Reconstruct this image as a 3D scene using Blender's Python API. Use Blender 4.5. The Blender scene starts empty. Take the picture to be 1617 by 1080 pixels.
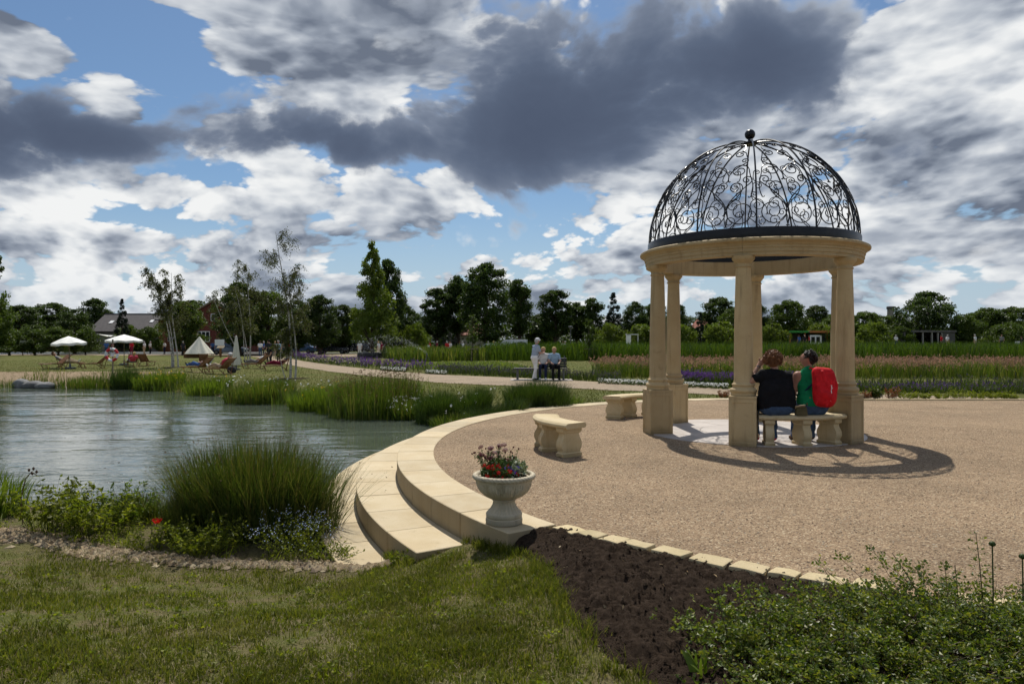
import bpy, bmesh, math, random
import numpy as np
from mathutils import Vector, Matrix

# ------------------------------------------------------------------ set-up
scene = bpy.context.scene
C = scene.collection
R = math.radians
rng = np.random.default_rng(7)
random.seed(7)

# camera: eye height 1.6 m, level, looking along +Y
F = 1100.0
cam = bpy.data.cameras.new('camera')
cam.lens = F / 1617 * 36.0
cam.sensor_width = 36.0
cam.clip_start = 0.05
cam.clip_end = 3000
camo = bpy.data.objects.new('camera', cam)
C.objects.link(camo)
camo.location = (0, 0, 1.6)
camo.rotation_euler = (R(90), 0, 0)
scene.camera = camo
scene.view_settings.view_transform = 'Standard'
scene.view_settings.look = 'None'
scene.view_settings.gamma = 1
scene.view_settings.use_curve_mapping = False
scene.view_settings.exposure = 0.0
scene.cycles.max_bounces = 6
scene.cycles.diffuse_bounces = 2
scene.cycles.glossy_bounces = 3
scene.cycles.transmission_bounces = 4
scene.cycles.transparent_max_bounces = 8
scene.cycles.use_adaptive_sampling = True
scene.cycles.adaptive_threshold = 0.02
scene.cycles.adaptive_min_samples = 12
scene.cycles.caustics_reflective = False
scene.cycles.caustics_refractive = False

SUN_EL = R(57.0)
SUN_AZ = R(-1.0)            # almost straight ahead
sun_dir = Vector((math.sin(SUN_AZ) * math.cos(SUN_EL), math.cos(SUN_AZ) * math.cos(SUN_EL), math.sin(SUN_EL)))
sl = bpy.data.lights.new('sun', 'SUN')
sl.energy = 4.8
sl.angle = R(0.5)
sl.color = (1.0, 0.95, 0.86)
so = bpy.data.objects.new('sun', sl)
C.objects.link(so)
so.rotation_euler = sun_dir.to_track_quat('Z', 'Y').to_euler()


# ------------------------------------------------------------------ node helper
class G:
    """small expression builder over a node tree"""
    def __init__(s, nt):
        s.nt = nt

    def n(s, typ, **kw):
        nd = s.nt.nodes.new(typ)
        for k, v in kw.items():
            setattr(nd, k, v)
        return nd

    def put(s, sock, v):
        if isinstance(v, bpy.types.NodeSocket):
            s.nt.links.new(v, sock)
        elif v is not None:
            if isinstance(v, (tuple, list)) and len(v) == 3 and sock.type == 'RGBA':
                v = (*v, 1)
            sock.default_value = v

    def m(s, op, a, b=None, c=None, clamp=False):
        nd = s.n('ShaderNodeMath', operation=op, use_clamp=clamp)
        for i, v in enumerate((a, b, c)):
            if v is not None:
                s.put(nd.inputs[i], v)
        return nd.outputs[0]

    def add(s, a, b): return s.m('ADD', a, b)
    def sub(s, a, b): return s.m('SUBTRACT', a, b)
    def mul(s, a, b): return s.m('MULTIPLY', a, b)

    def ss(s, v, lo, hi, a=0.0, b=1.0, kind='SMOOTHSTEP'):
        nd = s.n('ShaderNodeMapRange', interpolation_type=kind)
        for i, x in enumerate((v, lo, hi, a, b)):
            s.put(nd.inputs[i], x)
        return nd.outputs[0]

    def mix(s, f, a, b, mode='MIX'):
        nd = s.n('ShaderNodeMix', data_type='RGBA', blend_type=mode)
        s.put(nd.inputs[0], f)
        s.put(nd.inputs[6], a)
        s.put(nd.inputs[7], b)
        return nd.outputs[2]

    def vm(s, op, a, b=None):
        nd = s.n('ShaderNodeVectorMath', operation=op)
        s.put(nd.inputs[0], a)
        if b is not None:
            if op == 'SCALE':
                s.put(nd.inputs[3], b)
            else:
                s.put(nd.inputs[1], b)
        return nd.outputs[0]

    def noise(s, vec, scale=5, detail=4, rough=0.5, dist=0.0, lac=2.0, col=False):
        nd = s.n('ShaderNodeTexNoise', noise_dimensions='3D')
        if vec is not None:
            s.put(nd.inputs['Vector'], vec)
        for k, v in (('Scale', scale), ('Detail', detail), ('Roughness', rough), ('Distortion', dist), ('Lacunarity', lac)):
            s.put(nd.inputs[k], v)
        return nd.outputs['Color' if col else 'Fac']

    def voro(s, vec, scale=5, feature='F1', smooth=0.5, rand=1.0, detail=0, rough=0.5, out='Distance'):
        nd = s.n('ShaderNodeTexVoronoi', feature=feature)
        if vec is not None:
            s.put(nd.inputs['Vector'], vec)
        s.put(nd.inputs['Scale'], scale)
        s.put(nd.inputs['Detail'], detail)
        s.put(nd.inputs['Roughness'], rough)
        if feature == 'SMOOTH_F1':
            s.put(nd.inputs['Smoothness'], smooth)
        s.put(nd.inputs['Randomness'], rand)
        return nd.outputs[out]

    def ramp(s, f, stops):
        nd = s.n('ShaderNodeValToRGB')
        e = nd.color_ramp.elements
        while len(e) < len(stops):
            e.new(0.5)
        for i, (p, c) in enumerate(stops):
            e[i].position = p
            e[i].color = (*c, 1) if len(c) == 3 else c
        s.put(nd.inputs[0], f)
        return nd.outputs[0]


def pix_dir(px, py):
    """azimuth and elevation of a photo pixel"""
    u, v = (px - 808.5) / F, (541 - py) / F
    return math.atan2(u, 1), math.atan2(v, math.hypot(u, 1))


# ------------------------------------------------------------------ world: blue sky and broken cumulus
def make_world():
    w = bpy.data.worlds.new('World')
    scene.world = w
    w.use_nodes = True
    nt = w.node_tree
    nt.nodes.clear()
    g = G(nt)
    out = g.n('ShaderNodeOutputWorld')
    bg = g.n('ShaderNodeBackground')
    nt.links.new(bg.outputs[0], out.inputs[0])
    sky = g.n('ShaderNodeTexSky', sky_type='NISHITA')
    sky.sun_disc = False
    sky.sun_elevation = SUN_EL
    sky.sun_rotation = SUN_AZ
    sky.air_density = 1.0
    sky.dust_density = 0.6
    sky.ozone_density = 1.0
    tc = g.n('ShaderNodeTexCoord')
    d = tc.outputs['Generated']
    sx = g.n('ShaderNodeSeparateXYZ')
    g.put(sx.inputs[0], d)
    x, y, z = sx.outputs
    az = g.m('ARCTAN2', x, y)
    el = g.m('ARCSINE', z)

    ae = g.n('ShaderNodeCombineXYZ')
    g.put(ae.inputs[0], az)
    g.put(ae.inputs[1], el)
    ae = ae.outputs[0]

    def total(lst):
        t = None
        for px, py, rx, ry, amp in lst:
            a0, e0 = pix_dir(px, py)
            kx, ky = F / rx, F / ry
            nd = g.n('ShaderNodeVectorMath', operation='MULTIPLY_ADD')
            g.put(nd.inputs[0], ae)
            g.put(nd.inputs[1], (kx, ky, 0.0))
            g.put(nd.inputs[2], (-a0 * kx, -e0 * ky, 0.0))
            dt = g.n('ShaderNodeVectorMath', operation='DOT_PRODUCT')
            g.put(dt.inputs[0], nd.outputs[0])
            g.put(dt.inputs[1], nd.outputs[0])
            e = g.m('POWER', 0.3679, dt.outputs['Value'])
            t = g.m('MULTIPLY_ADD', e, amp, 0.0 if t is None else t)
        return t
    low = g.ss(el, 0.02, 0.32)          # 0 at the horizon, 1 high up

    def stretched(k):
        comb = g.n('ShaderNodeCombineXYZ')
        g.put(comb.inputs[0], x)
        g.put(comb.inputs[1], y)
        g.put(comb.inputs[2], g.mul(z, k))
        return comb.outputs[0]
    wn = g.vm('SUBTRACT', g.noise(stretched(1.6), 3.0, 1, 0.5, col=True), (0.5, 0.5, 0.5))

    # far layer: heaped white cumulus with grey bases
    zoom = g.ss(el, 0.03, 0.42, 1.45, 0.72, 'LINEAR')
    PA = g.vm('SCALE', g.vm('ADD', stretched(1.45), g.vm('SCALE', wn, 0.12)), zoom)

    coverA = g.add(total(PUFFS), g.add(g.ss(el, 0.0, 0.10, 0.03, 0.0), g.ss(el, 0.50, 0.85, 0.0, -0.08)))

    def densA(off, d1, d2):
        p = g.vm('ADD', PA, (-0.01, 0.0, off)) if off else PA
        big = g.noise(p, 4.4, d1, 0.54)
        v = g.voro(p, 11.5, 'F1', detail=d2, rough=0.55)
        return g.add(big, g.mul(g.sub(0.46, v), 0.30))
    A0 = densA(0.0, 7, 3.6)
    A1 = densA(0.032, 4, 2.2)
    A2 = g.noise(g.vm('ADD', PA, (0, 0, 0.12)), 4.6, 2, 0.5)
    DA = g.add(g.add(A0, coverA), COVER_A)
    alphaA = g.ss(DA, 0.0, 0.07)
    lit = g.add(0.70, g.mul(g.sub(A0, A1), 2.5))
    lit = g.sub(lit, g.mul(g.sub(A2, 0.46), 2.2))
    lit = g.sub(lit, g.mul(g.m('MAXIMUM', g.sub(DA, 0.12), 0.0), 1.2))
    lit = g.add(lit, total(SHINE))
    colA = g.ramp(lit, [(0.0, (0.15, 0.18, 0.24)), (0.25, (0.29, 0.33, 0.40)),
                        (0.50, (0.50, 0.54, 0.60)), (0.78, (0.74, 0.765, 0.79)), (1.0, (0.89, 0.90, 0.90))])

    # near layer: big dark flat-bottomed clouds seen against the light
    P = g.vm('ADD', stretched(1.6), g.vm('SCALE', wn, 0.16))
    cover = total(CLOUDS)

    def densB(off, d1, billow=False):
        p = g.vm('ADD', P, (-0.03 * off, 0.0, off)) if off else P
        v = g.add(g.noise(p, 3.6, d1, 0.60), g.add(cover, -0.57))
        if billow:
            v = g.add(v, g.mul(g.sub(0.45, g.voro(p, 11.0, 'F1', detail=3, rough=0.55)), 0.20))
        return v
    D0 = densB(0.0, 8, True)
    D1 = densB(0.035, 5)
    D2 = densB(0.10, 3)
    alpha = g.ss(D0, -0.03, 0.12)
    T0, T1, T2 = (g.m('MAXIMUM', D, 0.0) for D in (D0, D1, D2))
    thick = g.add(g.add(g.mul(T1, 3.0), g.mul(T2, 1.7)), g.mul(T0, 2.2))
    thick = g.add(thick, g.mul(total(DARKS), g.ss(D0, 0.02, 0.24)))
    light = g.m('EXPONENT', g.mul(g.m('MAXIMUM', thick, 0.0), -1.0))
    colB = g.ramp(light, [(0.0, (0.072, 0.094, 0.148)), (0.12, (0.108, 0.140, 0.208)),
                          (0.32, (0.20, 0.24, 0.32)), (0.62, (0.46, 0.50, 0.56)), (1.0, (0.92, 0.93, 0.93))])
    blue = g.vm("MULTIPLY", sky.outputs[0], (SKY_STRENGTH * 0.80, SKY_STRENGTH * 0.98, SKY_STRENGTH * 1.12))
    haze = g.ss(el, -0.02, 0.22, 0.9, 0.0)
    blue = g.mix(haze, blue, (0.47, 0.58, 0.70))
    hz = g.ss(el, 0.0, 0.12, 0.30, 0.0)
    colA = g.mix(hz, colA, (0.52, 0.60, 0.68))
    col = g.mix(alphaA, blue, colA)
    col = g.mix(alpha, col, colB)
    g.put(bg.inputs[0], col)
    bg.inputs[1].default_value = 1.0
    w.cycles.sampling_method = 'MANUAL'
    w.cycles.sample_map_resolution = 512


SKY_STRENGTH = 0.075
COVER_A = -0.248
# (pixel x, y, radius x, radius y, amount): where white cumulus gathers (+) and where blue shows (-)
PUFFS = [(470, 50, 250, 95, 0.17), (1500, 150, 230, 220, 0.14), (1570, 40, 120, 80, 0.14), (420, 310, 330, 50, 0.06), (700, 440, 1100, 50, 0.04),
         (60, -20, 110, 50, -0.2), (195, 55, 100, 50, -0.28), (370, 140, 90, 30, -0.22), (30, 90, 60, 50, 0.16), (165, 155, 80, 45, 0.16),
         (1315, 15, 70, 42, -0.34), (870, 325, 80, 24, -0.16), (268, 235, 34, 50, -0.12),
         (690, 375, 90, 24, -0.12), (190, 352, 140, 16, -0.11), (1130, 270, 150, 90, 0.08), (130, 275, 220, 50, 0.10), (530, 330, 160, 40, 0.06), (30, 60, 50, 40, 0.06), (1250, 330, 300, 60, 0.06)]
SHINE = [(1490, 90, 200, 150, 0.16), (520, 30, 240, 80, 0.02), (420, 330, 400, 60, 0.12), (1460, 250, 80, 50, -0.35), (1450, 340, 200, 40, -0.25), (1100, 250, 120, 60, 0.10)]
CLOUDS = [(30, 200, 170, 62, 0.40), (190, 225, 100, 38, 0.32), (430, 210, 140, 50, 0.27), (580, 235, 120, 42, 0.23), (285, 152, 55, 28, 0.18),
          (1010, 90, 300, 140, 0.34), (800, 205, 150, 85, 0.27), (1215, 95, 95, 75, 0.22), (930, 240, 130, 60, 0.16),
          (1455, 255, 75, 45, 0.18), (1460, 365, 200, 26, 0.16), (540, 60, 150, 60, -0.06), (90, 280, 200, 30, 0.10)]
DARKS = [(960, 160, 260, 100, 0.75), (60, 235, 170, 50, 0.65), (470, 240, 190, 42, 0.6), (1190, 80, 110, 75, 0.3)]
make_world()


# ------------------------------------------------------------------ helpers
def at(px, py, z=0.0):
    """point at height z seen at a photo pixel"""
    d = (1.6 - z) * F / (py - 541.0)
    return Vector(((px - 808.5) / F * d, d, z))


def far(px, d, z=0.0):
    """point at distance d below/above a photo column"""
    return Vector(((px - 808.5) / F * d, d, z))


def hgt(py, d):
    """height of a photo row at distance d"""
    return 1.6 + (541.0 - py) * d / F


def tag(o, label=None, cat=None, group=None, kind=None):
    for k, v in (('label', label), ('category', cat), ('group', group), ('kind', kind)):
        if v:
            o[k] = v
    return o


def link(name, me, parent=None):
    o = bpy.data.objects.new(name, me)
    C.objects.link(o)
    if parent:
        o.parent = parent
    return o


def thing(name, label, cat, loc=(0, 0, 0), rz=0.0, group=None):
    o = bpy.data.objects.new(name, None)
    C.objects.link(o)
    o.empty_display_size = 0.2
    o.location = loc
    o.rotation_euler = (0, 0, rz)
    return tag(o, label, cat, group)


KIDS = {}


def copy_tree(o, parent=None):
    c = o.copy()
    C.objects.link(c)
    if parent:
        c.parent = parent
    for ch in [x for x in C.objects if x.parent == o]:
        copy_tree(ch, c)
    return c


def fast_mesh(name, V, Fc, mats, mi=None, smooth=False):
    """mesh from arrays: V (n,3), Fc (m,k)"""
    V = np.asarray(V, np.float32)
    Fc = np.asarray(Fc, np.int32)
    me = bpy.data.meshes.new(name)
    me.vertices.add(len(V))
    me.vertices.foreach_set('co', V.ravel())
    m, k = Fc.shape
    me.loops.add(m * k)
    me.loops.foreach_set('vertex_index', Fc.ravel())
    me.polygons.add(m)
    me.polygons.foreach_set('loop_start', np.arange(0, m * k, k, dtype=np.int32))
    if mi is not None:
        me.polygons.foreach_set('material_index', np.asarray(mi, np.int32))
    me.polygons.foreach_set('use_smooth', np.full(m, smooth, bool))
    me.update(calc_edges=True)
    for x in mats if isinstance(mats, (list, tuple)) else [mats]:
        me.materials.append(x)
    return me


class MB:
    """collects simple shapes into one mesh"""
    def __init__(s):
        s.v, s.f, s.mi = [], [], []

    def addv(s, vs, fs, mi=0):
        n = len(s.v)
        s.v += [tuple(map(float, p)) for p in vs]
        s.f += [tuple(n + i for i in f) for f in fs]
        s.mi += [mi] * len(fs)
        return s

    def box(s, c, size, rz=0.0, mi=0, taper=1.0, rx=0.0, ry=0.0):
        M = Matrix.Translation(c) @ Matrix.Rotation(rz, 4, 'Z') @ Matrix.Rotation(ry, 4, 'Y') @ Matrix.Rotation(rx, 4, 'X')
        a, b, h = (k / 2 for k in size)
        vs = []
        for z, t in ((-h, 1.0), (h, taper)):
            for x, y in ((-a, -b), (a, -b), (a, b), (-a, b)):
                vs.append(M @ Vector((x * t, y * t, z)))
        return s.addv(vs, [(3, 2, 1, 0), (4, 5, 6, 7), (0, 1, 5, 4), (1, 2, 6, 5), (2, 3, 7, 6), (3, 0, 4, 7)], mi)

    def tube(s, pts, rad, n=8, mi=0, cap=True, flat=None):
        pts = [Vector(p) for p in pts]
        if not isinstance(rad, (list, tuple)):
            rad = [rad] * len(pts)
        prev = None
        vs = []
        for i, p in enumerate(pts):
            t = (pts[min(i + 1, len(pts) - 1)] - pts[max(i - 1, 0)]).normalized()
            if prev is None:
                a = t.orthogonal().normalized()
            else:
                a = (prev - t * prev.dot(t)).normalized()
            prev = a
            b = t.cross(a)
            for k in range(n):
                w = 2 * math.pi * k / n
                vs.append(p + (a * math.cos(w) + b * math.sin(w)) * rad[i])
        fs = []
        for i in range(len(pts) - 1):
            for k in range(n):
                fs.append((i * n + k, i * n + (k + 1) % n, (i + 1) * n + (k + 1) % n, (i + 1) * n + k))
        if cap:
            fs.append(tuple(range(n - 1, -1, -1)))
            fs.append(tuple((len(pts) - 1) * n + k for k in range(n)))
        return s.addv(vs, fs, mi)

    def lathe(s, prof, n=24, c=(0, 0, 0), mi=0, closed=False, fn=None):
        """prof = [(radius, z)], ends closed unless closed ring"""
        c = Vector(c)
        vs, fs = [], []
        m = len(prof)
        for i, (r, z) in enumerate(prof):
            for k in range(n):
                w = 2 * math.pi * k / n
                rr = fn(r, z, w) if fn else r
                vs.append(c + Vector((rr * math.cos(w), rr * math.sin(w), z)))
        for i in range(m if closed else m - 1):
            j = (i + 1) % m
            for k in range(n):
                fs.append((i * n + k, i * n + (k + 1) % n, j * n + (k + 1) % n, j * n + k))
        if not closed:
            if prof[0][0] > 1e-4:
                fs.append(tuple(range(n - 1, -1, -1)))
            if prof[-1][0] > 1e-4:
                fs.append(tuple((m - 1) * n + k for k in range(n)))
        return s.addv(vs, fs, mi)

    def prism(s, poly, z0, z1, mi=0):
        n = len(poly)
        vs = [(x, y, z0) for x, y in poly] + [(x, y, z1) for x, y in poly]
        fs = [tuple(range(n - 1, -1, -1)), tuple(range(n, 2 * n))]
        fs += [(i, (i + 1) % n, n + (i + 1) % n, n + i) for i in range(n)]
        return s.addv(vs, fs, mi)

    def mesh(s, name, mats, smooth=None, bevel=0.0, segs=2):
        me = bpy.data.meshes.new(name)
        me.from_pydata(s.v, [], s.f)
        for x in mats if isinstance(mats, (list, tuple)) else [mats]:
            me.materials.append(x)
        me.polygons.foreach_set('material_index', s.mi)
        if bevel:
            bm = bmesh.new()
            bm.from_mesh(me)
            bmesh.ops.recalc_face_normals(bm, faces=bm.faces)
            ed = [e for e in bm.edges if len(e.link_faces) == 2 and e.calc_face_angle(0) > 0.5]
            bmesh.ops.bevel(bm, geom=ed, offset=bevel, segments=segs, profile=0.6, affect='EDGES')
            bm.to_mesh(me)
            bm.free()
        me.update()
        if smooth is not None:
            me.polygons.foreach_set('use_smooth', [True] * len(me.polygons))
            me.set_sharp_from_angle(angle=R(smooth))
        return me

    def build(s, name, mats, parent=None, smooth=None, bevel=0.0, segs=2):
        return link(name, s.mesh(name, mats, smooth, bevel, segs), parent)


# ------------------------------------------------------------------ materials
def new_mat(name):
    m = bpy.data.materials.new(name)
    m.use_nodes = True
    nt = m.node_tree
    nt.nodes.clear()
    g = G(nt)
    out = g.n('ShaderNodeOutputMaterial')
    return m, g, out


def principled(g, out, col, rough=0.6, spec=0.5, metal=0.0, normal=None):
    p = g.n('ShaderNodeBsdfPrincipled')
    g.put(p.inputs['Base Color'], col)
    g.put(p.inputs['Roughness'], rough)
    g.put(p.inputs['Specular IOR Level'], spec)
    g.put(p.inputs['Metallic'], metal)
    if normal is not None:
        g.put(p.inputs['Normal'], normal)
    g.nt.links.new(p.outputs[0], out.inputs[0])
    return p


def bump(g, h, strength=0.4, dist=0.01):
    b = g.n('ShaderNodeBump')
    g.put(b.inputs['Strength'], strength)
    g.put(b.inputs['Distance'], dist)
    g.put(b.inputs['Height'], h)
    return b.outputs[0]


def coords(g, kind='Object'):
    return g.n('ShaderNodeTexCoord').outputs[kind]


def geo_pos(g):
    return g.n('ShaderNodeNewGeometry').outputs['Position']


def plain(name, col, rough=0.6, spec=0.4, metal=0.0, var=0.12, scale=6.0, bmp=0.0, bscale=60.0):
    """colour with gentle mottling"""
    m, g, out = new_mat(name)
    p = coords(g)
    n = g.noise(p, scale, 5, 0.6)
    f = g.ss(n, 0.3, 0.7, 1 - var, 1 + var, 'LINEAR')
    c = g.vm('SCALE', (*col,), f)
    nm = bump(g, g.noise(p, bscale, 3, 0.6), bmp, 0.005) if bmp else None
    principled(g, out, c, rough, spec, metal, nm)
    return m


def leafy(name, cols, trans=0.35, rough=0.45, spec=0.35, patch=None, patch_scale=0.6, tcol=(1.25, 1.3, 0.55)):
    """foliage: colour differs leaf by leaf and clump by clump, light passes through"""
    m, g, out = new_mat(name)
    ge = g.n('ShaderNodeNewGeometry')
    rnd = ge.outputs['Random Per Island']
    stops = [(i / max(1, len(cols) - 1), c) for i, c in enumerate(cols)]
    c = g.ramp(rnd, stops)
    n = g.noise(ge.outputs['Position'], patch_scale, 3, 0.6)
    c = g.vm('SCALE', c, g.ss(n, 0.3, 0.7, 0.72, 1.25, 'LINEAR'))
    if patch:
        c = g.mix(g.ss(g.noise(ge.outputs['Position'], patch[1], 4, 0.6), patch[2], patch[3]), c, patch[0])
    p = g.n('ShaderNodeBsdfPrincipled')
    g.put(p.inputs['Base Color'], c)
    g.put(p.inputs['Roughness'], rough)
    g.put(p.inputs['Specular IOR Level'], spec)
    t = g.n('ShaderNodeBsdfTranslucent')
    g.put(t.inputs[0], g.vm('MULTIPLY', c, tcol))
    mx = g.n('ShaderNodeMixShader')
    mx.inputs[0].default_value = trans
    g.nt.links.new(p.outputs[0], mx.inputs[1])
    g.nt.links.new(t.outputs[0], mx.inputs[2])
    g.nt.links.new(mx.outputs[0], out.inputs[0])
    return m


def stone_mat(name, c1, c2, stain=(0.16, 0.13, 0.08), amount=0.4, rough=0.75, bmp=0.25, grain=90.0, rand=True, streak=0.0):
    m, g, out = new_mat(name)
    p = geo_pos(g)
    n = g.noise(p, 2.2, 6, 0.62)
    c = g.mix(g.ss(n, 0.32, 0.70), c1, c2)
    fine = g.noise(p, grain, 3, 0.65)
    c = g.vm('SCALE', c, g.ss(fine, 0.25, 0.75, 0.88, 1.10, 'LINEAR'))
    if rand:
        oi = g.n('ShaderNodeObjectInfo')
        c = g.vm('SCALE', c, g.ss(oi.outputs['Random'], 0, 1, 0.82, 1.08, 'LINEAR'))
    st = g.ss(g.noise(p, 5.0, 7, 0.72), 0.56, 0.80, 0, amount)
    c = g.mix(st, c, stain)
    if streak:
        ge = g.n('ShaderNodeNewGeometry')
        sn = g.n('ShaderNodeSeparateXYZ')
        g.put(sn.inputs[0], ge.outputs['Normal'])
        side = g.ss(g.m('ABSOLUTE', sn.outputs[2]), 0.3, 0.7, 1.0, 0.0)
        run = g.noise(g.vm('MULTIPLY', p, (11, 11, 0.9)), 1.0, 4, 0.6)
        c = g.mix(g.mul(g.ss(run, 0.50, 0.74, 0, streak), side), c, stain)
        sz_ = g.n('ShaderNodeSeparateXYZ')
        g.put(sz_.inputs[0], p)
        low_ = g.ss(g.add(sz_.outputs[2], g.mul(g.sub(n, 0.5), 0.25)), 0.0, 0.16, streak * 1.1, 0.0)
        c = g.mix(g.mul(low_, side), c, (stain[0] * 0.7, stain[1] * 0.75, stain[2] * 0.8))
    h = g.add(fine, g.mul(g.noise(p, 24, 4, 0.6), 0.8))
    principled(g, out, c, rough, 0.3, 0, bump(g, h, bmp, 0.006))
    return m


M = {}
M['sandstone'] = stone_mat('sandstone paving', (0.47, 0.37, 0.22), (0.53, 0.44, 0.29), (0.26, 0.18, 0.085), 0.60, 0.75, 0.22, streak=0.55)
M['gazebo_stone'] = stone_mat('cast stone ochre', (0.44, 0.325, 0.17), (0.49, 0.375, 0.21), (0.20, 0.135, 0.06), 0.60, 0.7, 0.2, 120, True, 0.5)
M['bench_stone'] = stone_mat('cast stone cream', (0.50, 0.395, 0.22), (0.56, 0.46, 0.29), (0.34, 0.22, 0.08), 0.55, 0.72, 0.25, 80, False, 0.45)
M['urn_stone'] = stone_mat('weathered grey stone', (0.46, 0.40, 0.29), (0.53, 0.47, 0.355), (0.17, 0.15, 0.10), 0.75, 0.85, 0.5, 110, False, 0.5)
M['rough_stone'] = stone_mat('hewn sandstone', (0.44, 0.36, 0.20), (0.54, 0.44, 0.27), (0.22, 0.13, 0.06), 0.5, 0.9, 0.7, 60)
M['red_stone'] = stone_mat('hewn red sandstone', (0.36, 0.23, 0.14), (0.42, 0.29, 0.18), (0.22, 0.13, 0.06), 0.5, 0.9, 0.7, 60)
M['pave_stone'] = stone_mat('pale paving', (0.42, 0.375, 0.34), (0.48, 0.435, 0.40), (0.30, 0.27, 0.24), 0.3, 0.7, 0.15)
M['boulder'] = stone_mat('granite boulder', (0.11, 0.11, 0.11), (0.22, 0.22, 0.215), (0.08, 0.08, 0.08), 0.6, 0.8, 0.7, 40)
M['iron'] = plain('black painted iron', (0.006, 0.0065, 0.010), 0.30, 0.32, 0.0, 0.2, 20)
M['wood'] = plain('oiled wood', (0.17, 0.078, 0.03), 0.6, 0.3, 0, 0.25, 9)
M['palewood'] = plain('weathered wood', (0.23, 0.19, 0.13), 0.8, 0.2, 0, 0.25, 9)
M['darkwood'] = plain('dark stained slat', (0.035, 0.034, 0.036), 0.55, 0.4, 0, 0.25, 9)
M['steel'] = plain('grey steel', (0.10, 0.105, 0.11), 0.45, 0.5, 0.4)
M['canvas'] = plain('white canvas', (0.80, 0.80, 0.76), 0.85, 0.2, 0, 0.05)
M['cream_canvas'] = plain('cream canvas', (0.62, 0.60, 0.50), 0.9, 0.2, 0, 0.08)
M['glass'] = plain('dark window glass', (0.02, 0.023, 0.028), 0.08, 0.7, 0, 0.1)
M['white'] = plain('white paint', (0.78, 0.78, 0.77), 0.5, 0.4, 0, 0.04)
M['rubber'] = plain('black rubber', (0.015, 0.015, 0.015), 0.8, 0.3)
M['bark'] = plain('brown bark', (0.075, 0.058, 0.042), 0.95, 0.2, 0, 0.3, 8, 0.8, 30)
M['red_paint'] = plain('red paint', (0.50, 0.02, 0.025), 0.5, 0.4)


def birch_bark():
    m, g, out = new_mat('birch bark')
    p = coords(g)
    q = g.vm('MULTIPLY', p, (6, 6, 22))
    n = g.noise(q, 1.0, 4, 0.6)
    c = g.mix(g.ss(n, 0.52, 0.62), (0.46, 0.44, 0.39), (0.05, 0.042, 0.036))
    principled(g, out, c, 0.8, 0.3)
    return m


M['birch_bark'] = birch_bark()


# ------------------------------------------------------------------ plant geometry
def unit(v):
    return v / np.maximum(np.linalg.norm(v, axis=1, keepdims=True), 1e-9)


def blades(base, h, w, lean, az, segs=3, curve=1.8):
    """grass blades: base (n,3), height, width, lean (horizontal reach / height), direction -> V, triangles"""
    n = len(base)
    h, w, lean, az = (np.broadcast_to(np.asarray(k, float), (n,)) for k in (h, w, lean, az))
    d = np.stack([np.cos(az), np.sin(az), np.zeros(n)], 1)
    face = az + np.pi / 2 + rng.uniform(-0.9, 0.9, n)
    s = np.stack([np.cos(face), np.sin(face), np.zeros(n)], 1)
    V = np.zeros((n, 2 * segs + 1, 3))
    for i in range(segs + 1):
        t = i / segs
        c = base + d * (h * lean * t ** curve)[:, None]
        c[:, 2] += h * (t - 0.18 * lean * t ** 2)
        if i == segs:
            V[:, 2 * segs] = c
        else:
            ww = (w * (1 - 0.55 * t ** 2) * 0.5)[:, None]
            V[:, 2 * i] = c - s * ww
            V[:, 2 * i + 1] = c + s * ww
    T = []
    for i in range(segs - 1):
        a = 2 * i
        T += [(a, a + 1, a + 3), (a, a + 3, a + 2)]
    a = 2 * (segs - 1)
    T.append((a, a + 1, a + 2))
    T = np.array(T)
    off = (np.arange(n) * (2 * segs + 1))[:, None, None]
    return V.reshape(-1, 3), (T[None] + off).reshape(-1, 3)


def leaf_cards(cen, size, nrm=None, up=0.0, aspect=0.55, fold=0.25, spread=1.0):
    """pointed leaves as folded rhombi (four triangles): cen (n,3)"""
    n = len(cen)
    size = np.broadcast_to(np.asarray(size, float), (n,))
    ax = rng.normal(size=(n, 3)) * spread
    if nrm is not None:
        ax = ax + nrm
    ax = unit(ax)
    k = rng.normal(size=(n, 3))
    if up:
        k[:, 2] += up
    k = unit(np.cross(ax, unit(k)))
    nn = np.cross(ax, k)
    a = ax * (size * 0.5)[:, None]
    b = k * (size * 0.5 * aspect)[:, None]
    c = nn * (size * fold * 0.5)[:, None]
    V = np.stack([cen - a, cen + b + c - a * 0.1, cen + a, cen - b + c - a * 0.1], 1)
    T = np.array([(0, 1, 2), (0, 2, 3)])
    off = (np.arange(n) * 4)[:, None, None]
    return V.reshape(-1, 3), (T[None] + off).reshape(-1, 3)


def merge(parts):
    V, T, MI, o = [], [], [], 0
    for i, p in enumerate(parts):
        v, t = p[0], p[1]
        V.append(v)
        T.append(t + o)
        MI.append(np.full(len(t), p[2] if len(p) > 2 else 0))
        o += len(v)
    return np.concatenate(V), np.concatenate(T), np.concatenate(MI)


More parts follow.
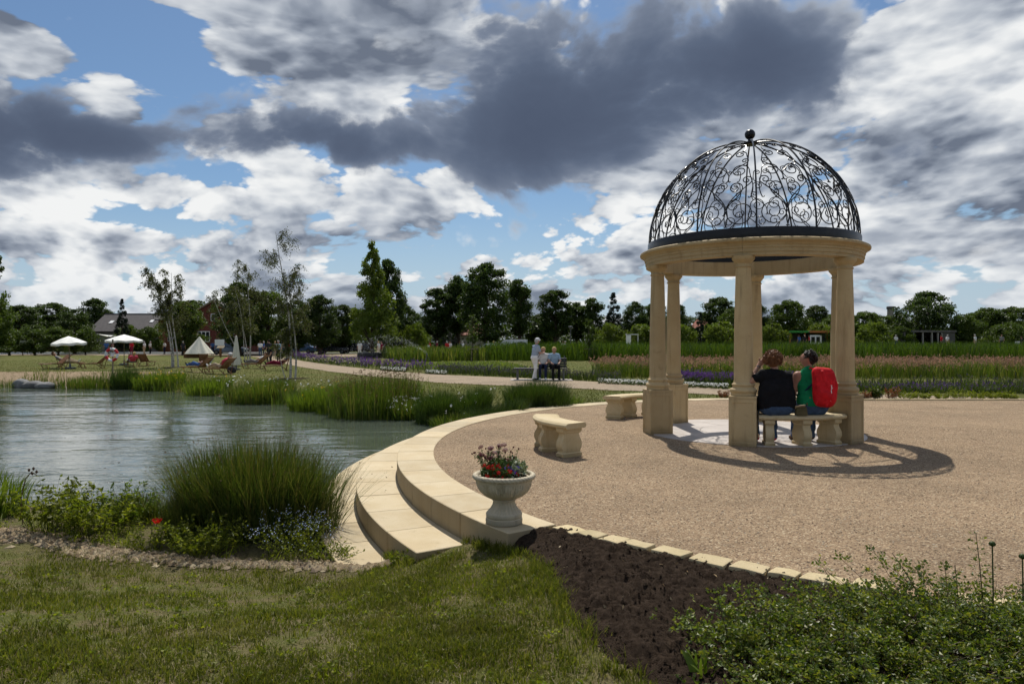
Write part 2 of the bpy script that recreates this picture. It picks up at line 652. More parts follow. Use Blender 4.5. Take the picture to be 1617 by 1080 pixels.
def strips(pts, w):
    """thin three-sided stems along polylines: pts (n,k,3), width array (n,) -> V, quads as triangles"""
    n, k, _ = pts.shape
    t = np.gradient(pts, axis=1)
    t = t / np.maximum(np.linalg.norm(t, axis=2, keepdims=True), 1e-9)
    ref = np.array([0.3, 0.2, 0.93])
    a = np.cross(t, ref)
    a = a / np.maximum(np.linalg.norm(a, axis=2, keepdims=True), 1e-6)
    b = np.cross(t, a)
    taper = np.linspace(1, 0.45, k)[None, :, None]
    ww = np.broadcast_to(np.asarray(w, float), (n,))[:, None, None] * taper * 0.5
    V = np.stack([pts + (a * math.cos(q) + b * math.sin(q)) * ww for q in (0, 2.09, 4.19)], 2)   # n,k,3,3
    T = []
    for i in range(k - 1):
        for j in range(3):
            p, q = i * 3 + j, i * 3 + (j + 1) % 3
            T += [(p, q, q + 3), (p, q + 3, p + 3)]
    T = np.array(T)
    off = (np.arange(n) * k * 3)[:, None, None]
    return V.reshape(-1, 3), (T[None] + off).reshape(-1, 3)


# ------------------------------------------------------------------ smooth bodies (distance fields turned into one mesh)
def surface_nets(vol, org, h):
    s = vol < 0
    nx, ny, nz = vol.shape
    acc = np.zeros((nx - 1, ny - 1, nz - 1, 3), np.float32)
    cnt = np.zeros((nx - 1, ny - 1, nz - 1), np.float32)
    cs = [(i, j, k) for i in (0, 1) for j in (0, 1) for k in (0, 1)]

    def sub(A, c):
        return A[c[0]:nx - 1 + c[0], c[1]:ny - 1 + c[1], c[2]:nz - 1 + c[2]]
    for a in cs:
        for ax in range(3):
            if a[ax]:
                continue
            b = list(a)
            b[ax] = 1
            va, vb = sub(vol, a), sub(vol, b)
            cr = sub(s, a) != sub(s, b)
            t = np.where(cr, va / np.where(cr, va - vb, 1), 0)
            for q in range(3):
                acc[..., q] += np.where(cr, a[q] + (t if q == ax else 0), 0)
            cnt += cr
    act = cnt > 0
    idx = -np.ones(act.shape, np.int64)
    idx[act] = np.arange(act.sum())
    ijk = np.argwhere(act)
    V = (ijk + acc[act] / cnt[act][:, None]) * h + org
    Q = []
    for ax in range(3):
        u, w = [q for q in range(3) if q != ax]
        sl0 = [slice(0, None)] * 3
        a = [slice(1, n - 1) for n in vol.shape]
        a[ax] = slice(0, vol.shape[ax] - 1)
        b = list(a)
        b[ax] = slice(1, vol.shape[ax])
        sa, sb = s[tuple(a)], s[tuple(b)]
        for flip, msk in ((False, sa & ~sb), (True, ~sa & sb)):
            p = np.argwhere(msk)
            if not len(p):
                continue
            p[:, u] += 1
            p[:, w] += 1

            def cell(du, dw):
                c = p.copy()
                c[:, u] += du
                c[:, w] += dw
                return idx[c[:, 0], c[:, 1], c[:, 2]]
            q = np.stack([cell(-1, -1), cell(0, -1), cell(0, 0), cell(-1, 0)], 1)
            if (ax == 1) != flip:
                q = q[:, ::-1]
            Q.append(q)
    return V, np.concatenate(Q)


def prim_d(P, pr):
    a, b = np.array(pr['a'], float), np.array(pr.get('b', pr['a']), float)
    ra = pr['r']
    rb = pr.get('r2', ra)
    q = P - a
    if 'flat' in pr:
        for n, s in pr['flat']:
            n = np.array(n, float)
            q = q + (s - 1) * (q @ n)[..., None] * n
    ab = b - a
    L = ab @ ab
    t = np.clip(q @ ab / L, 0, 1) if L > 1e-12 else 0.0 * q[..., 0]
    d = np.linalg.norm(q - t[..., None] * ab, axis=-1)
    return d - (ra + t * (rb - ra))


def sdf_mesh(name, prims, h, mats, k=0.03, relief=None):
    pts = np.array([p['a'] for p in prims] + [p.get('b', p['a']) for p in prims], float)
    m = max(max(p['r'], p.get('r2', 0)) for p in prims) + 3 * h
    lo, hi = pts.min(0) - m, pts.max(0) + m
    n = np.ceil((hi - lo) / h).astype(int) + 1
    ax = [lo[i] + np.arange(n[i]) * h for i in range(3)]
    P = np.stack(np.meshgrid(*ax, indexing='ij'), -1)
    vol = None
    for p in prims:
        # evaluate only near the primitive
        a, b = np.array(p['a'], float), np.array(p.get('b', p['a']), float)
        rr = max(p['r'], p.get('r2', 0)) + k + 2.5 * h
        i0 = np.maximum(0, np.floor((np.minimum(a, b) - rr - lo) / h).astype(int))
        i1 = np.minimum(n, np.ceil((np.maximum(a, b) + rr - lo) / h).astype(int) + 1)
        sl = tuple(slice(i0[i], i1[i]) for i in range(3))
        d = prim_d(P[sl], p)
        if vol is None:
            vol = np.full(tuple(n), 1.0)
        v = vol[sl]
        kk = p.get('k', k)
        hh = np.clip(0.5 + 0.5 * (v - d) / kk, 0, 1)
        vol[sl] = v * (1 - hh) + d * hh - kk * hh * (1 - hh)
    V, Q = surface_nets(vol.astype(np.float32), lo, h)
    if relief:
        me0 = fast_mesh('tmp', V, Q, [])
        N = np.zeros(len(V) * 3, np.float32)
        me0.vertices.foreach_get('normal', N)
        bpy.data.meshes.remove(me0)
        near = np.stack([prim_d(V, p) for p in prims], 1).argmin(1)
        on = np.array([p.get('m', 0) in (1, 2) for p in prims])[near]
        V = V + N.reshape(-1, 3) * (relief * on * (fbm(V[:, 0] * 13 + V[:, 2] * 7, V[:, 2] * 11 - V[:, 0] * 4 + V[:, 1] * 8, 3, 17) - 0.5))[:, None]
    cen = V[Q].mean(1)
    D = np.stack([prim_d(cen, p) for p in prims], 1)
    pm = np.array([p.get('m', 0) for p in prims])
    mi = pm[D.argmin(1)]
    return fast_mesh(name, V, Q, mats, mi, True)


# ------------------------------------------------------------------ setting: terrain, pond, plaza, path
PC = np.array([7.2, 10.96])              # centre of the round gravel plaza
R_IN, R_TOP, R_MID, R_LOW = 8.38, 8.89, 9.42, 9.90
WATER = -0.5


def ring_pt(r, deg, z=0.0):
    return (PC[0] + r * math.cos(R(deg)), PC[1] + r * math.sin(R(deg)), z)


def vnoise(x, y, seed=0):
    xi, yi = np.floor(x).astype(np.int64), np.floor(y).astype(np.int64)
    xf, yf = x - xi, y - yi
    u, v = xf * xf * (3 - 2 * xf), yf * yf * (3 - 2 * yf)

    def hsh(a, b):
        n = (a * 374761393 + b * 668265263 + seed * 974634777) & 0xffffffff
        n = ((n ^ (n >> 13)) * 1274126177) & 0xffffffff
        return ((n ^ (n >> 16)) & 0xffff) / 65535.0
    return (hsh(xi, yi) * (1 - u) + hsh(xi + 1, yi) * u) * (1 - v) + (hsh(xi, yi + 1) * (1 - u) + hsh(xi + 1, yi + 1) * u) * v


def fbm(x, y, oct=4, seed=0, rough=0.5):
    t, a, s = 0.0, 1.0, 0.0
    for i in range(oct):
        t = t + a * vnoise(x * 2 ** i, y * 2 ** i, seed + i)
        s += a
        a *= rough
    return t / s


def sstep(v, a, b):
    t = np.clip((v - a) / (b - a), 0, 1)
    return t * t * (3 - 2 * t)


def inside(x, y, poly):
    x, y = np.asarray(x, float), np.asarray(y, float)
    r = np.zeros(x.shape, bool)
    n = len(poly)
    for i in range(n):
        (x1, y1), (x2, y2) = poly[i], poly[(i + 1) % n]
        if y1 == y2:
            continue
        c = ((y1 > y) != (y2 > y)) & (x < (x2 - x1) * (y - y1) / (y2 - y1) + x1)
        r ^= c
    return r


def edge_dist(x, y, poly, closed=True):
    d = np.full(np.shape(x), 1e9)
    n = len(poly)
    for i in range(n if closed else n - 1):
        (x1, y1), (x2, y2) = poly[i], poly[(i + 1) % n]
        dx, dy = x2 - x1, y2 - y1
        t = np.clip(((x - x1) * dx + (y - y1) * dy) / (dx * dx + dy * dy), 0, 1)
        d = np.minimum(d, np.hypot(x - x1 - t * dx, y - y1 - t * dy))
    return d


def smooth_line(pts, n=8):
    """Catmull-Rom through points"""
    pts = [np.array(p[:2], float) for p in pts]
    P = [2 * pts[0] - pts[1]] + pts + [2 * pts[-1] - pts[-2]]
    out = []
    for i in range(1, len(P) - 2):
        for k in range(n):
            t = k / n
            out.append(tuple(0.5 * (2 * P[i] + (P[i + 1] - P[i - 1]) * t + (2 * P[i - 1] - 5 * P[i] + 4 * P[i + 1] - P[i + 2]) * t * t
                                    + (3 * P[i] - P[i - 1] - 3 * P[i + 1] + P[i + 2]) * t ** 3)))
    return out + [tuple(pts[-1])]


far_shore = [at(px, py, WATER) for px, py in ((-420, 608), (-150, 608), (0, 607.5), (90, 609), (150, 611), (215, 614), (290, 621), (400, 633),
                                              (480, 644), (560, 654), (640, 661), (690, 667))]
pond = smooth_line(far_shore, 5)
pond += [(-1.55, 16.6)] + [ring_pt(9.7, a)[:2] for a in range(146, 206, 4)]
near_shore = smooth_line([(-1.9, 7.35), (-2.6, 7.95), (-4.2, 8.5), (-6.8, 9.1), (-10, 9.6), (-16, 10.0), (-30, 10.5)], 5)
pond += near_shore
pebble_line = smooth_line([(-9.0, 8.4), (-5.4, 7.35), (-4.2, 6.75), (-2.96, 6.38), (-1.4, 6.2), (-0.5, 6.02), (0.2, 5.72), (0.9, 5.4), (2.0, 4.7)], 6)


def lawn_z(x, y):
    """height of the near lawn: falls gently towards the pond edge"""
    yl = np.interp(x, [p[0] for p in pebble_line], [p[1] for p in pebble_line])
    hl = np.interp(x, [-20, -1.35, -0.6, -0.1, 0.35, 6], [-0.46, -0.455, -0.24, -0.13, -0.06, -0.05])
    t = sstep(yl - y, 0.0, 3.0)
    z = hl + (-0.03 - hl) * t
    z = z + 0.012 * (fbm(x * 1.7, y * 1.7, 3, 5) - 0.5) * sstep(6.5 - y, 0, 1)
    return z


def ground_z(x, y):
    x, y = np.asarray(x, float), np.asarray(y, float)
    z = np.full(np.broadcast(x, y).shape, -0.03)
    d = edge_dist(x, y, pond)
    ins = inside(x, y, pond)
    bank = -0.5 + 0.47 * sstep(d, 0.0, 1.9)
    z = np.where(ins, -0.5 - 0.5 * sstep(d, 0, 1.3), np.minimum(z, bank))
    near = (y < 9.5) & (x < 2.4) & ~ins
    z = np.where(near, np.where(y < 8.0, lawn_z(x, y), np.minimum(z, lawn_z(x, y))), z)
    near2 = near & (d < 1.2)
    z = np.where(near2, np.minimum(z, -0.5 + 0.05 * sstep(d, 0, 0.5) + 0.42 * sstep(d, 0.9, 3.0)), z)
    rr = np.hypot(x - PC[0], y - PC[1])
    an = np.degrees(np.arctan2(y - PC[1], x - PC[0])) % 360
    under = (rr < 9.85) & (an > 143) & (an < 207.6)
    z = np.where(under, -1.0, z)
    z = np.where((rr < 9.36) & (an > 143) & (an < 211.4), -1.0, z)
    z = np.where((rr < 8.85) & ((an < 216) | (y > 12)), np.minimum(z, -0.25), z)
    z = np.where((rr < 8.5) & (an >= 216), np.minimum(z, -0.10), z)
    # the far gardens on the right lie a little higher
    z = z + 0.75 * sstep(y, 74, 84) * sstep(x, 8, 22)
    # plaza runs on to the right
    z = np.where((x > 7) & (y < 19.0) & (y > 3.0), np.minimum(z, -0.10), z)
    return z


def spaced(lo, hi, fine_lo, fine_hi, step, grow=1.18):
    a = list(np.arange(fine_lo, fine_hi + 1e-6, step))
    s = step
    while a[-1] < hi:
        s *= grow
        a.append(a[-1] + s)
    s = step
    b = []
    c = fine_lo
    while c > lo:
        s *= grow
        c -= s
        b.append(c)
    return np.array(b[::-1] + a)


def grid_mesh(name, xs, ys, zf, mat, smooth=True, mask=None):
    X, Y = np.meshgrid(xs, ys, indexing='ij')
    Z = zf(X, Y)
    V = np.stack([X, Y, Z], -1).reshape(-1, 3)
    nx, ny = len(xs), len(ys)
    i, j = np.meshgrid(np.arange(nx - 1), np.arange(ny - 1), indexing='ij')
    a = (i * ny + j).ravel()
    Fq = np.stack([a, a + ny, a + ny + 1, a + 1], 1)
    if mask is not None:
        cen = V[Fq].mean(1)
        Fq = Fq[mask(cen[:, 0], cen[:, 1])]
        used, inv = np.unique(Fq, return_inverse=True)
        V, Fq = V[used], inv.reshape(-1, 4)
    return fast_mesh(name, V, Fq, mat, None, smooth)


def ground_mat():
    m, g, out = new_mat('lawn and bare earth')
    p = geo_pos(g)
    s = g.n('ShaderNodeSeparateXYZ')
    g.put(s.inputs[0], p)
    x, y, z = s.outputs
    n1 = g.noise(p, 0.35, 5, 0.62)
    n2 = g.noise(p, 2.6, 6, 0.65)
    n3 = g.noise(p, 28, 3, 0.65)
    grass = g.mix(g.ss(n2, 0.3, 0.7), (0.070, 0.086, 0.014), (0.110, 0.118, 0.026))
    grass = g.mix(g.ss(n1, 0.40, 0.68, 0, 0.75), grass, (0.13, 0.115, 0.038))
    earth = g.mix(n3, (0.10, 0.075, 0.045), (0.17, 0.13, 0.08))
    straw = g.mix(n3, (0.105, 0.085, 0.04), (0.17, 0.135, 0.07))
    near = g.ss(y, 6.4, 7.6, 1.0, 0.0)
    grass = g.mix(g.mul(near, g.ss(n2, 0.44, 0.62, 0.15, 0.9)), grass, straw)
    # bank below the lawn is bare earth, the far left shore a sandy beach
    wet = g.ss(g.add(z, g.mul(g.sub(n2, 0.5), 0.16)), -0.485, -0.43, 1.0, 0.0)
    c = g.mix(wet, grass, earth)
    sand = g.mix(n2, (0.27, 0.20, 0.125), (0.33, 0.25, 0.165))
    bx = g.ss(g.add(x, g.mul(g.sub(n1, 0.5), 5)), -17.8, -16.6, 1.0, 0.0)
    by = g.ss(g.add(y, g.mul(g.sub(n1, 0.5), 3)), 38.0, 38.8, 1.0, 0.0)
    by2 = g.ss(y, 24, 25)
    c = g.mix(g.mul(g.mul(bx, by), by2), c, sand)
    c = g.vm('SCALE', c, g.ss(n3, 0.25, 0.75, 0.75, 1.2, 'LINEAR'))
    principled(g, out, c, 0.95, 0.15, 0, bump(g, g.add(g.noise(p, 55, 3, 0.7), n3), 0.9, 0.03))
    return m


def gravel_mat(name, c1, c2, c3, scale=70.0, br=0.9):
    m, g, out = new_mat(name)
    p = geo_pos(g)
    n1 = g.noise(p, 0.7, 5, 0.6)
    n2 = g.noise(p, 7, 5, 0.7)
    v = g.voro(p, scale, 'F1', out='Color')
    sv = g.n('ShaderNodeSeparateColor')
    g.put(sv.inputs[0], v)
    d = g.voro(p, scale, 'F1')
    c = g.ramp(sv.outputs[0], [(0.0, c1), (0.45, c2), (0.8, c2), (1.0, c3)])
    c = g.vm('SCALE', c, g.ss(n1, 0.3, 0.7, 0.80, 1.12, 'LINEAR'))
    c = g.vm('SCALE', c, g.ss(n2, 0.25, 0.75, 0.80, 1.18, 'LINEAR'))
    c = g.mix(g.ss(n2, 0.64, 0.78, 0, 0.35), c, (c1[0] * 0.7, c1[1] * 0.7, c1[2] * 0.7))
    h = g.add(g.mul(d, -1.0), g.mul(g.noise(p, 18, 4, 0.6), 1.4))
    principled(g, out, c, 0.95, 0.25, 0, bump(g, h, br, 0.012))
    return m


def water_mat():
    m, g, out = new_mat('pond water')
    p = geo_pos(g)
    n0 = g.noise(g.vm('MULTIPLY', p, (0.62, 1.25, 1.0)), 1.35, 2, 0.5, 0.5)
    n1 = g.noise(g.vm('MULTIPLY', p, (0.8, 1.6, 1.0)), 3.6, 2, 0.5, 0.4)
    n2 = g.noise(g.vm('MULTIPLY', p, (1.1, 1.9, 1.0)), 9.0, 2, 0.5, 0.3)
    calm = g.ss(g.noise(g.vm('MULTIPLY', p, (0.6, 1.3, 1)), 0.30, 3, 0.5), 0.36, 0.60, 0.25, 1.0)
    h = g.mul(g.add(g.add(g.mul(n0, 1.3), g.mul(n1, 0.55)), g.mul(n2, 0.12)), calm)
    c = g.mix(g.noise(p, 0.5, 3, 0.5), (0.058, 0.072, 0.054), (0.08, 0.098, 0.076))
    pr = principled(g, out, c, 0.04, 0.6, 0, bump(g, h, 0.22, 0.11))
    pr.inputs['IOR'].default_value = 1.33
    return m


M['ground'] = ground_mat()
M['gravel'] = gravel_mat('plaza gravel', (0.15, 0.098, 0.062), (0.30, 0.211, 0.128), (0.48, 0.385, 0.26), 72)
M['path'] = gravel_mat('path gravel', (0.20, 0.15, 0.10), (0.31, 0.245, 0.17), (0.40, 0.32, 0.235), 40)
M['water'] = water_mat()

# ground sheet: fine round the pond, coarse to the horizon
xs = spaced(-1600, 1600, -13, 7, 0.16, 1.16)
ys = spaced(-60, 2600, 2.2, 24, 0.16, 1.13)
tag(link('ground', grid_mesh('ground', xs, ys, ground_z, M['ground'])), 'short mown lawn and bare banks round the pond', kind='structure')

# water
V = [(-120, 5.5, WATER), (3.0, 5.5, WATER), (3.0, 38, WATER), (-120, 38, WATER)]
tag(link('pond_water', fast_mesh('pond_water', V, [(0, 1, 2, 3)], M['water'])), 'rippled pond water reflecting the clouds', kind='structure')

# gravel plaza: one sheet, bounded by the coping on the left and the hewn edging in front


def edge_r(deg):
    return R_IN + 0.02 if deg < 215.7 else R_IN - 0.020 * (deg - 216)


mb = MB()
outline = [ring_pt(edge_r(a), a)[:2] for a in range(90, 262, 2)] + [(9.2, 2.9), (26, 2.9), (26, 19.05), (11, 19.05)]
mb.addv([(x, y, 0.0) for x, y in outline], [tuple(range(len(outline)))])
tag(mb.build('gravel_plaza', M['gravel']), 'round plaza of fine reddish gravel', kind='structure')

# loose stones on the near gravel
n = 16000
yy = 4.2 + 9.0 * rng.random(n) ** 1.6
xx = rng.uniform(-0.9, 9.0, n)
rr = np.hypot(xx - PC[0], yy - PC[1])
an = np.degrees(np.arctan2(yy - PC[1], xx - PC[0])) % 360
ok = (rr < R_IN - 0.02 - 0.02 * np.maximum(an - 216, 0)) & (np.abs(xx) < 0.78 * yy)
xx, yy = xx[ok], yy[ok]


def pebbles(name, x, y, z, size, mat, flat=0.55):
    n = len(x)
    oc = np.array([(1, 0, 0), (0, 1, 0), (-1, 0, 0), (0, -1, 0), (0, 0, 1), (0, 0, -1)], float)
    fc = np.array([(0, 1, 4), (1, 2, 4), (2, 3, 4), (3, 0, 4), (1, 0, 5), (2, 1, 5), (3, 2, 5), (0, 3, 5)])
    s = np.broadcast_to(size, (n,))[:, None, None] * rng.uniform(0.75, 1.2, (n, 6, 1))
    V = oc[None] * s * np.array([1, 1, flat])
    V[:, :, 0] *= rng.uniform(0.8, 1.6, (n, 1))
    t = rng.uniform(0, 2 * np.pi, n)
    c, q = np.cos(t)[:, None], np.sin(t)[:, None]
    X, Y = V[:, :, 0] * c - V[:, :, 1] * q, V[:, :, 0] * q + V[:, :, 1] * c
    V = np.stack([X + x[:, None], Y + y[:, None], V[:, :, 2] + np.asarray(z)[:, None]], -1)
    Fc = (fc[None] + (np.arange(n) * 6)[:, None, None]).reshape(-1, 3)
    return fast_mesh(name, V.reshape(-1, 3), Fc, mat, None, False)


def pebble_mat(name, cols):
    m, g, out = new_mat(name)
    r_ = g.n('ShaderNodeNewGeometry').outputs['Random Per Island']
    c = g.ramp(r_, [(i / (len(cols) - 1), c) for i, c in enumerate(cols)])
    principled(g, out, c, 0.85, 0.3)
    return m


M['grit'] = pebble_mat('loose grit', [(0.11, 0.075, 0.05), (0.22, 0.155, 0.10), (0.29, 0.21, 0.14), (0.45, 0.38, 0.29)])
M['pebble'] = pebble_mat('pale pebbles', [(0.13, 0.09, 0.05), (0.25, 0.18, 0.10), (0.33, 0.26, 0.16), (0.15, 0.11, 0.075), (0.40, 0.33, 0.21)])
tag(link('loose_grit', pebbles('loose_grit', xx, yy, np.full(len(xx), 0.002), rng.uniform(0.004, 0.010, len(xx)), M['grit'])),
    'loose grit lying on the gravel plaza', kind='stuff')

# stone steps: three rings of single slabs


def slab(r0, r1, a0, a1, z0, z1, mat, parent, name, seg=4, gap=0.0035):
    g0 = math.degrees(gap / r1)
    a0, a1 = a0 + g0, a1 - g0
    poly = [ring_pt(r0, a0 + (a1 - a0) * i / seg)[:2] for i in range(seg + 1)] + \
           [ring_pt(r1, a1 + (a0 - a1) * i / seg)[:2] for i in range(seg + 1)]
    dz = random.uniform(-0.002, 0.002)
    return MB().prism(poly, z0, z1 + dz).build(name, mat, parent, None, 0.006, 1)


steps = thing('stone_steps', 'curved pale sandstone steps leading from the gravel down to the pond', 'steps', ring_pt(9.4, 180))
steps.location = (0, 0, 0)


def ring_of_slabs(r0, r1, a_start, a_end, da, z0, z1, first=None):
    a = a_start
    k = 0
    while a > a_end:
        w = first if (first and k == 0) else da * random.uniform(0.93, 1.05)
        slab(r0, r1, a - w, a, z0, z1, M['sandstone'], steps, 'slab')
        a -= w
        k += 1


ring_of_slabs(R_IN, R_TOP, 215.6, 88, 5.1, -0.60, 0.012, 5.4)
ring_of_slabs(R_TOP + 0.001, R_MID, 211.6, 138, 5.0, -0.72, -0.222)
ring_of_slabs(R_MID + 0.001, R_LOW, 208.0, 140, 4.7, -0.90, -0.445)

# hewn edging stones between gravel and flower bed
edging = thing('stone_edging', 'row of rough yellow edging stones between gravel and dark soil', 'edging')
a = 215.95
k = 0
while a < 246:
    L = random.uniform(0.19, 0.31)
    r1 = edge_r(a) + 0.09
    da = math.degrees(L / r1)
    w = random.uniform(0.15, 0.19)
    poly = []
    for (r, t) in ((r1 - w, 0), (r1 - w, 0.5), (r1 - w, 1), (r1, 1), (r1, 0.5), (r1, 0)):
        p = ring_pt(r + random.uniform(-0.02, 0.016), a + da * (0.045 + 0.91 * t) + random.uniform(-0.10, 0.10))
        poly.append(p[:2])
    b = MB().prism(poly, -0.16, 0.022 + random.uniform(-0.008, 0.010)).build('edging_stone', M['red_stone'] if k == 10 else M['rough_stone'], edging, None, 0.014, 2)
    if k == 10:
        b['label'] = 'reddish edging stone'
    a += da
    k += 1
# thin edging along the far side of the gravel
back = thing('back_edging', 'thin pale stone edging along the far side of the gravel', 'edging')
x = 7.6
while x < 16.0:
    L = random.uniform(0.42, 0.55)
    MB().box((x + L / 2, 19.10 + random.uniform(-0.015, 0.015), -0.06), (L - 0.03, 0.10, 0.20), 0, 0).build('edging_stone', M['rough_stone'], back, None, 0.012, 1)
    x += L

# garden path
up = [(300, 553.5), (380, 557.5), (440, 564), (480, 571), (560, 581), (640, 588), (700, 592), (780, 595.5), (860, 599), (1000, 606), (1155, 614), (1400, 623), (1617, 629), (1900, 634)]
lo = [(300, 556), (380, 561.5), (430, 570.5), (475, 580), (560, 591.5), (640, 599), (700, 604.5), (780, 608), (860, 611.5), (1000, 617.5), (1155, 624), (1400, 632.5), (1617, 639), (1900, 645)]
U = smooth_line([at(x, y)[:2] for x, y in up], 5)
L_ = smooth_line([at(x, y)[:2] for x, y in lo], 5)
jit = lambda p, s: (p[0] + 0.12 * (vnoise(np.float64(p[0] * 1.3), np.float64(p[1] * 1.3), s) - 0.5), p[1] + 0.3 * (vnoise(np.float64(p[0] * 1.7), np.float64(p[1]), s + 3) - 0.5), -0.016)
V = [jit(p, 1) for p in U] + [jit(p, 2) for p in L_]
nU = len(U)
path_me = fast_mesh('gravel_path', V, [(i, i + 1, nU + i + 1, nU + i) for i in range(nU - 1)], M['path'])
path_me.flip_normals()
tag(link('gravel_path', path_me), 'winding gravel path across the lawn', kind='structure')
V = [(-110, 84, -0.016), (-26, 84, -0.016), (-10, 70, -0.016), (-14, 79, -0.016), (-20, 92, -0.016), (-110, 92, -0.016)]
tag(link('cross_path', fast_mesh('cross_path', V, [(0, 1, 4, 5), (1, 2, 3, 4)], M['path'])), 'pale path crossing behind the sunbathing lawn', kind='structure')
V = [(-120, 100, -0.012), (140, 100, -0.012), (140, 108, -0.012), (-120, 108, -0.012)]
tag(link('road', fast_mesh('road', V, [(0, 1, 2, 3)], plain('asphalt', (0.06, 0.06, 0.06), 0.9))), 'asphalt road behind the gardens', kind='structure')
mb = MB().box((-70, 93.2, 0.1), (76, 0.3, 0.3))
tag(mb.build('low_wall', M['white'], None, None, 0.02, 1), 'low white kerb wall along the path behind the sunbathing lawn', 'wall')

# freshly dug flower bed
soil_left = smooth_line([(0.02, 5.95), (0.14, 5.69), (0.29, 4.99), (0.33, 4.49), (0.37, 4.09), (0.47, 3.64), (0.60, 3.37), (0.85, 2.6), (1.0, 2.0)], 6)


def soil_edge(y):
    p = np.array(soil_left)[::-1]
    return np.interp(y, p[:, 1], p[:, 0])


def soil_z(x, y):
    f1 = fbm(x * 9, y * 9, 3, 11, 0.6)
    f2 = fbm(x * 34, y * 34, 3, 21, 0.6)
    f3 = np.abs(fbm(x * 17, y * 17, 3, 31, 0.6) - 0.5) * 2
    d = x - soil_edge(y)
    lift = sstep(d, -0.10, 0.22)
    z = -0.055 + 0.05 * lift + (0.050 * (f1 - 0.5) + 0.055 * (f2 - 0.5) + 0.050 * (0.35 - f3)) * lift
    return z - 0.05 * (1 - sstep(d, -0.12, 0.0))


def soil_mask(x, y):
    rr = np.hypot(x - PC[0], y - PC[1])
    an = np.degrees(np.arctan2(y - PC[1], x - PC[0])) % 360
    return (x > soil_edge(y) - 0.13 + 0.10 * (fbm(x * 6, y * 6, 3, 3) - 0.5)) & (rr > R_IN - 0.020 * (an - 216) + 0.03)


def soil_mat():
    m, g, out = new_mat('dark garden soil')
    p = geo_pos(g)
    n = g.noise(p, 14, 5, 0.7)
    f = g.noise(p, 90, 3, 0.7)
    c = g.mix(g.ss(n, 0.3, 0.7), (0.020, 0.0135, 0.0095), (0.044, 0.031, 0.022))
    c = g.vm('SCALE', c, g.ss(f, 0.25, 0.75, 0.65, 1.3, 'LINEAR'))
    principled(g, out, c, 1.0, 0.05, 0, bump(g, g.add(f, g.noise(p, 220, 2, 0.6)), 0.9, 0.008))
    return m


M['soil'] = soil_mat()
soil = link('soil_bed', grid_mesh('soil_bed', np.arange(-0.15, 6.2, 0.016), np.arange(2.3, 6.0, 0.016), soil_z, M['soil'], True, soil_mask))
tag(soil, 'freshly dug bed of dark crumbly soil', kind='structure')
n = 5200
xx, yy = rng.uniform(-0.1, 4.2, n), rng.uniform(2.7, 5.9, n)
ok = soil_mask(xx, yy) & (xx > soil_edge(yy) - 0.05)
xx, yy = xx[ok], yy[ok]
sz = rng.uniform(0.004, 0.011, len(xx)) * np.where(rng.random(len(xx)) < 0.06, 1.9, 1.0)
tag(link('soil_clods', pebbles('soil_clods', xx, yy, soil_z(xx, yy) + sz * 0.3, sz, M['soil'], 0.8)), 'crumbs and clods lying on the dark soil', kind='stuff')
n = 90
xx, yy = rng.uniform(0.3, 3.2, n), rng.uniform(3.2, 5.7, n)
ok = soil_mask(xx, yy)
xx, yy = xx[ok], yy[ok]
v, t = leaf_cards(np.stack([xx, yy, soil_z(xx, yy) + 0.012], 1), rng.uniform(0.012, 0.035, len(xx)), np.array([0, 0, 0.2]), 0.4, 0.5)
M['drywood'] = pebble_mat('wood chips', [(0.30, 0.17, 0.08), (0.42, 0.30, 0.16), (0.50, 0.42, 0.28)])
tag(link('wood_chips', fast_mesh('wood_chips', v, t, M['drywood'])), 'scattered pale chips and dead leaves on the soil', kind='stuff')

# pebble strip at the foot of the lawn
n = 4200
px_ = rng.uniform(-8.5, -0.75, n)
yl = np.interp(px_, [p[0] for p in pebble_line], [p[1] for p in pebble_line])
wd = np.interp(px_, [-9, -5.5, -3.5, -2.4, -0.6], [0.20, 0.22, 0.22, 0.12, 0.08])
py_ = yl + 0.12 + rng.normal(0, 0.45, n) * wd
s_ = rng.uniform(0.014, 0.040, n)
tag(link('pebble_strip', pebbles('pebble_strip', px_, py_, ground_z(px_, py_) + s_ * 0.25, s_, M['pebble'], 0.62)),
    'strip of pale pebbles between lawn and pond plants', kind='stuff')


# ------------------------------------------------------------------ gazebo
GC = Vector((4.255, 12.457, 0.0))
GR = 1.715
GA = -1.957                              # direction of the front column
gaz = thing('gazebo', 'round gazebo of six ochre stone columns under an open black wrought-iron dome', 'gazebo', GC)

PLH = 0.77
shaft_prof = [(0.146, 0.985), (0.141, 1.02), (0.140, 1.25), (0.1385, 1.55), (0.134, 1.9), (0.127, 2.25), (0.119, 2.55), (0.113, 2.74), (0.113, 2.755)]
shaft_me = MB().lathe(shaft_prof, 40).mesh('column', M['gazebo_stone'], 40)
base_prof = [(0.186, PLH), (0.190, 0.785), (0.190, 0.80), (0.186, 0.812), (0.196, 0.818), (0.206, 0.838), (0.206, 0.856), (0.196, 0.876), (0.178, 0.884), (0.166, 0.890),
             (0.160, 0.905), (0.163, 0.918), (0.172, 0.924), (0.176, 0.938), (0.170, 0.952), (0.156, 0.958), (0.152, 0.970), (0.148, 0.986)]
base_me = MB().lathe(base_prof, 40).mesh('base_moulding', M['gazebo_stone'], 50)
cap_prof = [(0.114, 2.754), (0.126, 2.758), (0.131, 2.768), (0.126, 2.778), (0.116, 2.784), (0.116, 2.822), (0.128, 2.828), (0.134, 2.840), (0.152, 2.862), (0.166, 2.878), (0.172, 2.890), (0.172, 2.936)]
cap_me = MB().lathe(cap_prof, 40).mesh('capital', M['gazebo_stone'], 40)


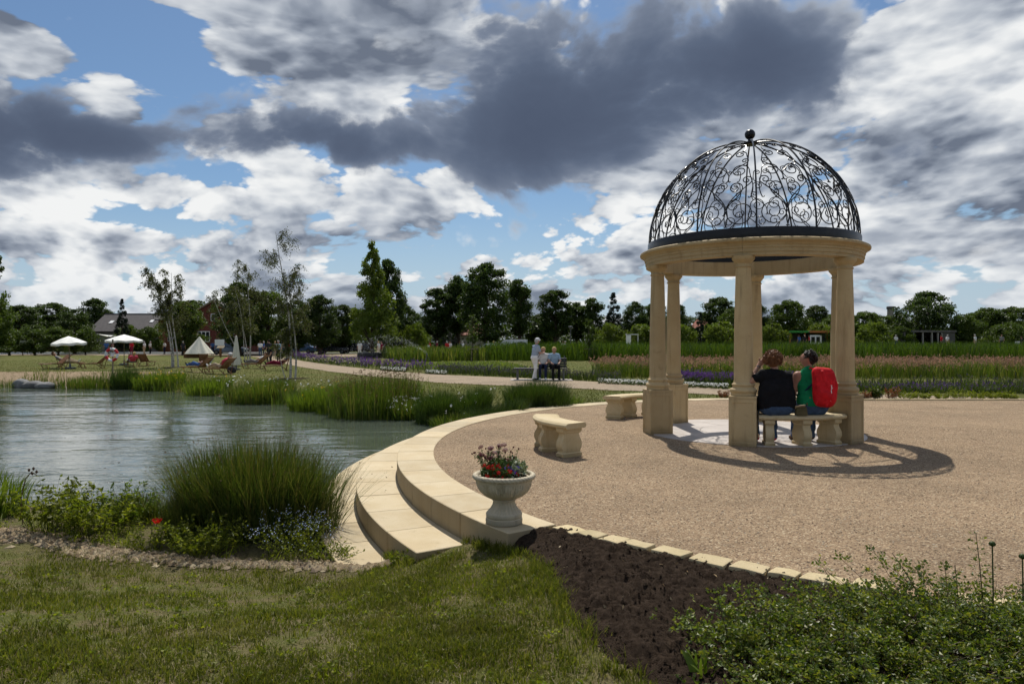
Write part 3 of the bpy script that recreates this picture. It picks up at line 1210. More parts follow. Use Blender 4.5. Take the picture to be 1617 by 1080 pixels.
def plinth_mesh():
    mb = MB()
    w = 0.20
    mb.box((0, 0, PLH / 2 - 0.015), (2 * w - 0.012, 2 * w - 0.012, PLH - 0.03))
    mb.box((0, 0, PLH - 0.022), (2 * w + 0.012, 2 * w + 0.012, 0.040))
    # raised border on each side leaves a recessed field
    for k in range(4):
        Mx = Matrix.Rotation(k * math.pi / 2, 4, 'Z')
        for c, s in (((w - 0.002, 0, 0.03), (0.013, 2 * w - 0.06, 0.06)), ((w - 0.002, 0, PLH - 0.075), (0.013, 2 * w - 0.06, 0.06)),
                     ((w - 0.002, w - 0.025, PLH / 2 - 0.025), (0.0125, 0.050, PLH - 0.055)), ((w - 0.002, -w + 0.025, PLH / 2 - 0.025), (0.0125, 0.050, PLH - 0.055))):
            mb.box(Mx @ Vector(c), s, k * math.pi / 2)
    return mb.mesh('plinth', M['gazebo_stone'], None, 0.004, 1)


pl_me = plinth_mesh()
for k in range(6):
    t = GA + k * math.pi / 3
    c = link('column', shaft_me, gaz)
    c.location = (GR * math.cos(t), GR * math.sin(t), 0)
    c.rotation_euler = (0, 0, t)
    for nm, me in (('plinth', pl_me), ('base_moulding', base_me), ('capital', cap_me)):
        link(nm, me, c)

ent_prof = [(1.60, 2.938), (1.825, 2.938), (1.825, 2.985), (1.838, 2.990), (1.838, 3.045), (1.850, 3.052), (1.850, 3.085), (1.862, 3.092), (1.868, 3.112),
            (1.885, 3.128), (1.915, 3.140), (1.930, 3.150), (1.934, 3.172), (1.928, 3.190), (1.900, 3.204), (1.60, 3.204)]


def ent_segment():
    """one of the six curved blocks of the ring beam, joints above the columns"""
    n = 22
    m = len(ent_prof)
    w = math.pi / 3 - 0.0022
    vs = [(r * math.cos(w * (i / n - 0.5)), r * math.sin(w * (i / n - 0.5)), z) for i in range(n + 1) for r, z in ent_prof]
    fs = [(i * m + j, (i + 1) * m + j, (i + 1) * m + (j + 1) % m, i * m + (j + 1) % m) for i in range(n) for j in range(m)]
    fs += [tuple(range(m)), tuple(n * m + j for j in range(m - 1, -1, -1))]
    me = MB().addv(vs, fs).mesh('entablature_block', M['gazebo_stone'], 35)
    bm = bmesh.new()
    bm.from_mesh(me)
    bmesh.ops.recalc_face_normals(bm, faces=bm.faces)
    bm.to_mesh(me)
    bm.free()
    return me


eme = ent_segment()
for k in range(6):
    o = link('entablature_block', eme, gaz)
    o.rotation_euler = (0, 0, GA + (k + 0.5) * math.pi / 3)
band_prof = [(1.745, 3.205), (1.79, 3.205), (1.795, 3.22), (1.795, 3.36), (1.79, 3.375), (1.745, 3.375)]
MB().lathe(band_prof, 120, closed=True).build('iron_band', M['iron'], gaz, 35)
RD, ZD = 1.775, 3.375


def dome(az, th, off=0.0):
    r = RD + off
    return Vector((r * math.cos(th) * math.cos(az), r * math.cos(th) * math.sin(az), ZD + r * math.sin(th)))


NR = 12
A0 = math.atan2(-GC.y, -GC.x) + 0.055    # a rib nearly faces the camera
rib_me = MB().tube([dome(0, R(90) * i / 26) for i in range(26)], [0.0145] * 24 + [0.012, 0.010], 6).mesh('rib', M['iron'], 40)
for k in range(NR):
    o = link('rib', rib_me, gaz)
    o.rotation_euler = (0, 0, A0 + k * 2 * math.pi / NR)
MB().lathe([(0.0, ZD + RD - 0.035), (0.11, ZD + RD - 0.035), (0.12, ZD + RD - 0.01), (0.11, ZD + RD + 0.012), (0.045, ZD + RD + 0.022), (0.035, ZD + RD + 0.05), (0.038, ZD + RD + 0.075), (0.0, ZD + RD + 0.08)], 20).build('crown_plate', M['iron'], gaz, 40)
MB().lathe([(0.092 * math.cos(R(a)), ZD + RD + 0.155 + 0.092 * math.sin(R(a))) for a in range(-90, 91, 12)], 24).build('ball_finial', M['iron'], gaz, 60)


def spiral(c, r, a_out, turns, direction, n=26, rin=0.16):
    """from the inside out, ending at angle a_out"""
    pts = []
    for i in range(n + 1):
        t = i / n
        a = a_out - direction * (1 - t) * turns * 2 * math.pi
        q = r * (rin + (1 - rin) * t ** 0.9)
        pts.append((c[0] + q * math.cos(a), c[1] + q * math.sin(a)))
    return pts


def bez(p0, d0, p1, d1, n=10):
    L = math.hypot(p1[0] - p0[0], p1[1] - p0[1]) * 0.42
    a = (p0[0] + d0[0] * L, p0[1] + d0[1] * L)
    b = (p1[0] - d1[0] * L, p1[1] - d1[1] * L)
    out = []
    for i in range(1, n):
        t = i / n
        w = ((1 - t) ** 3, 3 * t * (1 - t) ** 2, 3 * t * t * (1 - t), t ** 3)
        out.append(tuple(sum(wi * p[k] for wi, p in zip(w, (p0, a, b, p1))) for k in (0, 1)))
    return out


def tang(a, d):
    return (-math.sin(a) * d, math.cos(a) * d)


def double_scroll(c1, r1, a1, t1, d1, c2, r2, a2, t2, d2):
    """spiral out of c1, run across, spiral into c2"""
    s1 = spiral(c1, r1, a1, t1, d1)
    s2 = spiral(c2, r2, a2, t2, -d2)[::-1]
    return s1 + bez(s1[-1], tang(a1, d1), s2[0], tang(a2, d2)) + s2


def scroll_mesh(pts, r=0.0088):
    P3 = []
    for s, t in pts:
        th = t / RD
        P3.append(dome(s / (RD * math.cos(th)), th, -0.004))
    return MB().tube(P3, r, 5).mesh('scroll', M['iron'], 60)


pi = math.pi
scrolls = []
for sg in (1, -1):
    fl = lambda pts, sg=sg: [(sg * a, b) for a, b in pts]
    # big lower scroll rising beside the rib into a smaller curl near the middle of the panel
    scrolls.append(fl(double_scroll((0.222, 0.245), 0.215, pi * 1.0, 1.6, -1, (0.125, 0.66), 0.110, pi * 1.95, 1.35, 1)))
    # middle scroll whose tail runs down to the rib
    scrolls.append(fl(double_scroll((0.160, 1.00), 0.140, pi * 0.05, 1.6, -1, (0.335, 0.50), 0.03, pi * 1.9, 0.35, -1)))
    # stems crossing from the foot of one side to a curl beside the other rib
    scrolls.append(fl(double_scroll((0.285, 0.80), 0.085, pi * 1.75, 1.4, -1, (0.02, 0.03), 0.02, pi * 1.1, 0.3, 1)))
    scrolls.append(fl(double_scroll((0.205, 1.235), 0.060, pi * 1.75, 1.3, -1, (0.03, 0.80), 0.02, pi * 1.1, 0.3, 1)))
    # smaller scrolls towards the crown
    scrolls.append(fl(double_scroll((0.112, 1.42), 0.092, pi * 0.05, 1.5, -1, (0.215, 1.13), 0.03, pi * 1.9, 0.4, -1)))
    scrolls.append(fl(double_scroll((0.078, 1.74), 0.062, pi * 0.05, 1.4, -1, (0.135, 1.54), 0.02, pi * 1.9, 0.4, -1)))
for pts in scrolls:
    me = scroll_mesh(pts)
    for k in range(NR):
        o = link('scroll', me, gaz)
        o.rotation_euler = (0, 0, A0 + (k + 0.5) * 2 * math.pi / NR)

# round paving under the gazebo: a centre disc and two rings of wedge stones
pav = thing('round_paving', 'round pale stone paving on the ground inside the gazebo', 'paving', GC)


def wedge(r0, r1, a0, a1, seg=4):
    gp = 0.003
    q0, q1 = gp / max(r0, 0.2), gp / r1
    poly = [(r0 * math.cos(a0 + q0 + (a1 - a0 - 2 * q0) * i / seg), r0 * math.sin(a0 + q0 + (a1 - a0 - 2 * q0) * i / seg)) for i in range(seg + 1)] + \
           [(r1 * math.cos(a1 - q1 + (a0 - a1 + 2 * q1) * i / seg), r1 * math.sin(a1 - q1 + (a0 - a1 + 2 * q1) * i / seg)) for i in range(seg + 1)]
    return MB().prism(poly, -0.05, 0.014).mesh('paving_stone', M['pave_stone'], None, 0.003, 1)


for r0, r1, nseg in ((0.34, 0.86, 8), (0.866, 1.40, 12), (1.406, 1.875, 18)):
    me = wedge(r0, r1, 0, 2 * math.pi / nseg)
    for k in range(nseg):
        o = link('paving_stone', me, pav)
        o.rotation_euler = (0, 0, k * 2 * math.pi / nseg + r0)
        o.location = (0, 0, random.uniform(-0.002, 0.002))
MB().lathe([(0.334, -0.05), (0.334, 0.012), (0.33, 0.0145)], 40).build('centre_disc', plain('grey disc', (0.30, 0.29, 0.30), 0.6), pav, 40)

# ------------------------------------------------------------------ curved stone benches
BR, BW, BH = 1.5, 0.205, 0.48


def arc_profile(prof, a0, a1, n=22):
    """sweep a (radius, height) section along an arc"""
    mb = MB()
    m = len(prof)
    vs, fs = [], []
    for i in range(n + 1):
        a = a0 + (a1 - a0) * i / n
        for r, z in prof:
            vs.append((r * math.cos(a), r * math.sin(a), z))
    for i in range(n):
        for j in range(m):
            fs.append((i * m + j, (i + 1) * m + j, (i + 1) * m + (j + 1) % m, i * m + (j + 1) % m))
    fs.append(tuple(range(m)))
    fs.append(tuple(n * m + j for j in range(m - 1, -1, -1)))
    return mb.addv(vs, fs)


def seat_mesh():
    t = BH
    w = BW
    prof = [(BR - w + 0.03, t - 0.075), (BR + w - 0.03, t - 0.075), (BR + w - 0.012, t - 0.066), (BR + w, t - 0.048), (BR + w, t - 0.030), (BR + w - 0.010, t - 0.015),
            (BR + w - 0.026, t - 0.012), (BR + w - 0.030, t - 0.006), (BR + w - 0.036, t), (BR - w + 0.036, t), (BR - w + 0.030, t - 0.006), (BR - w + 0.026, t - 0.012),
            (BR - w + 0.010, t - 0.015), (BR - w, t - 0.030), (BR - w, t - 0.048), (BR - w + 0.012, t - 0.066)]
    mb = arc_profile(prof, R(-25), R(25))
    me = mb.mesh('seat', M['bench_stone'], 50)
    bm = bmesh.new()
    bm.from_mesh(me)
    bmesh.ops.recalc_face_normals(bm, faces=bm.faces)
    bm.to_mesh(me)
    bm.free()
    return me


def leg_mesh():
    """scroll-sided slab standing across the seat"""
    side = [(0.155, 0.0), (0.175, 0.012), (0.178, 0.052), (0.158, 0.066), (0.152, 0.085), (0.172, 0.120), (0.184, 0.165), (0.178, 0.215), (0.150, 0.262), (0.132, 0.300),
            (0.134, 0.328), (0.150, 0.342), (0.166, 0.350), (0.170, 0.362), (0.170, 0.402), (0.160, 0.4055)]
    poly = side + [(-x, z) for x, z in side[::-1]]
    n = len(poly)
    mb = MB()
    vs = []
    wid = [0.062 + (0.012 if (z < 0.06 or z > 0.34) else 0.0) for _, z in poly]
    for sgn in (-1, 1):
        for (x, z), w in zip(poly, wid):
            vs.append((x, sgn * w, z))
    fs = [(i, (i + 1) % n, n + (i + 1) % n, n + i) for i in range(n)]
    # front and back closed with strips between the mirrored sides
    h = len(side)
    for i in range(h - 1):
        a, b, c, d = i, i + 1, n - 2 - i, n - 1 - i
        fs.append((d, c, b, a))
        fs.append((n + a, n + b, n + c, n + d))
    mb.addv(vs, fs)
    me = mb.mesh('leg', M['bench_stone'], 35)
    bm = bmesh.new()
    bm.from_mesh(me)
    bmesh.ops.recalc_face_normals(bm, faces=bm.faces)
    bm.to_mesh(me)
    bm.free()
    return me


SEAT, LEG = seat_mesh(), leg_mesh()


def bench(label, centre, facing):
    """centre of the arc and the direction the concave side looks"""
    t = thing('stone_bench', label, 'bench', (centre[0], centre[1], 0), facing + math.pi, 'curved stone benches around the gazebo')
    link('seat', SEAT, t)
    for a in (-19.5, 0, 19.5):
        l = link('leg', LEG, t)
        l.location = (BR * math.cos(R(a)), BR * math.sin(R(a)), 0)
        l.rotation_euler = (0, 0, R(a))
    return t


bench('curved cream stone bench standing alone on gravel near the flower urn', (2.02, 10.62), R(16))
bench('curved cream stone bench at the far edge of the gravel, partly behind a column', (3.38, 13.70), R(-54))
bench('curved stone bench between two gazebo columns that the couple sits on', (4.30, 12.26), R(97))

# ------------------------------------------------------------------ flower urn on the end slab
UP = Vector((-0.07, 6.13, 0.0125))
urn = thing('flower_urn', 'weathered grey stone urn planted with red flowers on the step end', 'urn', UP)
foot = [(0.150, 0.0), (0.160, 0.006), (0.163, 0.03), (0.160, 0.048), (0.152, 0.052), (0.158, 0.060), (0.160, 0.085), (0.152, 0.097), (0.140, 0.104), (0.115, 0.130), (0.098, 0.160), (0.092, 0.185), (0.098, 0.196), (0.106, 0.204), (0.100, 0.214), (0.09, 0.216)]


def flute(r, z, w):
    if 0.100 < z < 0.19:
        return r * (1 + 0.055 * math.cos(w * 22))
    return r


MB().lathe(foot, 110, fn=flute).build('foot', M['urn_stone'], urn, 50)


def bowl_relief(r, z, w):
    if 0.222 < z < 0.375:
        t = (z - 0.222) / 0.153
        k = (w * 11 / (2 * math.pi)) % 1.0 - 0.5
        leaf = max(0.0, 1 - (abs(k) / (0.46 * math.sin(math.pi * min(1, 0.12 + t * 0.86)) + 0.02)) ** 2)
        vein = 0.35 * math.exp(-(k / 0.06) ** 2)
        return r + 0.016 * leaf ** 0.6 * math.sin(math.pi * min(1.0, t * 0.9 + 0.1)) - 0.006 * vein + 0.004 * math.cos(w * 66 + t * 5)
    if z > 0.385:
        return r + 0.0045 * math.cos(w * 46 + z * 160)
    return r


bowl = [(0.092, 0.216), (0.120, 0.222), (0.150, 0.238), (0.180, 0.262), (0.203, 0.290), (0.222, 0.320), (0.237, 0.350), (0.248, 0.375), (0.252, 0.388), (0.266, 0.394), (0.276, 0.408),
        (0.274, 0.424), (0.262, 0.434), (0.244, 0.434), (0.232, 0.424), (0.226, 0.405), (0.0, 0.40)]
fine = []
for i in range(len(bowl) - 1):
    for k in range(3):
        t = k / 3
        fine.append((bowl[i][0] + (bowl[i + 1][0] - bowl[i][0]) * t, bowl[i][1] + (bowl[i + 1][1] - bowl[i][1]) * t))
fine.append(bowl[-1])
MB().lathe(fine, 176, fn=bowl_relief).build('bowl', M['urn_stone'], urn, 60)
MB().lathe([(0.224, 0.402), (0.15, 0.418), (0.0, 0.424)], 24).build('potting_soil', M['soil'], urn, 60)

M['urn_leaf'] = leafy('potted foliage', [(0.03, 0.06, 0.012), (0.055, 0.10, 0.02), (0.10, 0.15, 0.05)], 0.3, 0.4)
M['silver_leaf'] = leafy('silvery foliage', [(0.10, 0.13, 0.07), (0.22, 0.26, 0.17), (0.36, 0.40, 0.30)], 0.2, 0.5)
M['petal_red'] = leafy('red petals', [(0.50, 0.012, 0.008), (0.70, 0.03, 0.015)], 0.35, 0.6, 0.2, tcol=(1.2, 0.8, 0.8))
M['petal_dark'] = leafy('dark red petals', [(0.06, 0.003, 0.008), (0.11, 0.006, 0.014)], 0.12, 0.6, 0.2, tcol=(1.2, 0.8, 0.8))
M['petal_blue'] = leafy('violet petals', [(0.10, 0.06, 0.42), (0.20, 0.13, 0.55)], 0.3, 0.6, 0.2, tcol=(1, 1, 1))
M['stem'] = leafy('green stems', [(0.04, 0.06, 0.018), (0.09, 0.10, 0.03)], 0.1, 0.6)


def flower_heads(cen, size, nrm=None, petals=8):
    """daisy-like heads: a wheel of small petals round each centre"""
    vs, fs = [], []
    n = len(cen)
    nrm = unit(np.asarray(nrm if nrm is not None else rng.normal(size=(n, 3)) * 0.5 + np.array([0, -0.3, 0.8])))
    for i in range(n):
        N = Vector(nrm[i])
        a = N.orthogonal().normalized()
        b = N.cross(a)
        c = Vector(cen[i])
        o = len(vs)
        s = size[i]
        vs.append(c + N * s * 0.10)
        for k in range(petals):
            w = 2 * math.pi * k / petals
            for q, rr, up in ((-0.30, 0.75, -0.06), (0.0, 1.0, -0.14), (0.30, 0.75, -0.06)):
                ww = w + q * 2 * math.pi / petals * 1.35
                vs.append(c + (a * math.cos(ww) + b * math.sin(ww)) * s * rr + N * s * up)
            m = o + 1 + 3 * k
            fs += [(o, m, m + 1), (o, m + 1, m + 2)]
    return np.array([tuple(v) for v in vs]), np.array(fs)


def bouquet():
    # foliage mound
    n = 1500
    a = rng.uniform(0, 2 * np.pi, n)
    r = 0.205 * np.sqrt(rng.random(n))
    z = 0.415 + (0.035 + 0.10 * (1 - (r / 0.22) ** 2)) * rng.random(n) ** 0.7
    x, y = r * np.cos(a), r * np.sin(a)
    z += 0.04 * np.exp(-((x + 0.06) / 0.10) ** 2) * rng.random(n)
    sel = x > 0.07
    cen = np.stack([x, y, z], 1)
    v, t = leaf_cards(cen[~sel], rng.uniform(0.018, 0.042, (~sel).sum()), np.stack([x, y, 0.12 + 0 * x], 1)[~sel] * 4, 0.5, 0.5)
    link('foliage', fast_mesh('foliage', v, t, M['urn_leaf']), urn)
    cen2 = cen[sel]
    cen2[:, 2] += 0.06 * rng.random(len(cen2))
    v, t = leaf_cards(cen2, rng.uniform(0.020, 0.040, len(cen2)), None, 0.5, 0.7)
    b = link('foliage', fast_mesh('foliage', v, t, M['silver_leaf']), urn)
    b['label'] = 'silvery foliage'
    # tall stems with dark daisies and buds
    P, heads, buds = [], [], []
    for i in range(34):
        a = rng.uniform(0, 2 * math.pi)
        r = 0.12 * math.sqrt(rng.random())
        p0 = np.array([r * math.cos(a) - 0.03, r * math.sin(a), 0.42])
        hgt_ = rng.uniform(0.12, 0.27)
        p1 = p0 + np.array([rng.normal(0, 0.05) + (p0[0]) * 0.5, rng.normal(0, 0.04), hgt_])
        P.append(np.stack([p0 + (p1 - p0) * q + np.array([0, 0, 0.02 * math.sin(q * 3)]) for q in np.linspace(0, 1, 5)]))
        (heads if i % 3 == 0 else buds).append(p1)
    v, t = strips(np.array(P), 0.006)
    # narrow leaves up the stems
    L = np.concatenate([p[1:4] for p in P])
    L = np.repeat(L, 4, 0) + rng.normal(0, 0.012, (len(L) * 4, 3))
    v2, t2 = leaf_cards(L, rng.uniform(0.02, 0.045, len(L)), np.array([0, 0, 0.8]), 0, 0.28)
    V, T, _ = merge([(v, t), (v2, t2)])
    link('flower_stem', fast_mesh('flower_stem', V, T, M['urn_leaf']), urn)['kind'] = 'stuff'
    heads += [np.array(h) for h in ((-0.20, 0.0, 0.60), (-0.215, 0.03, 0.575), (-0.17, -0.02, 0.59), (0.0, 0, 0.685), (-0.09, 0, 0.615))]
    for i, h in enumerate(heads):
        v, t = flower_heads([h], [0.030], [(rng.normal(0, 0.5), -0.5, 0.7)], 11)
        link('daisy', fast_mesh('daisy', v, t, M['petal_dark']), urn)
    mb = MB()
    for b in buds:
        mb.lathe([(0.0, -0.008), (0.007, -0.002), (0.008, 0.004), (0.0, 0.012)], 7, b)
    mb.build('bud', M['petal_dark'], urn, 60)['kind'] = 'stuff'
    n = 62
    c = np.stack([rng.normal(-0.03, 0.085, n), rng.uniform(-0.21, -0.02, n), rng.uniform(0.43, 0.535, n)], 1)
    c = c[np.hypot(c[:, 0], c[:, 1]) < 0.225]
    for i in range(len(c)):
        v, t = flower_heads([c[i]], [rng.uniform(0.013, 0.020)], [(rng.normal(0, 0.4), -0.8, 0.5)], 5)
        link('red_flower', fast_mesh('red_flower', v, t, M['petal_red']), urn)
    n = 26
    for i in range(n):
        p = (rng.normal(0.085, 0.035), rng.uniform(-0.19, -0.05), rng.uniform(0.45, 0.52))
        v, t = flower_heads([p], [rng.uniform(0.010, 0.015)], [(rng.normal(0, 0.4), -0.8, 0.5)], 5)
        link('violet_flower', fast_mesh('violet_flower', v, t, M['petal_blue']), urn)


bouquet()


# ------------------------------------------------------------------ people
M['skin'] = plain('skin', (0.42, 0.235, 0.165), 0.55, 0.35, 0, 0.10, 12)
M['skin_tan'] = plain('tanned skin', (0.34, 0.165, 0.11), 0.55, 0.35, 0, 0.10, 12)
M['red_bag'] = plain('red fabric', (0.56, 0.010, 0.016), 0.7, 0.2, 0, 0.22, 9, 0.9, 16)
CLOTH = {}


def cloth(name, col, var=0.15):
    if name not in CLOTH:
        CLOTH[name] = plain(name + ' cloth', col, 0.9, 0.12, 0, var, 10, 0.35, 55)
    return CLOTH[name]


COL = dict(black=(0.012, 0.012, 0.014), charcoal=(0.035, 0.035, 0.04), white=(0.72, 0.72, 0.72), navy=(0.018, 0.024, 0.055), blue=(0.06, 0.13, 0.34), paleblue=(0.30, 0.42, 0.55),
           red=(0.50, 0.02, 0.03), pink=(0.62, 0.08, 0.14), grey=(0.20, 0.20, 0.20), beige=(0.42, 0.34, 0.24), jeans=(0.05, 0.085, 0.16), green=(0.02, 0.21, 0.12), cream=(0.66, 0.62, 0.52),
           brown=(0.09, 0.055, 0.035), grey_hair=(0.42, 0.41, 0.39), blond=(0.50, 0.36, 0.17), dark_hair=(0.02, 0.015, 0.012), brown_hair=(0.09, 0.05, 0.03), auburn=(0.16, 0.065, 0.028),
           wine=(0.20, 0.02, 0.05), olive=(0.11, 0.11, 0.05))


def body(J, top_sleeve='short', cut_at=0.62, legs='long', bulk=1.0, hair='short', hat=False, fac=(0, 1, 0), breadth=1.0):
    """primitives of one continuous figure from joint positions; materials 0 skin 1 top 2 bottom 3 shoes 4 hair 5 hat"""
    V3 = lambda k: np.array(J[k], float)
    P = []
    A = lambda a, b, r, r2=None, m=0, **kw: P.append(dict(a=a, b=b, r=r, r2=r if r2 is None else r2, m=m, **kw))
    pel, ch, nk, hd = V3('pelvis'), V3('chest'), V3('neck'), V3('head')
    f = np.array(fac, float)
    sh = [V3('shL'), V3('shR')]
    hp = [V3('hipL'), V3('hipR')]
    b = bulk
    # torso
    A(sh[0] * 0.72 + sh[1] * 0.28, sh[0] * 0.28 + sh[1] * 0.72, 0.082 * b, None, 1, k=0.06)
    c0, c1 = ch + (sh[0] - sh[1]) * 0.20 * breadth, ch - (sh[0] - sh[1]) * 0.20 * breadth
    A(c0, c1, 0.112 * b, None, 1, k=0.08)
    mid = (pel + ch) / 2
    w = (hp[0] - hp[1]) * 0.45 * breadth
    A(mid + w * 0.9, mid - w * 0.9, 0.108 * b, None, 1, k=0.08)
    A(pel + w, pel - w, 0.118 * b, None, 2, k=0.06)
    A(nk - (nk - ch) * 0.15, nk + (hd - nk) * 0.45, 0.055, 0.052, 0, k=0.03)
    # head
    upv = (hd - nk) / np.linalg.norm(hd - nk)
    A(hd + upv * 0.025 - f * 0.012, hd + upv * 0.0, 0.094, 0.090, 0, k=0.03)
    A(hd - upv * 0.045 + f * 0.028, hd - upv * 0.062 + f * 0.045, 0.066, 0.045, 0, k=0.04)
    A(hd + f * 0.088 + upv * 0.0, hd + f * 0.108 - upv * 0.028, 0.012, 0.017, 0, k=0.015)
    side = np.cross(upv, f)
    for s in (1, -1):
        e = hd + side * 0.090 * s - f * 0.005 - upv * 0.005
        A(e + upv * 0.022 - f * 0.008, e - upv * 0.02, 0.014, 0.010, 0, k=0.01)
    if hair == 'short':
        A(hd + upv * 0.035 - f * 0.022, hd + upv * 0.0 - f * 0.035, 0.098, 0.088, 4, k=0.02)
    if hat:
        A(hd + upv * 0.055 - f * 0.012, hd + upv * 0.06 + f * 0.01, 0.098, 0.092, 5, k=0.012)
        A(hd + upv * 0.06 + f * 0.08, hd + upv * 0.05 + f * 0.145, 0.035, 0.02, 5, k=0.02)
    for q, s in (('L', 0), ('R', 1)):
        el, wr, ha = V3('el' + q), V3('wr' + q), V3('ha' + q)
        S = sh[s]
        # arms
        if top_sleeve == 'long':
            A(S, el, 0.062 * b, 0.050, 1, k=0.04)
            A(el, wr, 0.048, 0.038, 1, k=0.03)
        elif top_sleeve == 'short':
            cut = S + (el - S) * cut_at
            A(S, cut, 0.070 * b, 0.064 * b, 1, k=0.045)
            A(S + (el - S) * 0.3, el, 0.050 * b ** 0.5, 0.042, 0, k=0.02)
            A(el, wr, 0.042 * b ** 0.3, 0.029, 0, k=0.03)
        else:
            A(S, S + (el - S) * 0.12, 0.062 * b, 0.058, 0, k=0.04)
            A(S, el, 0.058, 0.045, 0, k=0.03)
            A(el, wr, 0.045, 0.030, 0, k=0.03)
        A(wr, ha, 0.028, 0.036, 0, k=0.025)
        # legs
        kn, an, to = V3('kn' + q), V3('an' + q), V3('to' + q)
        H = hp[s]
        if legs == 'long':
            A(H, kn, 0.092 * b, 0.064, 2, k=0.05)
            A(kn, an, 0.062, 0.050, 2, k=0.04)
        else:
            A(H, H + (kn - H) * 0.9, 0.092 * b, 0.075, 2, k=0.05)
            A(kn, H + (kn - H) * 0.7, 0.058, 0.06, 0, k=0.03)
            A(kn, an, 0.057, 0.038, 0, k=0.03)
        A(an - np.array([0, 0, 0.02]), to, 0.045, 0.038, 3, k=0.03)
    return P


def J_stand(h=1.72, stride=0.0, lean=0.0, arms='down'):
    s = h / 1.72
    J = dict(pelvis=(0, 0, .93), chest=(0, .0 + lean * .5, 1.24), neck=(0, .0 + lean * .8, 1.46), head=(0, .03 + lean, 1.615),
             shL=(-.185, lean * .7, 1.39), shR=(.185, lean * .7, 1.39), hipL=(-.09, 0, .90), hipR=(.09, 0, .90),
             knL=(-.10, .05 + stride * .5, .50), knR=(.10, .05 - stride * .35, .50), anL=(-.10, stride, .09), anR=(.10, -stride, .09),
             toL=(-.115, stride + .15, .045), toR=(.115, -stride + .15, .045),
             elL=(-.25, -.03, 1.11), elR=(.25, -.03, 1.11), wrL=(-.26, .08, .87), wrR=(.26, .08, .87), haL=(-.255, .12, .79), haR=(.255, .12, .79))
    if arms == 'front':
        J.update(elL=(-.24, .04 + lean, 1.12), elR=(.24, .04 + lean, 1.12), wrL=(-.12, .27 + lean, 1.12), wrR=(.12, .27 + lean, 1.12), haL=(-.05, .33 + lean, 1.14), haR=(.05, .33 + lean, 1.14))
    if arms == 'hip':
        J.update(elL=(-.36, -.05, 1.14), wrL=(-.20, .05, .98), haL=(-.15, .10, .97))
    return {k: np.array(v) * s for k, v in J.items()}


def J_sit(seat=0.46, fold=True, lean=0.0):
    z = seat + 0.10
    return {k: np.array(v) for k, v in dict(
        pelvis=(0, 0, z), chest=(0, -.02 + lean * .5, z + .33), neck=(0, .0 + lean * .8, z + .53), head=(0, .04 + lean, z + .68),
        shL=(-.185, -.01 + lean * .7, z + .46), shR=(.185, -.01 + lean * .7, z + .46), hipL=(-.09, .03, z - .02), hipR=(.09, .03, z - .02),
        knL=(-.12, .44, z), knR=(.12, .44, z), anL=(-.12, .46, .09), anR=(.12, .40, .09), toL=(-.13, .60, .045), toR=(.13, .54, .045),
        elL=(-.25, .10, z + .22), elR=(.25, .10, z + .22), wrL=(-.16, .32, z + .12), wrR=(.16, .32, z + .12), haL=(-.11, .38, z + .10), haR=(.11, .38, z + .10)).items()}


def J_lie(recline=35, base=0.34):
    c, s = math.cos(R(recline)), math.sin(R(recline))
    t = lambda d, o=0.0: (0, -d * c - o * s, base + 0.10 + d * s - o * c * 0)
    J = {}
    for k, d in (('pelvis', 0.0), ('chest', .32), ('neck', .53), ('head', .69)):
        J[k] = t(d)
    J['head'] = (0, J['head'][1] + 0.03, J['head'][2] + 0.05)
    for q, x in (('L', -1), ('R', 1)):
        J['sh' + q] = (.185 * x, t(.46)[1], t(.46)[2])
        J['hip' + q] = (.09 * x, .02, base + .09)
        J['kn' + q] = (.11 * x, .42, base + (.22 if q == 'L' else .10))
        J['an' + q] = (.11 * x, .82, base + .08)
        J['to' + q] = (.13 * x, .90, base + .20)
        J['el' + q] = (.27 * x, t(.30)[1] + .05, t(.25)[2] + .02)
        J['wr' + q] = (.16 * x, .02, base + .25)
        J['ha' + q] = (.10 * x, .08, base + .27)
    return {k: np.array(v, float) for k, v in J.items()}


MESHES = {}


def person(label, loc, rz, J, colors, key=None, h=0.034, group=None, **kw):
    """colors = skin, top, bottom, shoes, hair, hat materials; far figures of one pose share a mesh"""
    mats = [M['skin'] if colors[0] == 'skin' else M['skin_tan']] + [c if not isinstance(c, str) else cloth(c, COL[c]) for c in colors[1:]]
    while len(mats) < 6:
        mats.append(mats[-1])
    if key and key in MESHES:
        me = MESHES[key].copy()
        for i, x in enumerate(mats):
            me.materials[i] = x
    else:
        me = sdf_mesh('person', body(J, **kw), h, mats, 0.03)
        if key:
            MESHES[key] = me
    o = link('person', me)
    o.location = loc
    o.rotation_euler = (0, 0, rz)
    return tag(o, label, 'person', group)


# ---- the couple on the gazebo bench, seen from behind
SEATZ = 0.485


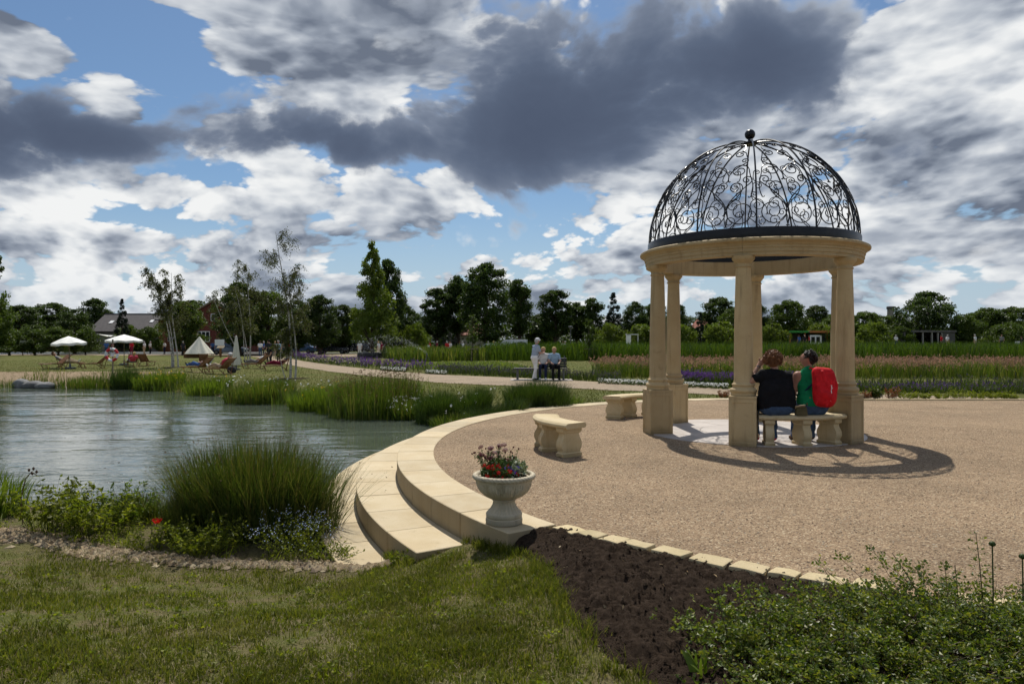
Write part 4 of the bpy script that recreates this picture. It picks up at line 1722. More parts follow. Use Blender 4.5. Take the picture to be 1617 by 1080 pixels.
def fingers(P, wrist, d, n, spread, size=1.0, curl=0.35, m=0):
    """palm and five separate fingers: d = direction of the hand, n = back of the hand, spread = across it (thumb side)"""
    d, n, spread = (np.array(k, float) / np.linalg.norm(k) for k in (d, n, spread))
    w = np.array(wrist, float)
    s = size
    for q in (-0.024, 0.0, 0.024):
        P.append(dict(a=w + d * 0.015 * s + spread * q * 0.6, b=w + d * 0.085 * s + spread * q * s, r=0.019 * s, r2=0.015 * s, m=m, k=0.02))
    for q, L in ((-0.033, 0.058), (-0.011, 0.074), (0.011, 0.080), (0.033, 0.070)):
        a = w + d * 0.088 * s + spread * q * s
        b = a + (d * (1 - curl * .3) + spread * q * 1.5 - n * curl * 0.4) * L * 0.5 * s
        c = b + (d * (1 - curl * .8) + spread * q * 1.5 - n * curl * 1.2) * L * 0.5 * s
        P.append(dict(a=a, b=b, r=0.0095 * s, r2=0.0088 * s, m=m, k=0.006))
        P.append(dict(a=b, b=c, r=0.0088 * s, r2=0.0075 * s, m=m, k=0.006))
    a = w + d * 0.03 * s + spread * 0.028 * s
    b = a + (d * 0.55 + spread * 0.8) * 0.042 * s
    c = b + (d * 0.9 + spread * 0.25) * 0.034 * s
    P.append(dict(a=a, b=b, r=0.0125 * s, r2=0.011 * s, m=m, k=0.012))
    P.append(dict(a=b, b=c, r=0.011 * s, r2=0.009 * s, m=m, k=0.006))


# woman: black top, curly auburn hair, left hand raised to her brow; local +Y is the way she faces
z = SEATZ + 0.115
Jw = {k: np.array(v, float) for k, v in dict(
    pelvis=(0, 0, z), chest=(0.0, .03, z + .32), neck=(0.0, .06, z + .575), head=(-.025, .10, z + .735),
    shL=(-.195, .03, z + .50), shR=(.185, .03, z + .475), hipL=(-.11, .03, z - .02), hipR=(.11, .03, z - .02),
    knL=(-.17, .42, z - .01), knR=(.14, .43, z - .01), anL=(-.15, .40, .10), anR=(.115, .36, .10), toL=(-.17, .54, .05), toR=(.125, .50, .05),
    elL=(-.385, .10, z + .375), wrL=(-.195, .20, z + .625), haL=(-.165, .205, z + .665),
    elR=(.255, .12, z + .22), wrR=(.20, .34, z + .14), haR=(.19, .37, z + .13)).items()}
Pw = body(Jw, 'short', 0.42, 'long', 1.13, 'none', False, (0.05, 1, 0), 1.18)
# loose top falls over the hips
Pw.append(dict(a=(-.15, -.005, z + .08), b=(.15, -.005, z + .08), r=0.140, m=1, k=0.08))
Pw.append(dict(a=(-.125, .0, z + .24), b=(.125, .0, z + .24), r=0.138, m=1, k=0.10))
fingers(Pw, (-.178, .205, z + .655), (0.62, -0.02, 0.55), (0, 1, 0.2), (-.55, 0.2, .62), 0.95, 0.25)
fingers(Pw, (.195, .36, z + .135), (-.3, 1, -.2), (0, 0, 1), (-1, -.3, 0), 0.95, 0.5)
wloc = Vector((4.06, 10.70, 0))
wm = [M['skin'], cloth('black top', (0.010, 0.010, 0.012), 0.3), cloth('jeans', COL['jeans'], 0.25), cloth('red shoes', (0.55, 0.02, 0.04)), cloth('auburn', COL['auburn'])]
woman = link('person', sdf_mesh('person', Pw, 0.0115, wm, 0.03, 0.030))
woman.location = wloc
woman.rotation_euler = (0, 0, R(3))
tag(woman, 'person in black top with curly auburn hair, hand raised to forehead, sitting on gazebo bench', 'person')


def curly_hair(parent, hd, up, fac):
    """mop of short curls: lumps over the skull plus loose strands"""
    P = [dict(a=hd + up * 0.02 - fac * 0.03, b=hd - up * 0.03 - fac * 0.035, r=0.112, r2=0.104, k=0.03)]
    r_ = np.random.default_rng(5)
    for i in range(150):
        v = unit(r_.normal(size=(1, 3)))[0]
        if v @ fac > 0.45 or v @ up < -0.62:
            continue
        c = hd - fac * 0.025 + up * 0.0 + v * np.array([0.122, 0.118, 0.120])
        P.append(dict(a=c, b=c + r_.normal(size=3) * 0.010, r=r_.uniform(0.014, 0.024), k=0.012))
    me = sdf_mesh('hair', P, 0.0095, [M['auburn_hair']], 0.012)
    o = link('hair', me, parent)
    n = 2200
    v = unit(r_.normal(size=(n, 3)))
    v = v[(v @ fac < 0.4) & (v @ up > -0.6)]
    n = len(v)
    t = np.linspace(0, 1, 6)
    base = hd - fac * 0.025 + v * 0.118
    side = unit(np.cross(v, r_.normal(size=(n, 3))))
    s2 = np.cross(v, side)
    ph = r_.uniform(0, 6, n)
    rad = r_.uniform(0.008, 0.024, n)
    pts = np.stack([base + v * (r_.uniform(0.01, 0.05, (n, 1)) * q) + side * (np.sin(ph + q * 5.5) * rad)[:, None] + s2 * (np.cos(ph + q * 5.5) * rad)[:, None] for q in t], 1)
    V, T = strips(pts, 0.0042)
    so = link('strand', fast_mesh('strand', V, T, M['auburn_hair']), o)
    so['kind'] = 'stuff'
    return o


M['auburn_hair'] = leafy('auburn curls', [(0.10, 0.04, 0.018), (0.20, 0.085, 0.035), (0.28, 0.13, 0.06)], 0.25, 0.45, 0.4, tcol=(1.2, 0.9, 0.7))
curly_hair(woman, Jw['head'], np.array([0, .0, 1.0]), np.array([0.05, 1, 0.0]))
MB().lathe([(0.034, -0.009), (0.0365, -0.009), (0.0365, 0.009), (0.034, 0.009)], 16, closed=True).build('wristwatch', M['steel'], woman).matrix_local = \
    Matrix.Translation((-.203, .185, z + .605)) @ Vector((0.15, 0.1, 0.235)).to_track_quat('Z', 'Y').to_matrix().to_4x4()
# white ankle socks under the turned-up jeans
for x, y in ((-.15, .40), (.115, .36)):
    MB().lathe([(0.050, 0.085), (0.052, 0.10), (0.049, 0.15), (0.040, 0.152)], 14, (x, y, 0)).build('sock', cloth('pale', (0.62, 0.50, 0.46)), woman, 60)

# man: green sleeveless top, dark hair, head turned to her; red backpack on his back
Jm = {k: np.array(v, float) for k, v in dict(
    pelvis=(0, 0, z), chest=(-.01, .06, z + .32), neck=(-.015, .12, z + .565), head=(-.03, .165, z + .73),
    shL=(-.20, .09, z + .475), shR=(.185, .05, z + .485), hipL=(-.10, .03, z - .02), hipR=(.10, .03, z - .02),
    knL=(-.15, .44, z), knR=(.15, .44, z), anL=(-.12, .48, .10), anR=(.13, .44, .10), toL=(-.13, .62, .05), toR=(.14, .58, .05),
    elL=(-.275, .10, z + .19), wrL=(-.20, .30, z + .07), haL=(-.18, .35, z + .06),
    elR=(.26, .17, z + .22), wrR=(.10, .38, z + .14), haR=(.07, .42, z + .13)).items()}
fm = np.array([-0.93, 0.36, -0.02])
Pm = body(Jm, 'none', 0.5, 'long', 1.08, 'none', False, fm, 1.08)
Pm.append(dict(a=(-.09, -.01, z + .10), b=(.09, -.01, z + .10), r=0.135, m=1, k=0.07))
Pm.append(dict(a=(-.07, .075, z + .555), b=(.05, .07, z + .555), r=0.062, m=1, k=0.03))
Pm.append(dict(a=Jm['head'] + np.array([-.095, .055, .035]), b=Jm['head'] + np.array([-.085, .012, .037]), r=0.013, m=0, k=0.015))
fingers(Pm, (-.19, .33, z + .065), (.2, 1, -.2), (0, 0, 1), (1, -.2, 0), 1.05, 0.5)
fingers(Pm, (.085, .40, z + .135), (-.5, 1, -.2), (0, 0, 1), (-1, -.5, 0), 1.05, 0.5)
mloc = Vector((4.64, 10.74, 0))
mm = [M['skin_tan'], cloth('green vest', (0.010, 0.19, 0.075), 0.2), cloth('jeans', COL['jeans']), cloth('brown', COL['brown']), cloth('dark_hair', COL['dark_hair'])]
man = link('person', sdf_mesh('person', Pm, 0.0115, mm, 0.03, 0.028))
man.location = mloc
man.rotation_euler = (0, 0, R(-4))
tag(man, 'person in green sleeveless top with short dark hair, wearing a red backpack, on gazebo bench', 'person')
hd = Jm['head']
Ph = []
r_ = np.random.default_rng(9)
Ph.append(dict(a=hd + np.array([.026, -.010, .045]), b=hd + np.array([.045, -.018, -.02]), r=0.094, r2=0.078, k=0.03))
for i in range(170):
    v = unit(r_.normal(size=(1, 3)))[0]
    if v @ fm > 0.42 or v[2] < -0.50 or (v[2] < 0.0 and v @ fm > -0.15):
        continue
    c = hd + np.array([.018, -.006, .018]) + v * np.array([0.104, 0.100, 0.112])
    Ph.append(dict(a=c, b=c + v * 0.006 + r_.normal(size=3) * 0.012, r=r_.uniform(0.010, 0.016), k=0.01))
M['dark_hair'] = plain('dark hair', (0.016, 0.012, 0.010), 0.45, 0.5, 0, 0.4, 60, 0.6, 200)
mh = link('hair', sdf_mesh('hair', Ph, 0.0095, [M['dark_hair']], 0.012), man)
v = unit(r_.normal(size=(2600, 3)))
v = v[(v @ fm < 0.40) & (v[:, 2] > -0.45) & ((v[:, 2] > 0.05) | (v @ fm < -0.2))]
b0 = hd + np.array([.018, -.006, .018]) + v * np.array([0.106, 0.102, 0.116])
dr_ = unit(v * 0.5 - fm * 0.7 + np.array([0, 0, -0.35]) + r_.normal(0, 0.35, v.shape))
pts = np.stack([b0 + dr_ * (0.042 * q) for q in (0, 0.5, 1.0)], 1)
V, T = strips(pts, 0.0035)
link('strand', fast_mesh('strand', V, T, M['dark_hair']), mh)['kind'] = 'stuff'

# red backpack
bp = thing('backpack', 'big red backpack with white marks worn on the back of the person in green', 'backpack')
bp.location = mloc + Vector((-0.045, 0, 0))
bp.rotation_euler = (0, R(5), R(-4))
Pb = []
by = -0.185
for zz, cx_, wd, th in ((.10, .085, .130, .075), (.18, .085, .170, .105), (.30, .075, .175, .110), (.42, .060, .172, .095), (.52, .035, .155, .070), (.565, .015, .130, .045)):
    Pb.append(dict(a=(cx_ - wd + th, by, z + zz), b=(cx_ + wd - th, by, z + zz), r=th, k=0.08))
Pb.append(dict(a=(.03, by - .085, z + .24), b=(.11, by - .088, z + .20), r=.055, k=0.05))
for fx, fa, fb in ((-.055, .06, .50), (.02, .16, .56), (.085, .05, .40), (.15, .10, .54), (.20, .14, .42)):
    for i in range(6):
        q0, q1 = fa + (fb - fa) * i / 6, fa + (fb - fa) * (i + 1) / 6
        wob = lambda q: fx + 0.018 * math.sin(q * 17 + fx * 40) - 0.07 * (q - .3)
        dep = lambda q: by - 0.088 - 0.018 * math.sin((q - .02) / .58 * pi) + 0.55 * abs(fx - 0.075) ** 1.5
        Pb.append(dict(a=(wob(q0), dep(q0), z + q0), b=(wob(q1), dep(q1), z + q1), r=.016, k=0.022))
Pb.append(dict(a=(-.08, by - .052, z + .475), b=(.15, by - .052, z + .465), r=.030, k=0.018))
shell = link('pack_body', sdf_mesh('pack_body', Pb, 0.010, [M['red_bag']], 0.10), bp)
bag_side = [(x, y) for x, y in ()]
for sx in (-0.105, 0.175):
    pts = [(sx * 0.75 + .02, -0.14, z + .56), (sx + .01, -.02, z + .60), (sx + .0, .10, z + .565), (sx * 1.05, .17, z + .44), (sx * 1.1, .14, z + .28), (sx * 1.1, -.03, z + .16), (sx, -.13, z + .14)]
    q = smooth_line([(p[0], p[1]) for p in pts], 3)
    q = [Vector(pts[min(int(i / 3), 6)]).lerp(Vector(pts[min(int(i / 3) + 1, 6)]), (i % 3) / 3) for i in range(19)]
    MB().tube(q, 0.014, 6).build('shoulder_strap', M['red_bag'] if sx < 0 else M['red_bag'], bp, 60)
MB().tube([(-.10, -.13, z + .35), (-.16, -.05, z + .24), (-.165, .06, z + .16)], 0.013, 6).build('side_strap', cloth('navy', COL['navy']), bp, 60)
# zip line and white marks on the lower right of the pack
MB().tube([(.17, by - .075, z + .50), (.185, by - .088, z + .40), (.19, by - .095, z + .25), (.17, by - .085, z + .12)], 0.004, 5).build('zip', cloth('wine', COL['wine']), bp, 60)
mb = MB()
mark = [(0, 0, .010, .028), (.006, .024, .022, .007), (.0, .046, .009, .026), (-.006, .060, .020, .007), (.0, .084, .010, .022), (.007, .100, .018, .008), (0, .120, .010, .024), (-.004, .140, .016, .007),
        (.0, -.030, .024, .008), (.010, -.048, .009, .020), (-.006, -.046, .009, .016), (.004, -.085, .010, .012)]
for dx, dz, w_, h_ in mark:
    zz = z + .225 + dz
    mb.box((.128 + dx, by - 0.122 + 0.02 * ((dz - .03) / .1) ** 2 * 0.5, zz), (w_, 0.012, h_), R(18))
mb.build('white_mark', M['white'], bp)

# beige shoulder bag between the two
bag = thing('shoulder_bag', 'olive shoulder bag with pale flap resting on the bench between the couple', 'bag', (4.40, 10.60, SEATZ))
MB().box((0, 0, .07), (.18, .12, .14), R(-8), 0, 0.80).build('pouch', cloth('olive', (0.10, 0.085, 0.045)), bag, 40, 0.025, 2)
MB().box((-.03, -.035, .135), (.15, .12, .016), R(-14), rx=R(-22), ry=R(-10)).build('flap', cloth('beige', COL['beige']), bag, 40, 0.007, 1)
MB().tube([(.09, 0, .15), (.12, .06, .24), (.15, .14, .42), (.17, .17, .55)], 0.010, 6).build('strap', cloth('olive', (0.10, 0.085, 0.045)), bag, 60)


# ------------------------------------------------------------------ near vegetation
M['grass'] = leafy('lawn grass', [(0.045, 0.070, 0.010), (0.095, 0.118, 0.013), (0.165, 0.165, 0.026), (0.085, 0.108, 0.012), (0.19, 0.175, 0.06)], 0.45, 0.6, 0.10, ((0.17, 0.155, 0.055), 0.9, 0.54, 0.72), 1.4)
M['straw'] = leafy('dry grass', [(0.20, 0.165, 0.08), (0.30, 0.25, 0.13), (0.26, 0.23, 0.15)], 0.25, 0.7, 0.2, None, 2, (1.1, 1.0, 0.7))
M['fargrass'] = leafy('mown grass', [(0.060, 0.075, 0.014), (0.09, 0.098, 0.022), (0.12, 0.11, 0.035)], 0.30, 0.6, 0.2, None, 0.5)
M['rush'] = leafy('soft rush', [(0.036, 0.062, 0.010), (0.054, 0.086, 0.014), (0.085, 0.108, 0.022), (0.16, 0.14, 0.045)], 0.32, 0.5, 0.3, None, 2.5)
M['reed'] = leafy('reed leaves', [(0.045, 0.080, 0.010), (0.075, 0.118, 0.016), (0.105, 0.145, 0.022), (0.17, 0.16, 0.05)], 0.35, 0.5, 0.3, None, 1.2)
M['darkrush'] = leafy('dark rush', [(0.026, 0.054, 0.010), (0.042, 0.074, 0.014), (0.062, 0.092, 0.018)], 0.32, 0.5, 0.3, None, 1.2)
M['iris'] = leafy('iris leaves', [(0.075, 0.12, 0.012), (0.11, 0.165, 0.018), (0.14, 0.185, 0.03)], 0.40, 0.5, 0.3, None, 1.2)
M['weed'] = leafy('fresh weeds', [(0.095, 0.13, 0.012), (0.15, 0.18, 0.018), (0.23, 0.24, 0.03)], 0.5, 0.5, 0.2, None, 3)
M['rose'] = leafy('rose leaves', [(0.045, 0.075, 0.011), (0.072, 0.11, 0.014), (0.13, 0.165, 0.02), (0.23, 0.23, 0.035)], 0.44, 0.42, 0.38, None, 3.5)
M['rose_stem'] = leafy('rose stems', [(0.07, 0.035, 0.02), (0.10, 0.05, 0.03), (0.05, 0.06, 0.02)], 0.0, 0.6)
M['petal_white'] = leafy('white petals', [(0.70, 0.70, 0.66), (0.82, 0.82, 0.80)], 0.3, 0.6, 0.2, tcol=(1, 1, 1))
M['petal_yellow'] = leafy('yellow petals', [(0.70, 0.45, 0.02), (0.80, 0.58, 0.04)], 0.3, 0.6, 0.2, tcol=(1.1, 1, 0.6))
M['petal_sky'] = leafy('pale blue petals', [(0.40, 0.50, 0.72), (0.58, 0.65, 0.82)], 0.3, 0.6, 0.2, tcol=(1, 1, 1))
M['seed'] = leafy('brown seed heads', [(0.07, 0.045, 0.022), (0.14, 0.09, 0.045), (0.20, 0.14, 0.07)], 0.2, 0.8, 0.2, tcol=(1.1, 1, 0.8))


def gpts(x, y, dz=0.0):
    return np.stack([x, y, ground_z(x, y) + dz], 1)


def in_bed(x, y):
    return soil_mask(x, y) & (x > soil_edge(y) + 0.02 * rng.normal(size=len(x)))


# near lawn: every blade is geometry
def lawn():
    n = 170000
    y = 2.75 + 4.2 * rng.random(n) ** 1.35
    x = rng.uniform(-1, 1, n) * 0.80 * y
    x = np.where(x > 1.4, x - 3.0, x)
    yl = np.interp(x, [p[0] for p in pebble_line], [p[1] for p in pebble_line])
    edge = yl + 0.10 + 0.12 * (fbm(x * 3, y * 3, 2, 41) - 0.5)
    dens = fbm(x * 1.6, y * 1.6, 4, 51, 0.6)
    tuft = fbm(x * 6.5, y * 6.5, 2, 61)
    keep = (y < edge) & ~in_bed(x, y) & (rng.random(n) < np.clip((dens - 0.26) * 3.2, 0.10, 1) * np.clip(0.35 + tuft * 1.3, 0, 1))
    rr = np.hypot(x - PC[0], y - PC[1])
    keep &= rr > 8.93
    x, y, dens, tuft = x[keep], y[keep], dens[keep], tuft[keep]
    n = len(x)
    h = (0.018 + 0.050 * np.clip(dens * 1.5 - 0.35, 0, 1) * (0.5 + tuft)) * rng.uniform(0.5, 1.35, n)
    z = lawn_z(x, y) - 0.004
    B = np.stack([x, y, z], 1)
    dry = rng.random(n) < np.clip(0.98 - dens * 1.62, 0.05, 0.72)
    v1, t1 = blades(B[~dry], h[~dry], 0.0054, rng.uniform(0.1, 0.9, (~dry).sum()), rng.uniform(0, 6.3, (~dry).sum()), 2)
    v2, t2 = blades(B[dry], h[dry] * 0.8, 0.0046, rng.uniform(0.5, 2.2, dry.sum()), rng.uniform(0, 6.3, dry.sum()), 2)
    V, T, MI = merge([(v1, t1, 0), (v2, t2, 1)])
    tag(link('lawn_grass', fast_mesh('lawn_grass', V, T, [M['grass'], M['straw']], MI)), 'short patchy grass of the near lawn', kind='stuff')
    # clover and plantain rosettes
    m = 260
    cy = 2.9 + 3.2 * rng.random(m)
    cx = rng.uniform(-0.8, 0.2, m) * cy
    k = (cx < soil_edge(cy) - 0.05) & (cy < np.interp(cx, [p[0] for p in pebble_line], [p[1] for p in pebble_line]))
    cx, cy = cx[k], cy[k]
    reps = rng.integers(8, 22, len(cx))
    X = np.repeat(cx, reps) + rng.normal(0, 0.03, reps.sum())
    Y = np.repeat(cy, reps) + rng.normal(0, 0.03, reps.sum())
    v, t = leaf_cards(np.stack([X, Y, lawn_z(X, Y) + rng.uniform(0.012, 0.035, len(X))], 1), rng.uniform(0.014, 0.030, len(X)), None, 1.6, 0.8, 0.2)
    tag(link('lawn_weeds', fast_mesh('lawn_weeds', v, t, M['weed'])), 'clover and small weeds in the lawn', kind='stuff')
    # longer tufts here and there and along the steps and the soil
    m = 420
    ty = 2.9 + 3.4 * rng.random(m) ** 1.2
    tx = rng.uniform(-0.8, 0.3, m) * ty
    ex = rng.integers(0, 2, m)
    tyl = np.interp(tx, [p[0] for p in pebble_line], [p[1] for p in pebble_line])
    k = (ty < tyl + 0.05) & (tx < soil_edge(ty) - 0.02) & (np.hypot(tx - PC[0], ty - PC[1]) > 8.93)
    tx, ty = tx[k], ty[k]
    sy = rng.uniform(3.0, 5.85, 130)
    sx = soil_edge(sy) + rng.normal(-0.04, 0.05, 130)
    aa = np.radians(rng.uniform(207.5, 217.0, 80))
    rr = np.where(np.degrees(aa) < 211.6, 9.46, 8.93) + rng.uniform(0.0, 0.07, 80)
    qx, qy = PC[0] + rr * np.cos(aa), PC[1] + rr * np.sin(aa)
    tx, ty = np.concatenate([tx, sx, qx]), np.concatenate([ty, sy, qy])
    reps = rng.integers(8, 26, len(tx))
    X, Y = np.repeat(tx, reps), np.repeat(ty, reps)
    X = X + rng.normal(0, 0.022, len(X))
    Y = Y + rng.normal(0, 0.022, len(X))
    ok = np.hypot(X - PC[0], Y - PC[1]) > 8.905
    X, Y = X[ok], Y[ok]
    n = len(X)
    V, T = blades(np.stack([X, Y, lawn_z(X, Y) - 0.004], 1), rng.uniform(0.035, 0.095, n), 0.0045, rng.uniform(0.15, 0.8, n), rng.uniform(0, 6.3, n), 3)
    tag(link('grass_tufts', fast_mesh('grass_tufts', V, T, M['grass'])), 'taller grass tufts in the lawn and along the steps', kind='stuff')


lawn()


# mown lawns further off: short tufts so that the ground has a nap
def far_lawn():
    n = 70000
    y = 17.5 + 45 * rng.random(n) ** 1.6
    x = rng.uniform(-0.76, 0.35, n) * y
    d = edge_dist(x, y, pond)
    U_, Lo = np.array(U), np.array(L_)
    pth = inside(x, y, [tuple(p) for p in U_] + [tuple(p) for p in Lo[::-1]])
    rr = np.hypot(x - PC[0], y - PC[1])
    k = ~inside(x, y, pond) & ~pth & (rr > 8.95) & ~((x < -16) & (y < 35)) & ((x < 7) | (y > 19.3))
    x, y = x[k], y[k]
    n = len(x)
    V, T = blades(gpts(x, y, -0.01), rng.uniform(0.03, 0.085, n), 0.02, rng.uniform(0.1, 0.7, n), rng.uniform(0, 6.3, n), 2)
    tag(link('mown_grass', fast_mesh('mown_grass', V, T, M['fargrass'])), 'mown grass between pond and path', kind='stuff')


far_lawn()


def clump(name, label, cat, cx, cy, rx, ry, n, h, mat, lean=0.35, w=0.006, segs=4, group=None, kind=None, top=None, splay=1.0, z=None, hvar=0.35, cur=1.8):
    """a clump of upright blades growing from an oval of ground"""
    a = rng.uniform(0, 2 * np.pi, n)
    r = np.sqrt(rng.random(n))
    x, y = cx + rx * r * np.cos(a), cy + ry * r * np.sin(a)
    zz = ground_z(x, y) if z is None else np.full(n, z)
    B = np.stack([x, y, np.maximum(zz, -0.75) - 0.01], 1)
    hh = h * (1 - hvar * rng.random(n) ** 1.5) * (1 - 0.22 * r ** 2) - np.minimum(0, B[:, 2] - (-0.5)) * 0.8
    ln = np.abs(rng.normal(lean, lean * 0.6, n)) * (0.35 + splay * r)
    az = a + rng.normal(0, 0.7, n)
    V, T = blades(B, hh, w * rng.uniform(0.6, 1.3, n), ln, az, segs, cur)
    parts = [(V, T, 0)]
    mats = [mat]
    if top:
        tm, frac, size = top
        k = rng.random(n) < frac
        tips = V.reshape(n, -1, 3)[k, -1]
        t2 = np.repeat(tips, 3, 0) + rng.normal(0, size * 0.35, (len(tips) * 3, 3))
        v, t = leaf_cards(t2, size, np.array([0, 0, 0.9]), 0, 0.5)
        parts.append((v, t, 1))
        mats.append(tm)
    V, T, MI = merge(parts)
    o = link(name, fast_mesh(name, V - np.array([cx, cy, 0]), T, mats, MI))
    o.location = (cx, cy, 0)
    return tag(o, label, cat, group, kind)


# big rush clump beside the steps, near left
clump('rush_clump', 'big dense clump of tall dark green rushes between pond and lowest step', 'rushes', -2.78, 7.60, 0.84, 0.50, 7400, 1.16, M['rush'], 0.25, 0.0060, 5, top=(M['seed'], 0.12, 0.016), splay=1.0, hvar=0.62)
clump('rush_clump', 'small dark rush clump just behind the red poppy', 'rushes', -3.42, 7.22, 0.17, 0.13, 700, 0.55, M['rush'], 0.25, 0.005, 4, splay=0.6)
clump('grass_clump', 'pale green iris-like grass at the left edge of the pond bank', 'grass plant', -6.35, 8.3, 0.55, 0.30, 420, 0.62, M['iris'], 0.30, 0.016, 4)
clump('grass_clump', 'low olive tussock behind the leafy plants on the left bank', 'grass plant', -4.35, 8.15, 0.40, 0.25, 1100, 0.36, M['rush'], 0.5, 0.005, 4, top=(M['seed'], 0.12, 0.014))


def leafy_plant(name, label, cat, c, rad, h, n_stems, mat, leaf=0.03, per=9, stem_mat=None, flowers=None, spread=0.8, z=None, group=None, leaflets=1, aspect=0.5, wild=0.3, stem_w=0.005):
    """many leafy stems fanning out of one base; flowers = (material, size, chance, petals)"""
    c = np.array(c, float)
    base_z = float(ground_z(np.array([c[0]]), np.array([c[1]]))[0]) if z is None else z
    t = thing(name, label, cat, (c[0], c[1], base_z), 0, group)
    n = n_stems
    a = rng.uniform(0, 2 * np.pi, n)
    r = np.sqrt(rng.random(n))
    p0 = np.stack([np.cos(a) * r * rad * 0.45, np.sin(a) * r * rad * 0.45, np.zeros(n) - 0.01], 1)
    hh = h * rng.uniform(0.55, 1.0, n) * (1 - 0.25 * r ** 2)
    out = rad * 0.55 * spread * (0.3 + r)
    p1 = p0 + np.stack([np.cos(a) * out, np.sin(a) * out, hh], 1) + rng.normal(0, rad * 0.12 * wild / 0.3, (n, 3)) * np.array([1, 1, 0.4])
    k = 6
    ts = np.linspace(0, 1, k)
    pts = np.stack([p0 + (p1 - p0) * np.array([q ** 1.15, q ** 1.15, q ** 0.85]) for q in ts], 1)
    v, tr = strips(pts, stem_w)
    link('stem', fast_mesh('stem', v, tr, stem_mat or M['stem']), t)['kind'] = 'stuff'
    # leaves along the upper part of each stem
    q = rng.uniform(0.22, 1.0, (n, per))
    idx = q * (k - 1)
    i0 = np.minimum(idx.astype(int), k - 2)
    fr = (idx - i0)[..., None]
    rows = np.arange(n)[:, None]
    pos = pts[rows, i0] * (1 - fr) + pts[rows, i0 + 1] * fr
    side = unit(rng.normal(size=(n * per, 3)) * np.array([1, 1, 0.45]) + np.array([0, 0, 0.25])).reshape(n, per, 3)
    cen, ax, sz = [], [], []
    if leaflets == 1:
        L = leaf * rng.uniform(0.55, 1.25, (n, per))
        cen = (pos + side * L[..., None] * 0.5).reshape(-1, 3)
        ax = side.reshape(-1, 3) * 2.2
        sz = L.ravel()
    else:
        perp = unit(np.cross(side.reshape(-1, 3), np.array([0, 0, 1.0]) + rng.normal(0, 0.3, (n * per, 3)))).reshape(n, per, 3)
        C_, A_, S_ = [], [], []
        for j in range(leaflets):
            pr = (j + 1) // 2
            sg = 0 if j == 0 else (1 if j % 2 else -1)
            along = (2.9 - 0.85 * pr) * leaf if j else 2.9 * leaf
            d = side + perp * sg * 1.4
            C_.append(pos + side * along * 0.8 + perp * sg * leaf * 0.55)
            A_.append(d)
            S_.append(np.full((n, per), leaf) * rng.uniform(0.75, 1.15, (n, per)))
        cen = np.stack(C_, 2).reshape(-1, 3)
        ax = np.stack(A_, 2).reshape(-1, 3) * 2.0
        sz = np.stack(S_, 2).ravel()
    ok = cen[:, 2] > 0.0
    v, tr = leaf_cards(cen[ok], sz[ok], ax[ok], 0.6, aspect, 0.3)
    f = link('foliage', fast_mesh('foliage', v, tr, mat), t)
    f['kind'] = 'stuff'
    if flowers:
        fm_, fs, ch, pet = flowers
        kk = rng.random(n) < ch
        tips = p1[kk]
        reps = 3 if ch > 0.5 else 1
        tips = np.repeat(tips, reps, 0) + rng.normal(0, 0.02 if reps > 1 else 0.0, (len(tips) * reps, 3))
        if len(tips):
            v, tr = flower_heads(tips, np.full(len(tips), fs) * rng.uniform(0.7, 1.2, len(tips)), None, pet)
            link('blossom', fast_mesh('blossom', v, tr, fm_), t)['kind'] = 'stuff'
    return t


NP = 'low leafy plants along the near pond bank'
leafy_plant('leafy_plant', 'bright green leafy plant beside the bent dark seed stalk at the far left', 'plant', at(75, 838, -0.46)[:2], 0.42, 0.66, 60, M['weed'], 0.06, 15, group=NP)
leafy_plant('leafy_plant', 'bushy dark-hearted leafy plant left of the small rush tussock', 'plant', at(150, 845, -0.46)[:2], 0.46, 0.58, 74, M['weed'], 0.06, 16, group=NP)
leafy_plant('leafy_plant', 'thin yellowish plant between the bushy plant and the poppy', 'plant', at(205, 828, -0.46)[:2], 0.40, 0.52, 44, M['iris'], 0.05, 12, group=NP)
leafy_plant('leafy_plant', 'low fresh green weeds just left of the red poppy', 'plant', at(232, 870, -0.46)[:2], 0.24, 0.32, 34, M['weed'], 0.035, 12, group=NP)
leafy_plant('leafy_plant', 'lush fresh green leafy plant in front of the big rush clump', 'plant', at(318, 876, -0.46)[:2], 0.42, 0.40, 80, M['weed'], 0.045, 15, group=NP)
leafy_plant('forget_me_not', 'airy plant covered in tiny pale blue flowers in front of the rushes', 'flowering plant', at(462, 876, -0.46)[:2], 0.42, 0.42, 150, M['weed'], 0.028, 9, flowers=(M['petal_sky'], 0.0065, 0.85, 5), stem_w=0.003)
leafy_plant('leafy_plant', 'small weed growing against the wall of the middle step', 'plant', (-0.98, 6.17), 0.13, 0.20, 24, M['weed'], 0.035, 10, z=-0.40, group=NP)
leafy_plant('leafy_plant', 'low weeds between pebbles and the lowest step', 'plant', (-1.72, 6.62), 0.30, 0.15, 60, M['weed'], 0.03, 9, group=NP)
